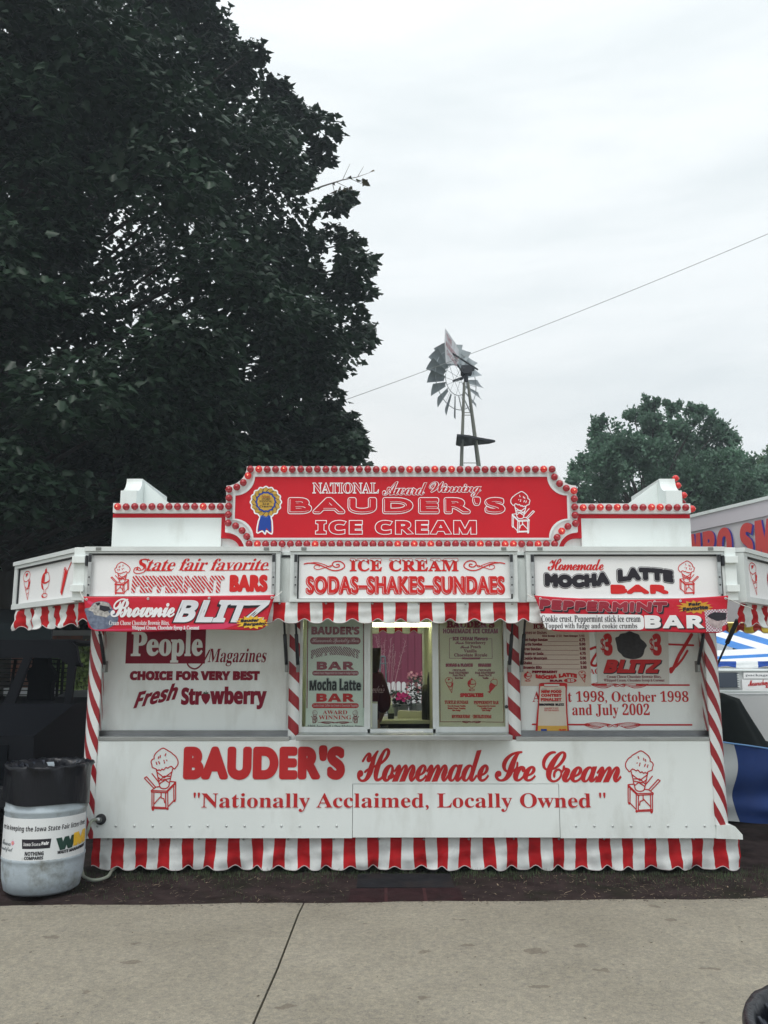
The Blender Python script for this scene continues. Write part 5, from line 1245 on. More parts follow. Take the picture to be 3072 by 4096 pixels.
# things on the counter inside
def lathe_thing(name, label, cat, c, parts):
    r = empty(name, c, label, cat)
    for nm, prof, m in parts: MB().lathe(prof, c, 16).build(nm, m, r, True)
    return r
def cpt(x, y, Y): q = z5w(x, y, Y); return Vector((q.x, Y, cz + .001))
lathe_thing('bottle', 'white pump bottle of dark syrup on the counter behind the worker', 'bottle', cpt(770, 780, 8.95), (('bottle_body', [(0, 0), (.03, 0), (.032, .06), (.028, .1), (.012, .125), (.012, .14), (0, .14)], mat('clear_bottle', (.35, .4, .4), .2)), ('syrup', [(.0325, .004), (.0335, .05), (.033, .055)], BLACK), ('spray_head', [(.012, .14), (.014, .16), (.006, .165), (.005, .19), (.02, .192), (.02, .2), (0, .2)], WHITEP)))
lathe_thing('syrup_bottle', 'tall black bottle standing beside the counter tub at the right', 'bottle', cpt(1008, 780, 8.85), (('bottle_body', [(0, 0), (.05, 0), (.052, .15), (.05, .27), (.042, .30), (0, .30)], BLACK), ('cap', [(.043, .30), (.046, .305), (.044, .33), (.02, .345), (0, .345)], mat('dark_olive_cap', (.08, .08, .05), .5))))
q = cpt(1045, 780, 8.8); lathe_thing('drinks_dispenser', 'black drinks dispenser half hidden by the right window frame', 'dispenser', q, (('dispenser_body', [(0, 0), (.05, 0), (.055, .1), (.05, .4), (.035, .47), (0, .48)], BLACK),))
# cream coloured tub
q = z5w(905, 795, 9.0); x0 = z5w(812, 790, 9.0).x; x1 = z5w(998, 790, 9.0).x; zt = z5w(900, 735, 9.0).z
tr2 = empty('counter_tub', (q.x, 9.0, cz), 'cream plastic tub upturned on the serving counter', 'tub')
MB().prism([(x0, cz), (x1, cz), (x1 - .004, cz + .05), (x1 - .02, cz + .075), (x1 - .06, zt - .01), (x0 + .015, zt), (x0 + .005, zt - .02)], plane(9.0), -.16, .0).build('tub_body', mat('cream_plastic', (.62, .62, .5), .4, bump=.2, bscale=10), tr2)

# ================================================================== BEHIND THE TRAILER (seen through it)
bw = empty('barn', (0, 14.2, 0), 'plum red boarded barn wall seen through the serving window', 'barn')
PLUM = [mat('plum_board', (.21, .042, .080), .7, var=.08, scale=3, stretch=(3, 3, .5)), mat('plum_board_b', (.23, .045, .085), .7, var=.1, scale=4, stretch=(3, 3, .5))]
bb = None
for k in range(38):
    x = -2.3 + .112 * k
    if bb is None:
        bb = MB().box(x, x + .106, 14.0, 14.025, .25, 3.0).build('board', PLUM[0], bw); bx00 = x
    else:
        c = bb.copy(); C.objects.link(c); c.parent = bw; c.location = (x - bx00, random.uniform(-.003, .003), 0)
box('wall', mat('barn_back', (.12, .02, .03), .8), bw, -2.4, 2.1, 14.03, 14.15, 0, 3.05)
box('roof', mat('dark_roof', (.05, .05, .055), .8), bw, -2.6, 2.2, 13.7, 16.5, 3.06, 3.16)
pf = empty('picket_fence', (0, 12.4, 0), 'white picket fence with rounded tops in front of the plum barn', 'fence')
ft = W(1600, 2727, 12.4).z
WPK = mat('white_picket', (.74, .76, .77), .6, var=.05, scale=6)
pk = None
for k in range(30):
    x = -1.2 + .0725 * k
    P = [(x, .1), (x + .059, .1), (x + .059, ft - .03)] + [(x + .0295 + .0295 * math.cos(t * PI / 6), ft - .03 + .03 * math.sin(t * PI / 6)) for t in range(1, 6)] + [(x, ft - .03)]
    if pk is None: pk = MB().prism(P, plane(12.4), -.018, 0).build('picket', WPK, pf)
    else: c = pk.copy(); C.objects.link(c); c.parent = pf; c.location = (.0725 * k, random.uniform(-.003, .003), random.uniform(-.008, .008))
for z in (.35, ft - .2): box('rail', WPK, pf, -1.2, .98, 12.419, 12.45, z, z + .06)
x = W(z5(985, 0)[0], 2700, 12.38).x; box('corner_post', WPK, pf, x, x + .08, 12.34, 12.395, .0, ft + .09)
# flowers
LEAFG = mat('garden_leaf', (.035, .055, .038), .6, var=.5, scale=20); PETAL = mat('pink_petal', (.72, .20, .32), .6, var=.3, scale=15, col2=(.85, .5, .55)); MAG = mat('magenta_petal', (.72, .05, .28), .6, var=.2, scale=15)
def flower_plant(name, label, c, rx, rz, nleaf, nflow, pm, fr, seed, pot=True, cat='flowers'):
    r = random.Random(seed); root = empty(name, c, label, cat); c = Vector(c)
    mb = MB()
    for k in range(nleaf):
        t = r.uniform(0, 2 * PI); q = r.random() ** .5; z = r.random()
        p = c + Vector((rx * q * math.cos(t) * (1.1 - .5 * z), rx * q * math.sin(t) * .6, .12 + rz * z)); a = r.uniform(0, 6.28); l = r.uniform(.03, .055)
        d = Vector((math.cos(a), math.sin(a), r.uniform(-.6, .5))).normalized() * l; s = d.cross(Vector((r.uniform(-1, 1), r.uniform(-1, 1), 1))).normalized() * l * .35
        mb.quad(p, p + d * .5 + s, p + d, p + d * .5 - s)
    mb.build('foliage', LEAFG, root)
    proto = None
    for k in range(nflow):
        t = r.uniform(0, 2 * PI); q = r.random() ** .5; z = r.uniform(.45, 1.15)
        p = c + Vector((rx * q * math.cos(t) * (1.25 - .5 * z), -abs(rx * q * math.sin(t)) * .7, .12 + rz * z))
        mb = MB()
        for j in range(6):
            a0 = j * PI / 3 + r.uniform(0, .3); u = Vector((math.cos(a0), -.35, math.sin(a0))) * fr; v = Vector((math.cos(a0 + .8), -.3, math.sin(a0 + .8))) * fr * .8; w_ = Vector((math.cos(a0 - .8), -.3, math.sin(a0 - .8))) * fr * .8
            mb.quad(p, p + w_ * .8, p + u, p + v * .8)
        mb.build('blossom', pm, root)
    if pot: MB().lathe([(0, 0), (rx * .45, 0), (rx * .6, .14), (rx * .64, .14), (rx * .6, .13), (0, .12)], c, 14).build('pot', mat(name + '_pot_' + str(seed), (.42, .45, .46), .6), root, True)
    return root
stand = box('plant_stand', mat('grey_wood', (.3, .3, .28), .8), None, -.75, .95, 10.0, 10.5, 0, z5w(850, 775, 10.0).z)
tag(stand, 'grey plank stand carrying flower pots behind the trailer', 'stand')
szt = z5w(850, 775, 10.0).z
for o_ in (stand,): o_.location.z = o_.location.z
flower_plant('potted_flowers', 'tall plant of pale pink daisies in a grey pot before the picket fence', (z5w(935, 700, 10.2).x, 10.2, szt), .15, .33, 330, 30, PETAL, .020, 1)
flower_plant('potted_flowers', 'low pot of magenta blossoms at the foot of the tall pink daisies', (z5w(850, 700, 10.1).x, 10.05, szt), .11, .12, 160, 16, MAG, .026, 2)
flower_plant('potted_flowers', 'small dark leafy pot left of the magenta blossoms', (z5w(795, 700, 10.1).x, 10.1, szt), .09, .17, 160, 3, PETAL, .02, 3)
# ladder and plume grass
ld = empty('step_ladder', (z5w(710, 500, 11.5).x, 11.5, 0), 'dark step ladder standing against the plum barn', 'ladder')
lx0, lx1 = z5w(682, 500, 11.5).x, z5w(745, 500, 11.5).x; lt = z5w(710, 375, 11.5).z; LM = mat('ladder_metal', (.10, .14, .15), .5)
for a, b_ in ((lx0 - .06, lx0 + .04), (lx1 + .06, lx1 - .03)): MB().tube([(a, 11.45, 0), (b_, 11.5, lt)], .012, 6).build('side_rail', LM, ld)
for k in range(6): MB().tube([(lx0 - .05 + .015 * k, 11.46, .25 + .27 * k), (lx1 + .05 - .012 * k, 11.46, .25 + .27 * k)], .009, 6).build('rung', LM, ld)
MB().tube([(lx0 + .04, 11.5, lt), (lx1 - .03, 11.5, lt)], .014, 6).build('top_step', LM, ld)
pg = empty('plume_grass', (z5w(740, 500, 11.8).x, 11.8, 0), 'tall pale plume grass rising before the plum barn wall', 'grass')
GR = mat('plume_straw', (.42, .30, .30), .8); GL = mat('blade_green', (.12, .17, .14), .7)
r = random.Random(5); sm = MB(); bl = MB()
for k, (tx, ty) in enumerate(((672, 240), (690, 235), (770, 255), (785, 290), (868, 270), (760, 330), (705, 300), (730, 260), (800, 340), (650, 300), (850, 330))):
    tp = z5w(tx, ty, 11.8); b0 = Vector((pg.location.x - .05 + r.uniform(-.12, .12), 11.8 + r.uniform(-.1, .1), 0)); mid = b0.lerp(tp, .55) + Vector((r.uniform(-.06, .06), 0, .12))
    P = [b0, b0.lerp(mid, .5), mid, mid.lerp(tp, .6) + Vector((0, 0, .03)), tp]; sm.tube(P, .0018, 4)
    for j in range(16):
        q = mid.lerp(tp, .55 + .45 * j / 15); d = Vector((r.uniform(-.04, .04), r.uniform(-.02, .02), r.uniform(-.02, .06))); sm.tube([q, q + d], .0012, 3)
for k in range(90):
    b0 = Vector((pg.location.x - .05 + r.uniform(-.15, .15), 11.85 + r.uniform(-.1, .1), 0)); h_ = r.uniform(1.0, 1.75); s_ = r.uniform(-.35, .35)
    P = [b0 + Vector((s_ * t * t, 0, h_ * (t - .35 * t ** 4))) for t in (0, .3, .6, .85, 1)]; bl.tube(P, [.008, .008, .007, .004, .001], 3)
sm.build('plume', GR, pg, kind='stuff'); bl.build('blades', GL, pg, kind='stuff')

# ================================================================== LITTER BINS
def bin_(name, label, c, with_label, mats, rough=1.0):
    root = empty(name, c, label, 'trash can', 'trash cans with black bags beside the path'); c = Vector(c)
    prof = [(0, .0), (.235, .0), (.262, .02), (.281, .10), (.288, .20), (.288, .225), (.292, .232), (.292, .248), (.2875, .256), (.287, .56), (.292, .567), (.292, .583), (.286, .59), (.284, .84), (.288, .862)]
    MB().lathe(prof, c, 40).build('barrel', mats, root, True)
    r = random.Random(3); ph = [r.uniform(0, 6.28) for _ in range(6)]
    def wob(t, k): return rough * .010 * math.sin(7 * t + ph[0] + k) + rough * .004 * math.sin(17 * t + ph[1] + k * 1.7)
    bot = lambda t: .615 + .018 * math.sin(t + 3.9) + .010 * math.sin(3 * t + ph[3])
    mb = MB(); n = 96; prof = [(.3, None), (.303, .70), (.302, .80), (.304, .855), (.312, .878), (.306, .893), (.287, .888), (.276, .86), (.268, .80), (.262, .70), (.16, .66), (0, .65)]
    for k, (rr, h) in enumerate(prof):
        for j in range(n):
            t = 2 * PI * j / n; q = rr + (wob(t, k * .8) * (.5 if k < 4 else 1.4 * max(rough, .4))); hh = (bot(t) if h is None else h) + (.006 * rough * math.sin(23 * t + k * 2) if 3 <= k <= 8 else 0) + (.02 * math.sin(9 * t) if k == 9 else 0)
            mb.V.append((c.x + q * math.cos(t), c.y + q * math.sin(t), c.z + hh))
    for k in range(len(prof) - 1):
        for j in range(n): a, b = k * n + j, k * n + (j + 1) % n; mb.f((a, b, b + n, a + n))
    mb.build('bag', BAG, root, True)
    cr_ = MB()
    for k in range(46):
        t = r.uniform(0, 2 * PI); d = Vector((math.cos(t), math.sin(t), 0)); s = Vector((-d.y, d.x, 0)) * r.uniform(.005, .012) * (1 if rough > .5 else .6); p = c + d * r.uniform(.268, .288) + Vector((0, 0, r.uniform(.86, .885)))
        cr_.quad(p - s, p + s, p + s * r.uniform(-.6, 1) - d * r.uniform(.01, .03) + Vector((0, 0, -r.uniform(.01, .05))), p - s * .8 - d * .015 + Vector((0, 0, -.02)))
    cr_.build('bag_crumple', mat('bag_sheen_' + name + str(len(MATS)), (.03, .036, .05), .35, spec=.35), root, kind='stuff')  # small folds in a lighter colour that paints the bag's sheen
    return root
bc = Vector((W(170, 3400, 6.40).x - .06, 6.66, .012)); bc.x = W(168, 3400, 6.62).x
bn = bin_('trash_can', 'grey plastic barrel with a white label and black bag at the left path edge', bc, True, BINP)
RB = .2885; va = math.atan2(-bc.x, bc.y)
def cyl(x, z, l=0.0): a = x / RB; return (bc.x + (RB + l) * math.sin(a), bc.y - (RB + l) * math.cos(a), z)
CURVED[cyl] = .03
def ang(zx):
    U_ = zx * .5425 / 1.8517; q = (U_ - 90.5) / 90.5; return RB * (math.asin(max(-.995, min(.995, q))) + va)
def zz(zy): return W(168, 2950 + zy * .5425, 6.39).z
lab = MB(); lab.grid(lambda u, v: cyl(ang(-30) + (ang(603) - ang(-30)) * u, .262 + (.548 - .262) * v, .0012), 40, 2)
LB = lab.build('label', mat('white_label', (.72, .75, .76), .5, dirt=(.4, .42, .4), dscale=14, dlo=.62, dhi=.85), bn, True)
bb_ = lambda a, y0, b, y1: (ang(a), ang(b), zz(y1), zz(y0))
text(LB, 'ers in keeping the Iowa State Fair litter-free!', bb_(12, 640, 597, 708), cyl, 'sansi', BLACKP, lift=.003, shear=-.12, warp=lambda u, v: (u, v * .72 + .14 + .28 * (u - .55) ** 2 - .03))
text(LB, 'Iowa', bb_(8, 765, 72, 805), cyl, 'script', GREYP, lift=.003, space=.85); text(LB, 'eautiful', bb_(6, 815, 88, 858), cyl, 'script', GREYP, lift=.003, space=.8)
def cdraw(pts, m, lf=.003, nm='label_print'): return draw(LB, [('F', pts, 0)], cyl, m, nm, lf)
fx, fz = (ang(66) + ang(104)) / 2, (zz(757) + zz(805)) / 2
cdraw([(fx + .018 * (1 if k % 2 == 0 else .7) * math.cos(k * PI / 8), fz + .018 * (1 if k % 2 == 0 else .7) * math.sin(k * PI / 8)) for k in range(16)], mat('pink_logo', (.75, .25, .38), .5)); cdraw([(fx + .005 * math.cos(k * PI / 4), fz + .005 * math.sin(k * PI / 4)) for k in range(8)], YEL, .0045)
x0, x1, z0, z1 = bb_(148, 748, 356, 818); n = 8
cdraw([(x0 + (x1 - x0) * k / n, z1) for k in range(n + 1)] + [(x1 - .006 - (x1 - x0 - .012) * k / n, z0) for k in range(n + 1)], BLACKP)
text(LB, 'Iowa', bb_(163, 772, 212, 796), cyl, 'sans', WHITEP, lift=.0045); text(LB, 'State', bb_(220, 770, 282, 795), cyl, 'reg', WHITEP, lift=.0045); text(LB, 'Fair', bb_(288, 766, 340, 792), cyl, 'sans', WHITEP, fat=.0012, lift=.0045)
text(LB, 'NOTHING', bb_(175, 838, 308, 868), cyl, 'sans', BLACKP, fat=.0008, lift=.003); text(LB, 'COMPARES', bb_(173, 874, 306, 898), cyl, 'sans', BLACKP, fat=.0008, lift=.003)
tl_ = lambda u, v: (u, v * .9 + .1 * u)
text(LB, 'W', bb_(393, 742, 530, 845), cyl, 'sans', mat('dark_green_logo', (.012, .05, .035), .5), fat=.010, lift=.003, warp=tl_); text(LB, 'M', bb_(516, 722, 601, 832), cyl, 'sans', YEL, fat=.010, lift=.0045, warp=tl_)
text(LB, 'WASTE MANAGEMENT', bb_(405, 832, 601, 870), cyl, 'sans', BLACKP, fat=.0012, lift=.003, shear=.15, warp=lambda u, v: (u, v * .6 + .4 * u * u))
bin_('trash_can', 'trash can with its black bag rim cut off by the lower right photo corner', Vector((1.087, 1.96, .012)), False, mat('dark_barrel_plastic', (.03, .033, .04), .5), .25)

# ================================================================== PARKED TRUCK, LEFT, IN DEEP SHADE
TK = mat('black_truck_paint', (.005, .006, .009), .6, spec=.12); TK2 = mat('black_truck_trim', (.004, .005, .007), .9, spec=.05)  # black truck, colours darkened further to carry the shade under the maple
tk = empty('parked_truck', (-4.6, 10.0, 0), 'black truck with a slatted cab guard parked in the shade behind the trash can', 'truck')
yv = 9.0; X = lambda s, y=yv: W(s, 2700, y).x; Z = lambda s, y=yv: W(200, s, y).z
xr = X(318); zr_ = Z(2562)
outer = [(X(-700), Z(3010)), (xr + .02, Z(3010)), (xr + .0, Z(2700)), (xr + .015, Z(2668)), (xr - .02, Z(2640)), (xr - .05, Z(2585)), (xr - .12, zr_), (X(-700), zr_ + .03)]
# windscreen frame around the opening
ox0, ox1, oz0, oz1 = X(-560), X(268), Z(2815), Z(2632)
fm = MB()
fm.prism([(X(-700), oz1), (ox1 - .10, oz1), (ox1, oz1 - .07), (xr, oz1 - .05), (xr + .012, Z(2668)), (xr - .02, Z(2640)), (xr - .05, Z(2588)), (xr - .12, zr_), (X(-700), zr_ + .03)], plane(yv), -.06, 0)
fm.prism([(ox1 - .012, oz0), (X(290), oz0), (X(300), oz1 - .05), (ox1, oz1 - .07)], plane(yv - .001), -.05, 0)
fm.prism([(X(20), oz0), (X(66), oz0), (X(118), oz1), (X(88), oz1)], plane(yv - .002), -.05, 0)
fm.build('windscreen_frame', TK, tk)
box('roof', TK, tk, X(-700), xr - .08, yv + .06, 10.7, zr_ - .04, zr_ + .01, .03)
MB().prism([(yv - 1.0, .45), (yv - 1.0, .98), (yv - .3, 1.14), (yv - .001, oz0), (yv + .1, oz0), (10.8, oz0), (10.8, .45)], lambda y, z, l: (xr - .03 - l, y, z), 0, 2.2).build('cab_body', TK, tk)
box('grille', TK2, tk, xr - 2.1, xr - .25, yv - 1.03, yv - 1.001, .6, .9)
box('bumper', mat('dull_bumper', (.012, .013, .015), .6, spec=.2), tk, xr - 2.25, xr - .02, yv - 1.12, yv - 1.035, .36, .55, .02)
for x in (xr - .22, xr - 2.0):
    wh = MB().lathe([(.12, 0), (.33, 0), (.37, .03), (.37, .2), (.33, .23), (.12, .23)], (0, 0, 0), 24, axis='y'); V2 = [(x - .12 - y, yv - .3 + xx, .375 + z) for xx, y, z in wh.V]; wh.V = V2; wh.build('wheel', RUBBER, tk, True)
# seats with headrests
for x in (X(162), X(-170)):
    y0 = 9.7; k = y0 / yv
    pr_ = [(-.19, 1.0), (.16, 1.0), (.13, 1.30), (.135, 1.40), (.155, 1.43), (.155, 1.50), (.12, 1.56), (.085, 1.60), (.08, 1.66), (.06, 1.69), (-.07, 1.69), (-.09, 1.66), (-.095, 1.58), (-.14, 1.53), (-.145, 1.45), (-.12, 1.40), (-.13, 1.25)]
    MB().prism([(W(162 if x > -4.3 else -170, 2700, y0).x + a, b) for a, b in pr_], plane(y0), -.1, .02).build('seat', TK2, tk)
# slatted guard behind the cab
yg = 10.6; gx0, gx1 = W(-500, 2700, yg).x, W(272, 2700, yg).x; gz0, gz1 = W(200, 2835, yg).z, W(200, 2640, yg).z
for k in range(12):
    z = gz0 + (gz1 - gz0) * k / 11; box('guard_slat', TK2, tk, gx0, gx1, yg, yg + .02, z, z + .012)
for sx in (45, 205, 238, 256): x = W(sx, 2700, yg).x; MB().obox((x - .03, yg - .02, gz0), (.03, 0, 0), (0, .02, 0), (.06 if sx < 100 else 0.0, 0, gz1 - gz0 + .01)).build('guard_upright', TK2, tk)
box('rear_panel', TK2, tk, gx0, gx1 + .06, yg, yg + .04, .5, gz0)
# marker strip
q = W(252, 2930, 8.9); box('reflector_strip', mat('dull_reflector', (.16, .18, .19), .5), tk, q.x - .012, q.x + .012, yv - .01, yv - .0015 + 0, 1.02, 1.14)
# canopy, shed and shrubs beyond
cn = empty('canopy_tent', (-6.3, 13.2, 0), 'dark green canopy standing in the shade behind the truck', 'tent')
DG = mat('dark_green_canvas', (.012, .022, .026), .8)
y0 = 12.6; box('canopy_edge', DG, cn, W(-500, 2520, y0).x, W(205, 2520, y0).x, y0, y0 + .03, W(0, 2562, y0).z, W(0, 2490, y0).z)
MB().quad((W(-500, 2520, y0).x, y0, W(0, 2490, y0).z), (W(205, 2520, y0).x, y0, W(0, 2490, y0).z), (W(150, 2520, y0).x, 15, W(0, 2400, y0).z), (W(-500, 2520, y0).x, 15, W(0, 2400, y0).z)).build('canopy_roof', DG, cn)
for sx in (-500, 200): x = W(sx, 2520, y0).x; MB().tube([(x, y0 + .05, 0), (x, y0 + .05, W(0, 2500, y0).z)], .025, 8).build('pole', BLACK, cn)
bs = empty('brick_shed', (-7.2, 17, 0), 'brown brick shed wall glimpsed through the truck cab', 'shed')
box('mortar_wall', mat('mortar', (.16, .15, .14), .9), bs, -9.5, -5.75, 17.02, 17.2, 0, 2.1); box('coping', mat('coping_stone', (.36, .36, .36), .8), bs, -9.6, -5.7, 16.95, 17.25, 2.1, 2.2)
BR = [mat('brown_brick', (.30, .14, .10), .85, var=.2, scale=6), mat('dark_brick', (.24, .11, .08), .85, var=.2, scale=6)]
pro = {}
for r_ in range(17):
    for k in range(15):
        x = -9.4 + .25 * k + (.125 if r_ % 2 else 0); z = .75 + .08 * r_; m_ = BR[1] if random.random() < .35 else BR[0]
        if x > -5.95: continue
        if m_.name not in pro: pro[m_.name] = (MB().box(x, x + .235, 17.0, 17.03, z, z + .068).build('brick', m_, bs), x, z)
        else:
            o0, x_, z_ = pro[m_.name]; c = o0.copy(); C.objects.link(c); c.parent = bs; c.location = (x - x_, random.uniform(-.004, .004), z - z_)
lw_ = empty('low_wall', (-6.6, 15.5, 0), 'pale low concrete wall in front of the brick shed', 'wall')
box('wall_block', mat('pale_block', (.62, .65, .67), .8, var=.2, scale=3), lw_, -9, -5.2, 15.4, 15.6, 0, W(150, 2752, 15.4).z)
gt = empty('covered_cart', (W(330, 2800, 10.8).x, 10.8, 0), 'grey tarpaulin covered cart beyond the left corner of the trailer', 'cart')
def drape(c, rx, ry, h, seed, nu=36, nv=14, pw=2.2):
    r = random.Random(seed); ph = [r.uniform(0, 6.28) for _ in range(6)]
    def fn(u, v):
        t = 2 * PI * u; s = math.sin(v * PI / 2); q = s ** (1 / pw); f = 1 + .06 * math.sin(5 * t + ph[0]) * v + .04 * math.sin(11 * t + ph[1]) * v
        return (c[0] + rx * q * math.cos(t) * f, c[1] + ry * q * math.sin(t) * f, c[2] + h * (math.cos(v * PI / 2) ** .8) + .02 * math.sin(6 * t + ph[2]) * v * (1 - v) * 4)
    return MB().grid(fn, nu, nv)
drape((W(340, 2800, 10.8).x, 10.8, 0), .55, .5, W(300, 2765, 10.5).z, 3).build('tarpaulin', mat('grey_tarp', (.14, .15, .155), .7, bump=.6, bscale=6), gt, True)
wpole = MB().tube([(W(292, 2700, 11.2).x, 11.2, 0), (W(292, 2700, 11.2).x, 11.2, W(292, 2600, 11.2).z)], .012, 8).build('white_pole', mat('pole_white', (.6, .62, .62), .5), None); tag(wpole, 'thin white pole standing beyond the left end of the trailer', 'pole')

# ================================================================== RIGHT SIDE
# tall slanting fascia of the neighbouring stand
A = Vector((W(2763, 2067, 10.9).x, 10.9)); B = Vector((W(3072, 1990, 9.6).x, 9.6)); zt = W(2763, 2067, 10.9).z
ex = (B - A).normalized(); A2 = A - ex * 1.2; B2 = B + ex * 3.0
nb = empty('neighbour_stand', (B2.x, 10, 0), 'white stand behind the right end of the trailer with tall coral lettering outlined blue', 'stand')
def slant(x, z, l=0.0): return (A2.x + ex.x * x + ex.y * l, A2.y + ex.y * x - ex.x * l, z)
Ls = (B2 - A2).length
NBW = mat('neighbour_white', (.62, .60, .62), .5, var=.04, scale=2); 
zb_ = 2.05
fb = MB().prism([(0, zb_), (Ls, zb_), (Ls, zt - .20), (0, zt - .20)], slant, -.06, 0).build('fascia_board', NBW, nb)
MB().prism([(0, zt - .199), (Ls, zt - .199), (Ls, zt - .02), (0, zt - .02)], slant, -.06, .02).build('upper_panel', mat('lavender_grey_panel', (.62, .59, .63), .5), nb)
MB().prism([(0, zt - .019), (Ls, zt - .019), (Ls, zt + .02), (0, zt + .02)], slant, -.08, .035).build('top_rail', WHITE, nb)
def us(sx):
    k = (sx - 1536) / F / .991
    # A2.x+ex.x*u = k*(A2.y+ex.y*u)
    return (k * A2.y - A2.x) / (ex.x - k * ex.y)
CORAL = mat('coral_print', (.62, .085, .08), .5); BL2 = mat('violet_blue_print', (.06, .06, .36), .5)
zn = cv(2640, 1850, .2604)
for ch, a, b_ in (('M', 470, 655), ('B', 665, 872), ('O', 885, 1132), ('S', 1238, 1465), ('M', 1475, 1800)):
    u0, u1 = us(zn(a, 0)[0]), us(zn(b_, 0)[0]); bxx = (u0, u1, zt - .60 + 0, zt - .21)
    bxx = (u0, u1, zt - .66, zt - .225)
    text(fb, ch, tuple(np.array(bxx) + np.array((.018, .018, -.012, -.012))), slant, 'sans', BL2, fat=.030, lift=.022, shear=.06)
    text(fb, ch, tuple(np.array(bxx) + np.array((.008, -.008, .008, -.008))), slant, 'sans', CORAL, fat=.020, lift=.026, shear=.06)
for u_ in (.15, Ls - .2):
    q = slant(u_, 0, -.12); box('stand_post', WHITE, nb, q[0] - .04, q[0] + .04, q[1] - .04, q[1] + .04, 0, zt - .1)
# yellow red valance
yvv = 8.9; yr = empty('striped_awning', (W(3000, 2500, yvv).x, yvv, 0), 'short yellow and red striped awning hanging beyond the right side awning', 'awning')
valance('valance', (W(2890, 2510, yvv).x, yvv), (W(3250, 2510, yvv).x, yvv), W(3000, 2533, yvv).z, W(3000, 2492, yvv).z, .085, .3, .012, 1, parent=yr, seed=21, hook=False, mats=(mat('yellow_canvas', (.62, .48, .06), .8, bump=.4, bscale=10), mat('dark_red_canvas', (.34, .03, .02), .8)))
box('lamp_strip', mat('warm_lamp_strip', (.9, .8, .4), .4, emit=(1, .85, .4), estr=1.3), yr, W(2893, 2500, yvv).x, W(3300, 2500, yvv).x, yvv + .04, yvv + .07, W(3000, 2500, yvv).z, W(3000, 2488, yvv).z)
for sx in (3270, 3400): x = W(sx, 2500, yvv).x; MB().tube([(x, yvv + .08, 0), (x, yvv + .08, W(3000, 2490, yvv).z)], .015, 6).build('post', WHITE, yr)
# blue white marquee tents
BLU = mat('blue_tent_canvas', (.03, .20, .58), .55, var=.15, scale=3, bump=.3, bscale=4); WTT = mat('white_tent_canvas', (.80, .82, .83), .6, var=.06, scale=3); BLD = mat('deep_blue_canvas', (.012, .07, .36), .6)
y0, y1 = 14.0, 16.0
tn = empty('striped_tent', (W(3050, 2600, y0).x, 15, 0), 'blue and white striped tent roof with a scalloped edge at the right', 'tent')
z_e, z_t = W(3000, 2625, y0).z, W(3000, 2500, y1).z
for k in range(9):
    xa_ = W(2700, 2600, y1).x + .36 * k; xb_ = xa_ + .36; sh2 = .95
    MB().prism([(0, 0), (1, 0), (1, 1), (0, 1)], lambda a, b, l, xa_=xa_, sh2=sh2: (xa_ - .25 + (.36) * a + sh2 * (1 - b), y0 + (y1 - y0) * b, z_e + (z_t - z_e) * b + l), -.004, 0).build('roof_stripe', BLU if k % 2 == 0 else WTT, tn)
for k, (ya, yb2, m_) in enumerate(((2605, 2630, WTT), (2628, 2640, BLU), (2640, 2648, WTT))):
    za, zb3 = W(3000, ya, y0 - .12 * k).z, W(3000, yb2, y0 - .12 * (k + 1)).z
    MB().quad((W(2800, 2600, y0).x, y0 - .12 * (k + 1) - .02, zb3 - .03), (W(3400, 2600, y0).x, y0 - .12 * (k + 1) - .02, zb3 + .09), (W(3400, 2600, y0).x, y0 - .12 * k - .02, za + .12), (W(2800, 2600, y0).x, y0 - .12 * k - .02, za)).build('eave_band', m_, tn)
valance('scalloped_edge', (W(2938 - 83 * 2, 2650, 13.55).x, 13.55), (W(3400, 2650, 13.55).x, 13.55), W(3000, 2674, 13.55).z, W(3000, 2645, 13.55).z, .335, 0, .01, 0, parent=tn, seed=31, hook=False, mats=(WTT, BLD))
for sx in (2790, 3350): x = W(sx, 2600, 13.8).x; MB().tube([(x, 13.8, 0), (x, 13.8, z_e)], .025, 8).build('pole', WHITE, tn)
# back trailer with small signs
yb_ = 12.6
bt = empty('concession_trailer', (W(3050, 2800, yb_).x, yb_ + 1, 0), 'pale concession trailer with small signs and a dark louvre, under the striped tent', 'food trailer')
PT = mat('pale_trailer_paint', (.55, .58, .58), .4, var=.06, scale=2)
xb0, xb1 = W(2840, 2700, yb_).x, W(3500, 2700, yb_).x; zq_ = lambda s: W(3000, s, yb_).z
box('trailer_wall', PT, bt, xb0, xb1, yb_, yb_ + 2, .3, zq_(2684)); box('roof_edge', WHITE, bt, xb0 - .03, xb1, yb_ - .04, yb_ + 2.02, zq_(2684), zq_(2679))
lv = MB()
box('louvre', mat('slate_louvre', (.05, .065, .09), .6), bt, W(2872, 2700, yb_).x, W(2950, 2700, yb_).x, yb_ - .03, yb_ - .001, zq_(2750), zq_(2691))
for k in range(8): q = zq_(2748 - 7 * k); lv.box(W(2944, 2700, yb_).x, W(2951, 2700, yb_).x, yb_ - .04, yb_ - .031, q, q + .012)
lv.build('louvre_hinge', WHITE, bt, kind='stuff')
s1 = box('small_sign', WHITEB, bt, W(2971, 2700, yb_).x, W(3300, 2700, yb_).x, yb_ - .03, yb_ - .001, zq_(2714), zq_(2690)); s2_ = box('small_sign', WHITEB, bt, W(2963, 2700, yb_).x, W(3300, 2700, yb_).x, yb_ - .03, yb_ - .001, zq_(2762), zq_(2718))
PB = plane(yb_ - .03); zk = cv(2700, 2300, .22423)
q = bx(*zk(1240, 1765, 1660, 1815), yb_); text(s1, 'packages', (q[0], q[1] + .03, q[2], q[3]), PB, 'serif', GREYP)
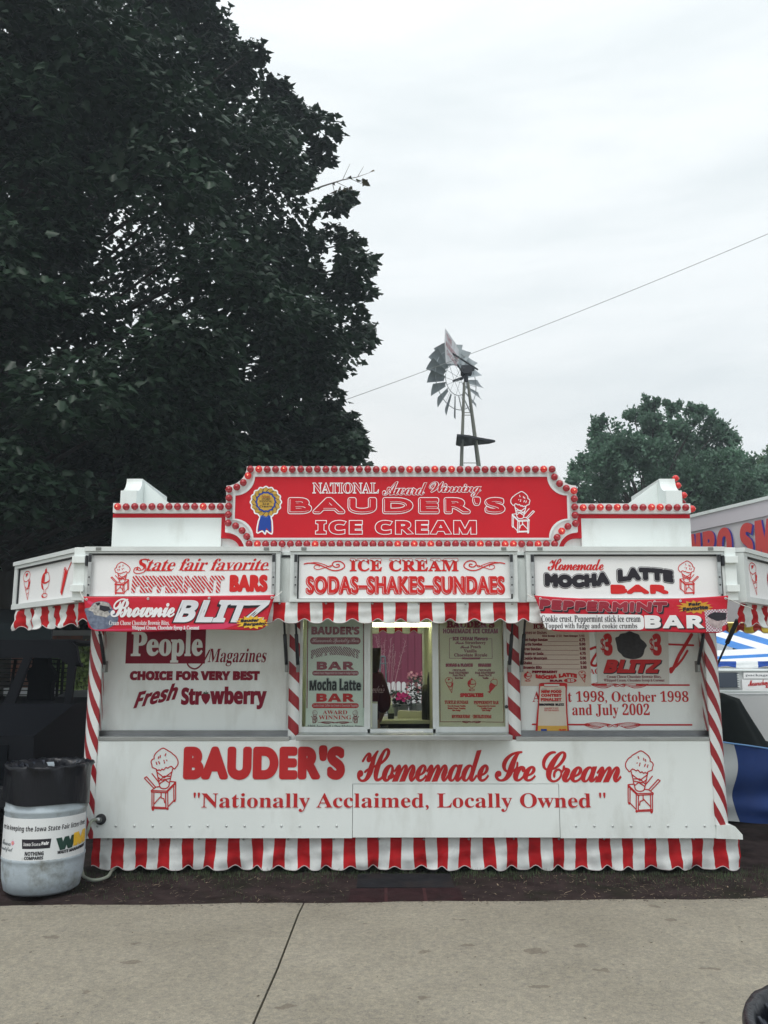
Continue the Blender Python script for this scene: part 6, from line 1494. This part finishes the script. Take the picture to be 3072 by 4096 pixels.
q = bx(*zk(1285, 1850, 1660, 1985), yb_); text(s2_, 'Messerschmi', q, PB, 'script', REDP, fat=.0015, space=.85, warp=lambda u, v: (u, v * .8 + .2 * u))
q = bx(*zk(1595, 1950, 1659, 2000), yb_); text(s2_, 'IC', (q[0], q[1] + .04, q[2] - .01, q[3] - .01), PB, 'sans', REDP, fat=.004)
# white rounded tank / hood in front of it
hd = empty('white_van', (W(3060, 2800, 11.4).x, 11.4, 0), 'white van parked in front of the pale concession trailer', 'van')
vx0, vx1 = W(2868, 2800, 11.2).x, W(3600, 2800, 11.2).x; zv = lambda s: W(3000, s, 11.2).z
b0 = box('body', mat('white_van_paint', (.68, .69, .69), .3, var=.04, scale=1.5), hd, vx0, vx1, 11.2, 12.3, .42, zv(2774), .04); box('roof_rail', WHITE, hd, vx0, vx1, 11.17, 11.22, zv(2772), zv(2762), .004)
box('trim_line', GREYP, hd, vx0, vx1, 11.192, 11.199, zv(2957), zv(2950))
box('door', MATS['white_van_paint'], hd, W(2905, 2800, 11.2).x, W(3200, 2800, 11.2).x, 11.185, 11.1985, .6, zv(2782), .006)
for x in (vx0 + .5, vx1 - .4):
    wh = MB().lathe([(.12, 0), (.30, 0), (.34, .03), (.34, .2), (.30, .22), (.12, .22)], (x, 11.4, .34), 20, axis='y'); wh.build('wheel', RUBBER, hd, True)
# dark tarp heap
tp_ = empty('covered_grill', (W(2850, 2900, 9.8).x, 9.8, 0), 'dark green tarpaulin heaped over a grill behind the right corner post', 'grill cover')
cxx = W(2820, 2900, 9.8).x; top = W(2880, 2772, 9.5).z
def tf(u, v):
    t = 2 * PI * u; rr_ = [.0, .22, .40, .46, .60, .72, .82, .88]; hh_ = [0, .02, .07, .16, .35, .52, .70, 1.0]
    k = v * 7; i = min(int(k), 6); f = k - i; r_ = rr_[i] + (rr_[i + 1] - rr_[i]) * f; h_ = hh_[i] + (hh_[i + 1] - hh_[i]) * f
    w_ = 1 + .05 * math.sin(5 * t + 1) * v + .03 * math.sin(13 * t) * v
    return (cxx + r_ * math.cos(t) * w_, 9.8 + r_ * .6 * math.sin(t) * w_, top * (1 - h_) + .015 * math.sin(7 * t + v * 5))
MB().grid(tf, 48, 21).build('tarpaulin', mat('dark_green_tarp', (.006, .009, .0085), .8, spec=.1, bump=.8, bscale=5), tp_, True)
# blue and white tarp strung low beside the trailer
yt = 8.3; cl_ = empty('tarp_curtain', (W(3000, 3000, yt).x, yt, 0), 'blue and white tarpaulin strung low beside the right end of the trailer', 'tarp')
def cur(u, v, xa, xb, off=0):
    x = xa + (xb - xa) * u; z1 = .955 - (x - 2.75) * .14; z0 = .20 - (x - 2.75) * .05; z = z1 + (z0 - z1) * v
    d = .05 * math.exp(-((v - .80) / .10) ** 2) * (1 + .4 * math.sin(x * 9)) + .025 * math.sin(v * 9 + x * 5) + .02 * math.sin(x * 14 + v * 4) - .03 * v
    return (x + .03 * math.sin(v * 7) * (1 if off == 0 else 1), yt - d, z)
xw = W(2940, 3050, yt).x
MB().grid(lambda u, v: cur(u, v, 2.80, xw), 8, 30).build('white_panel', mat('white_tarp', (.42, .45, .46), .5, bump=.4, bscale=5), cl_, True)
MB().grid(lambda u, v: cur(u, v, xw + .001, 6.0, 1), 60, 30).build('blue_panel', mat('blue_tarp', (.010, .035, .15), .6, spec=.2, var=.2, scale=3, bump=.4, bscale=4), cl_, True)
MB().tube([cur(k / 20, 0, 2.78, 6.0) for k in range(21)], .008, 6).build('rope_edge', mat('light_blue_edge', (.15, .32, .6), .5), cl_, True)

# ================================================================== WINDMILL
YWM = 26.0
head = W(1864, 1518, YWM)      # where the tower ends
wm = empty('windmill', (head.x, head.y, 0), 'galvanised farm windmill with a lettered tail vane standing beyond the trailer', 'windmill')
GAL = mat('galvanised_steel', (.30, .34, .36), .55, metal=.1, var=.3, scale=2); GAL2 = mat('dark_gearbox', (.02, .022, .028), .6); LEG = mat('weathered_leg', (.20, .21, .18), .7)
a_ = math.radians(43); nrm = Vector((-math.sin(a_), math.cos(a_), 0)); e1 = Vector((math.cos(a_), math.sin(a_), 0)); e2 = Vector((0, 0, 1))
ctr = W(1600 + 738 * .3014, 1250 + 900 * .3014, YWM + .1); Rw = 1.22
R1 = .50
for k in range(18):
    t = 2 * PI * (k + .35) / 18; d = e1 * math.cos(t) + e2 * math.sin(t); s = -e1 * math.sin(t) + e2 * math.cos(t)
    mb = MB()
    def bp(r_, q): # q -1..1 across, pitched and cambered
        wdt = .078 + .115 * (r_ - R1) / (Rw - R1); return ctr + d * r_ + s * q * wdt * .88 + nrm * (q * wdt * .62 + .03 * (1 - q * q))
    mb.grid(lambda u, v: bp(R1 + (Rw - R1) * u, -1 + 2 * v), 2, 5)
    mb.build('blade', GAL, wm, True)
for r_, rad in ((R1 - .01, .012), (R1 + .46, .013)):
    MB().tube([ctr + (e1 * math.cos(2 * PI * k / 36) + e2 * math.sin(2 * PI * k / 36)) * r_ - nrm * .02 for k in range(37)], rad, 5, cap=False).build('rim_ring', GAL, wm)
for k in range(12):
    t = 2 * PI * k / 12; d = e1 * math.cos(t) + e2 * math.sin(t); MB().tube([ctr - nrm * (.22 if k % 2 else -.05), ctr + d * (R1 if k % 2 else R1 + .46)], .007, 4).build('spoke', GAL, wm)
MB().tube([ctr + nrm * .10, ctr - nrm * .28, head + Vector((0, 0, .30))], [.04, .055, .06], 8).build('hub_shaft', GAL2, wm)
hc = head + Vector((0, 0, .28))
MB().obox(hc + Vector((-.16, -.16, -.12)), (.34, 0, 0), (0, .3, 0), (0, 0, .26)).tube([hc - Vector((0, 0, .35)), hc], .07, 8).obox(hc + Vector((.05, -.1, 0)), (.22, .05, .03), (0, .15, 0), (0, 0, .12)).build('gearbox', GAL2, wm)
tdir = Vector((-.32, -.95, 0)).normalized()
P0_ = hc + Vector((.12, 0, .02)); arm = MB()
vb = hc + tdir * 1.55
arm.tube([P0_ + Vector((.25, 0, .03)), hc + tdir * 1.75 + Vector((0, 0, -.02))], .028, 6).tube([hc + Vector((-.1, 0, -.1)), hc + tdir * 1.4 - Vector((0, 0, .12))], .022, 6)
for k in range(4): arm.tube([hc + tdir * (.25 + .35 * k) + Vector((0, 0, .03)), hc + tdir * (.42 + .35 * k) - Vector((0, 0, .06))], .012, 5)
arm.build('tail_arm', GAL2, wm)
def vp(x, z, l=0.0):
    q = hc + tdir * x + Vector((0, 0, z)); n_ = Vector((tdir.y, -tdir.x, 0)); return tuple(q + n_ * l)
vane = [(.96, .37), (1.0, -.016), (1.14, -.16), (2.53, -.60), (2.64, .06), (2.57, .446), (1.36, .435)]
VN = MB().prism(vane, vp, -.008, .008).build('tail_vane', mat('pale_vane_paint', (.62, .63, .66), .5, var=.2, scale=3), wm)
vpl = lambda x, z, l=0.0: vp(3.6 - x, z, -(.008 + l))
VP = mat('faded_red_letters', (.40, .12, .16), .6)
for fn in (vpl,):
    text(VN, 'THE', (1.12, 1.75, .17, .34), fn, 'sans', VP, lift=.003); text(VN, 'AERMOTOR', (1.05, 2.5, -.07, .11), fn, 'sans', VP, lift=.003, shear=.1); text(VN, 'CHICAGO', (1.15, 2.35, -.28, -.13), fn, 'sans', VP, lift=.003, shear=.1)
# tower: four legs spreading downwards, girts and ladder
tops = {}; 
for ax, ay in ((-1, -1), (1, -1), (1, 1), (-1, 1)):
    p0 = head + Vector((ax * .06, ay * .06, -.1)); p1 = Vector((head.x + .30 + ax * .85, head.y + ay * .85, 0)); tops[(ax, ay)] = (p0, p1)
    MB().tube([p0, p1], .035, 4).build('tower_leg', LEG, wm)
def lg(k, t): p0, p1 = tops[k]; return p0.lerp(p1, t)
ks_ = [(-1, -1), (1, -1), (1, 1), (-1, 1)]
for t in (.10, .26, .36, .48, .62, .78): 
    for i in range(4): MB().tube([lg(ks_[i], t), lg(ks_[(i + 1) % 4], t)], .012, 4).build('girt', LEG, wm)
br_ = MB()
for t, t2 in ((.26, .36), (.36, .48), (.48, .62), (.62, .78)):
    for i in range(4): br_.tube([lg(ks_[i], t), lg(ks_[(i + 1) % 4], t2)], .005, 3).tube([lg(ks_[(i + 1) % 4], t), lg(ks_[i], t2)], .005, 3)
br_.build('cross_bracing', LEG, wm, kind='stuff')
ldm = MB(); la = lambda t: lg((-1, -1), t).lerp(lg((1, -1), t), .25); lb = lambda t: lg((-1, -1), t).lerp(lg((1, -1), t), .25) + Vector((.34, 0, 0))
ldm.tube([la(.30), la(.95)], .012, 4).tube([lb(.26), lb(.95)], .014, 4)
for k in range(20): t = .36 + .03 * k; ldm.tube([la(t), lb(t)], .008, 4)
ldm.build('ladder', LEG, wm)
pf0 = W(1600 + 715 * .3014, 1250 + 1690 * .3014, YWM - .7)
plat = [(-.55, -.5), (-.42, .35), (.1, .55), (1.05, .25), (1.18, .0), (.6, -.35), (.0, -.55)]
pcx = W(1864, 1760, YWM); 
PLM = MB().prism([(pcx.x + .05 + a * .78, pcx.y + b * .9) for a, b in ((-.50, -.75), (-.42, .55), (-.2, .75), (.9, .35), (1.12, .1), (1.0, .0), (.35, -.35), (-.02, -.62))], lambda a, b, l: (a, b, W(1864, 1762, YWM).z + l), -.03, .03)
PLM.build('platform', GAL2, wm)

# cable across the sky
ca = []
pA, pB = W(1380, 1600, 17.0), W(3300, 838, 13.0)
for k in range(31):
    t = k / 30; p = pA.lerp(pB, t); p.z -= .25 * 4 * t * (1 - t) * .35; ca.append(p)
pA2 = pA + (pA - pB) * .35
cb = MB().tube([pA2] + ca, .0055, 5).build('overhead_cable', mat('grey_cable', (.36, .38, .38), .6), None, True); tag(cb, 'thin grey cable slanting up across the sky past the windmill', 'cable')

# ================================================================== TREES
def leaf_mesh(name, P, size, m, parent, drop=.35, shape='maple', seed=1, outward=None, kind=None):
    rg = np.random.default_rng(seed); n = len(P)
    if shape == 'maple':
        A_ = np.array([(0, 0), (.27, -.06), (.27, .13), (.54, .36), (.30, .47), (.24, .66), (0, 1.0), (-.24, .66), (-.30, .47), (-.54, .36), (-.27, .13), (-.27, -.06)]); faces = [(0, 1, 2, 3, 4, 5, 6), (0, 6, 7, 8, 9, 10, 11)]
    else:
        A_ = np.array([(0, 0), (.34, .45), (0, 1.0), (-.34, .45)]); faces = [(0, 1, 2), (0, 2, 3)]
    yaw = rg.uniform(0, 2 * np.pi, n)
    if outward is not None: yaw = np.arctan2(outward[:, 1], outward[:, 0]) + rg.normal(0, .9, n)
    pit = -drop - rg.normal(0.25, .35, n); rol = rg.normal(0, .45, n)
    if shape == 'simple': pit = rg.uniform(-1.3, 1.1, n); rol = rg.normal(0, .9, n)
    d = np.stack([np.cos(yaw) * np.cos(pit), np.sin(yaw) * np.cos(pit), np.sin(pit)], 1)
    s0 = np.stack([-np.sin(yaw), np.cos(yaw), np.zeros(n)], 1); up = np.cross(d, s0); up *= np.sign(up[:, 2:3] + 1e-9)
    s = s0 * np.cos(rol)[:, None] + up * np.sin(rol)[:, None]; up = np.cross(s, d)
    sz = size * rg.uniform(.65, 1.25, n)
    K = len(A_); bend = np.abs(A_[:, 0]) * .35 - .25 * A_[:, 1] ** 2
    V = P[:, None, :] + sz[:, None, None] * (A_[None, :, 1:2] * d[:, None, :] + A_[None, :, 0:1] * s[:, None, :] + bend[None, :, None] * up[:, None, :])
    V = V.reshape(-1, 3) - np.array(ORG[parent.name])
    fl = np.array(sum([list(f) for f in faces], [])); nl = len(fl)
    loops = (np.arange(n)[:, None] * K + fl[None, :]).reshape(-1)
    lens = np.tile([len(f) for f in faces], n); starts = np.concatenate([[0], np.cumsum(lens)[:-1]])
    me = bpy.data.meshes.new(name); me.vertices.add(len(V)); me.vertices.foreach_set('co', V.reshape(-1)); me.loops.add(len(loops)); me.loops.foreach_set('vertex_index', loops.astype(np.int32))
    me.polygons.add(len(lens)); me.polygons.foreach_set('loop_start', starts.astype(np.int32)); me.polygons.foreach_set('loop_total', lens.astype(np.int32)); me.materials.append(m); me.update(calc_edges=True)
    o = bpy.data.objects.new(name, me); C.objects.link(o); o.parent = parent; ORG[o.name] = ORG[parent.name]
    if kind: o['kind'] = kind
    return o
def clump_pts(c, r, n, rg, flat=.7):
    v = rg.normal(0, 1, (n, 3)); v /= np.linalg.norm(v, axis=1)[:, None]; q = rg.uniform(.35, 1.0, n) ** .6
    v = v * q[:, None] * r * rg.uniform(.85, 1.15, (n, 1)); o = v.copy(); v[:, 2] *= flat; return v + np.array(c), o
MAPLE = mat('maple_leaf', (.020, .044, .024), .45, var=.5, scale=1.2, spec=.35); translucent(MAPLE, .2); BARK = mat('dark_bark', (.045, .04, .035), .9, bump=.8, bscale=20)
mt = empty('maple_tree', (-7.2, 15.5, 0), 'huge dark maple filling the left of the sky behind the trailer', 'tree')
U = 1.8517
prof_ = [(0, 500), (60, 478), (95, 600), (150, 640), (200, 680), (245, 735), (300, 725), (370, 715), (440, 750), (520, 780), (600, 795), (700, 800), (760, 795), (800, 770), (860, 780), (950, 782), (1020, 780), (1090, 740)]
YC = 15.5; XC = -7.2
zs = np.array([W(700, r_ * U, YC).z for r_, _ in prof_][::-1]); xs_r = np.array([W((x_ + 22) * U, r_ * U, YC).x for r_, x_ in prof_][::-1])
rg = np.random.default_rng(11); PTS = []; OUT = []; CL = []
edge_r = np.array([r_ for r_, _ in prof_]) * U; edge_x = np.array([x_ + 14 for _, x_ in prof_]) * U
def add_clump(c, r, n):
    # keep the crown's outline: drop clumps that would bulge far past it
    dx, dy, dz = c[0] + r * .8, c[1], c[2] - H; f_ = dy * cp + dz * sp; px = 1536 + F * dx / f_; py = 2048 - F * (dz * cp - dy * sp) / f_
    if px > np.interp(py, edge_r, edge_x) + 26: return
    p, o = clump_pts(c, r, n, rg, .62); PTS.append(p); OUT.append(o); CL.append(c)
# right silhouette clumps
for k in range(78):
    z = zs[0] + (zs[-1] + 1.5 - zs[0]) * k / 77 + rg.uniform(-.15, .15); X_ = np.interp(z, zs, xs_r); r = rg.uniform(.18, .45)
    add_clump((X_ - r * .85 - rg.uniform(0, 1.1), YC + rg.uniform(-1.2, 1.2), z), r, int(700 * r * r) + 40)
# shell
for k in range(400):
    z = rg.uniform(3.6, 17.5); R_t = np.interp(z, zs, xs_r) - XC; R_t *= (1 if z < 13 else 1 - (z - 13) * .03)
    t = rg.uniform(0, 2 * np.pi) if k % 3 == 0 else rg.uniform(-np.pi * .95, -.02); q = rg.uniform(.78, .97); rx = R_t * q - .5; ry = min(R_t, 6.6) * q - .4
    qx = XC + rx * math.cos(t); qy = YC + ry * math.sin(t); qf = qy * cp + (z - H) * sp
    if 1536 + F * (qx + .7) / qf > np.interp(2048 - F * ((z - H) * cp - qy * sp) / qf, edge_r, edge_x) - 80: continue
    if z < 4.6 and math.sin(t) < -.5 and XC + rx * math.cos(t) > -3.2: continue
    r = rg.uniform(.55, 1.0)
    add_clump((XC + rx * math.cos(t), YC + ry * math.sin(t), z), r, 430)
for k in range(16): add_clump(tuple(W(rg.uniform(1180, 1400), rg.uniform(1700, 1990), YC + rg.uniform(-1, 1))), rg.uniform(.35, .6), 300)
for k in range(70):
    t = rg.uniform(0, 2 * np.pi); q = rg.uniform(.3, .95); add_clump((XC + 6.3 * q * math.cos(t), YC + 5.5 * abs(q * math.sin(t)) - 1.0, rg.uniform(3.3, 6.5)), rg.uniform(.6, 1.0), 320)
for k in range(14): add_clump(tuple(W(rg.uniform(230, 520), rg.uniform(420, 720), YC + rg.uniform(-2.5, 2))), rg.uniform(.5, .9), 300)
# interior mass
for k in range(150):
    z = rg.uniform(3.8, 17); R_t = (np.interp(z, zs, xs_r) - XC) * rg.uniform(.2, .8); t = rg.uniform(0, 2 * np.pi); add_clump((XC + R_t * math.cos(t), YC + min(R_t, 5.5) * math.sin(t), z), 1.1, 150)
P_all = np.concatenate(PTS); O_all = np.concatenate(OUT)
ok_ = ~((P_all[:, 1] < 10.2) & (P_all[:, 2] < 4.3)); P_all, O_all = P_all[ok_], O_all[ok_]
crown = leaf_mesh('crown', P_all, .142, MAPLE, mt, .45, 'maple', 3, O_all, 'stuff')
tb = MB(); tb.tube([(XC, YC, 0), (XC + .1, YC, 2), (XC, YC + .1, 5), (XC + .2, YC, 9), (XC + .1, YC, 14)], [.55, .42, .36, .26, .1], 12); tb.build('trunk', BARK, mt, True)
lm = MB()
for k, c in enumerate(CL):
    if k % 5: continue
    zz0 = max(2.6, c[2] * .72); a = Vector((XC, YC, zz0)); b = Vector(c); mid = a.lerp(b, .5) + Vector((0, 0, .35)); lm.tube([a, mid, b], [.07, .035, .012], 5, cap=False)
lm.build('limbs', BARK, mt, True, kind='stuff')
# bare twig reaching out with a few leaves
tw = MB(); tpx = [(1200, 780), (1290, 745), (1370, 720), (1430, 708), (1480, 690)]; tP = [W(a, b, 15.2) for a, b in tpx]
tw.tube(tP, [.02, .016, .011, .007, .003], 5)
for a, b, c, d in ((1370, 720, 1400, 655), (1430, 708, 1455, 665), (1400, 714, 1470, 745), (1330, 733, 1345, 800), (1345, 728, 1440, 775)): tw.tube([W(a, b, 15.2), W(c, d, 15.2)], [.007, .003], 4)
tw.build('bare_twig', mat('pale_twig', (.22, .2, .18), .8), mt)
tl = np.array([tuple(W(a, b, 15.2)) for a, b in ((1395, 712), (1330, 735), (1360, 745), (1385, 752), (1400, 770), (1405, 745), (1345, 760), (1450, 715), (1453, 722), (1425, 716), (1490, 680))]); leaf_mesh('twig_leaves', tl, .15, mat('browning_leaf', (.09, .075, .03), .6), mt, .6, 'maple', 5)
# right hand trees
def tree(name, label, base, clumps, Y, n, size, m, seed, group=None, trunk_r=.22):
    rg = np.random.default_rng(seed); root = empty(name, base, label, 'tree', group); P = []; O = []; lm = MB(); b = Vector(base)
    ztop = max(W(c[0], c[1], Y).z for c in clumps)
    lm.tube([b, b + Vector((.1, 0, ztop * .35)), b + Vector((-.1, .1, ztop * .7))], [trunk_r, trunk_r * .7, trunk_r * .35], 8)
    for (sx, sy, rp) in clumps:
        dy = rg.uniform(-1.5, 1.5); c = W(sx, sy, Y + dy); r = rp / F * Y
        k = max(8, int(rp / 4.5))
        for j in range(k):
            v = rg.normal(0, 1, 3); v /= np.linalg.norm(v); cc = np.array(c) + v * r * rg.uniform(.25, 1.08) * np.array((1, 1, .9)); rr_ = r * rg.uniform(.16, .34)
            m_ = int(n * (rp / 100) ** 2 / k) + 30; p = cc + rg.normal(0, .55, (m_, 3)) * rr_ * np.array((1, 1, 1.1)); P.append(p); O.append(p)
            if j % 22 == 0: a = b + Vector((0, 0, max(1.5, cc[2] * .62))); lm.tube([a, a.lerp(Vector(cc), .5) + Vector((0, 0, .3)), Vector(cc)], [.06, .03, .01], 4, cap=False)
    lm.build('trunk', BARK, root, True)
    return leaf_mesh('crown', np.concatenate(P), size, m, root, .1, 'simple', seed, None, 'stuff')
TG = mat('teal_green_leaf', (.095, .185, .120), .5, var=.4, scale=.8); TG2 = mat('bright_green_leaf', (.06, .13, .05), .5, var=.4, scale=.8)
translucent(TG, .4); translucent(TG2, .4)
tree('broadleaf_tree', 'tall airy tree rising behind the right half of the trailer', (W(2620, 2600, 27).x, 27, 0), [(2398, 1700, 42), (2420, 1790, 75), (2350, 1870, 65), (2440, 1900, 105), (2310, 1960, 70), (2430, 1840, 90), (2395, 1760, 60), (2500, 1770, 75), (2290, 2030, 70), (2370, 1950, 80), (2345, 2030, 75), (2440, 2040, 100), (2560, 1660, 60), (2600, 1612, 38), (2630, 1700, 90), (2560, 1800, 95), (2690, 1640, 45), (2720, 1720, 80), (2700, 1820, 120), (2800, 1650, 55), (2840, 1720, 75), (2810, 1820, 110), (2920, 1760, 55), (2910, 1850, 95), (3000, 1960, 90), (2860, 1920, 100), (2600, 1930, 130), (2740, 1960, 140), (2560, 2060, 120), (2700, 2080, 130)], 27, 1150, .14, TG, 21, None, .3)
tree('broadleaf_tree', 'darker dense tree behind the neighbouring stand at the right edge', (W(2950, 2600, 31).x, 31, 0), [(2860, 1960, 120), (2960, 1930, 100), (3040, 1990, 110), (2900, 2060, 130), (3010, 2090, 130), (3120, 1950, 100), (2820, 2080, 110), (3060, 1900, 70), (2980, 1990, 120)], 31, 2600, .16, TG, 22, None, .3)
tree('broadleaf_tree', 'brighter green tree top peeping over at the far right edge', (W(3100, 2600, 38).x, 38, 0), [(3050, 1880, 60), (3110, 1860, 80), (3170, 1900, 100)], 38, 1900, .18, TG2, 23, None, .3)
# wood behind the truck, its shade put into the dark leaf colour
wd = empty('wood_edge', (-11, 24, 0), 'dark wood', 'trees'); 
rg = np.random.default_rng(5); n_ = 34000; P = np.stack([rg.uniform(-24, -4.6, n_), 23 + rg.normal(0, 1.0, n_), rg.uniform(0, 8.6, n_)], 1); P[:, 2] *= (1 - .25 * rg.random(n_))
C.objects.unlink(wd); wdr = wd
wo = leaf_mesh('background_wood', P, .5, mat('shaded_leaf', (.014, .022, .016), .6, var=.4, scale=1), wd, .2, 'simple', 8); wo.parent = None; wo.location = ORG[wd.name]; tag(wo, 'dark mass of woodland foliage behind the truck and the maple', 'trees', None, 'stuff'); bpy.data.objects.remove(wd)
# shrubs glimpsed between truck and trailer, leaf colour raised to look lit
for k, (sx, sy, rp, y_, lab_) in enumerate(((325, 2650, 55, 15.0, 'yellow green shrub glimpsed between the truck and the trailer'), (215, 2640, 50, 16.2, 'green shrub glimpsed through the truck cab guard'))):
    c = W(sx, sy, y_); r = rp / F * y_ * 1.1; root = empty('shrub', (c.x, c.y, 0), lab_, 'shrub')
    pts_, oo = clump_pts((c.x, c.y, c.z), r, 900, rg, 1.3); p2, o2 = clump_pts((c.x, c.y, c.z - r * 1.5), r * 1.2, 900, rg, 1.5)
    leaf_mesh('foliage', np.concatenate([pts_, p2]), .10, mat('shrub_leaf_%d' % k, (.26, .36, .12) if k == 0 else (.12, .20, .08), .5, var=.7, scale=6), root, .0, 'simple', 40 + k, np.concatenate([oo, o2]), 'stuff')
    MB().tube([(c.x, c.y, 0), (c.x, c.y, c.z)], .03, 5).build('stem', BARK, root)

# ================================================================== GROUND DETAIL
r = random.Random(12)
gm_ = MB(); 
for k in range(9000):
    x = r.uniform(-3.3, 4.6); b_ = r.random(); y = 7.22 - abs(r.gauss(0, .16)) if b_ < .5 else r.uniform(6.42, 7.5)
    if b_ >= .5 and math.sin(x * 2.7 + 1) + math.sin(x * 6.1 + y * 5) + math.sin(y * 9 + x) < .5: continue
    if -.35 < x < .95 and 6.3 < y < 7.0 and r.random() < .93: continue
    h_ = r.uniform(.015, .05) if b_ < .62 else r.uniform(.008, .025)
    if x > 2.8: h_ *= 1.2
    z = soilz(x, y) - .002; a = r.uniform(0, 6.28); d = Vector((math.cos(a) * .35, math.sin(a) * .35, 1)).normalized() * h_; s = Vector((math.cos(a + 1.6), math.sin(a + 1.6), 0)) * .0022; p = Vector((x, y, z))
    gm_.F.append((len(gm_.V), len(gm_.V) + 1, len(gm_.V) + 2)); gm_.M.append(0); gm_.V += [tuple(p - s), tuple(p + s), tuple(p + d)]
gg = gm_.build('grass', mat('dark_grass', (.045, .075, .03), .8, var=.5, scale=6), None, kind='stuff'); tag(gg, 'short grass growing along the foot of the trailer skirt', 'grass')  # dark green blades, tone varied at random
st_ = MB()
for k in range(1500):
    x = r.uniform(-2.3, 4.4); y = r.uniform(6.33, 7.1)
    if -.25 < x < .9 and r.random() < .55: continue
    if r.random() < .35 and x < .6: continue
    z = soilz(x, y) + .004; a = r.uniform(0, 6.28); l = r.uniform(.008, .035) * (2 if r.random() < .08 else 1); d = Vector((math.cos(a), math.sin(a), r.uniform(0, .35))) * l; s = Vector((-math.sin(a), math.cos(a), .1)) * r.uniform(.0008, .0026) * (2.5 if r.random() < .1 else 1); p = Vector((x, y, z))
    st_.quad(p - s, p + s, p + d + s * .5, p + d - s * .5)
sg = st_.build('straw_litter', mat('dry_straw', (.26, .20, .14), .8, var=.4, scale=30), None, kind='stuff'); tag(sg, 'dry straw and wood chips scattered over the dark soil', 'litter')
lt_ = MB()
for k in range(560):
    x = r.uniform(-2.4, 3.2); y = r.uniform(3.8, 6.2) if k % 4 == 0 else edgeY(x) - abs(r.gauss(0, .035)) - .005; a = r.uniform(0, 6.28); l = r.uniform(.004, .016); d = Vector((math.cos(a), math.sin(a), 0)) * l; s = Vector((-math.sin(a), math.cos(a), 0)) * l * r.uniform(.15, .5); p = Vector((x, y, .0135))
    lt_.quad(p - s, p + s * .6, p + d + s * .4 + Vector((0, 0, .002)), p + d - s)
lg_ = lt_.build('leaf_litter', mat('brown_litter', (.09, .07, .05), .8, var=.6, scale=40), None, kind='stuff'); tag(lg_, 'brown crumbs and leaf scraps lying on the concrete path', 'litter')
# dark rubber step mat and sunken pavers in front of the window
q0, q1 = G(1432, 3500), G(1802, 3500); ya_, yb3 = G(1600, 3552).y, 7.12
sm_ = MB().box(q0.x, q1.x, ya_, yb3, -.02, .004).build('rubber_mat', mat('dark_rubber_mat', (.016, .017, .020), .9, spec=.1, bump=.5, bscale=30, var=.3, dirt=(.030, .022, .020), dscale=4), None); tag(sm_, 'dark rubber mat lying on the soil under the serving window', 'mat')
pvr = empty('paver_row', (G(1600, 3590).x, G(1600, 3590).y, 0), 'row of three dark maroon pavers sunk in soil at the path edge', 'pavers')
PV = mat('dark_maroon_paver', (.034, .0165, .018), .95, spec=.05, var=.35, scale=9, bump=.8, bscale=50, dirt=(.020, .0145, .0145), dscale=5)
gl = G(1100 + 475 * .6028, 3380 + 400 * .6028); gr_ = G(1100 + 1270 * .6028, 3380 + 400 * .6028)
xs4 = [gl.x, G(1100 + 738 * .6028, 3380 + 390 * .6028).x, G(1100 + 1005 * .6028, 3380 + 390 * .6028).x, gr_.x]
yt0, yt1 = 6.31, G(1500, 3380 + 290 * .6028).y
for i in range(3): box('paver', PV, pvr, xs4[i] + .008, xs4[i + 1] - .008, yt0, yt1, -.03, .004 + .002 * i, .004)
for i in (1, 2): box('paver_joint', mat('worn_pink_joint%d' % i, (.065, .028, .03), .95, spec=.05, dirt=(.03, .018, .018), dscale=12), pvr, xs4[i] - .012, xs4[i] + .010, yt0 + .01, yt1 - .01, -.03, .0085)
# ================================================================== HAZE
hzb = MB().box(-610, 610, -70, 910, -1.2, 20).build('haze', [], None, kind='stuff')  # thin haze volume added over the whole scene to lift dark tones
hm = bpy.data.materials.new('haze_air'); hm.use_nodes = True; t = hm.node_tree; t.nodes.clear(); o_ = t.nodes.new('ShaderNodeOutputMaterial'); v_ = t.nodes.new('ShaderNodeVolumePrincipled')
v_.inputs['Color'].default_value = (.80, .90, 1, 1); v_.inputs['Density'].default_value = .0024; v_.inputs['Anisotropy'].default_value = .2; t.links.new(v_.outputs[0], o_.inputs['Volume']); hzb.data.materials.append(hm)
make_texts()
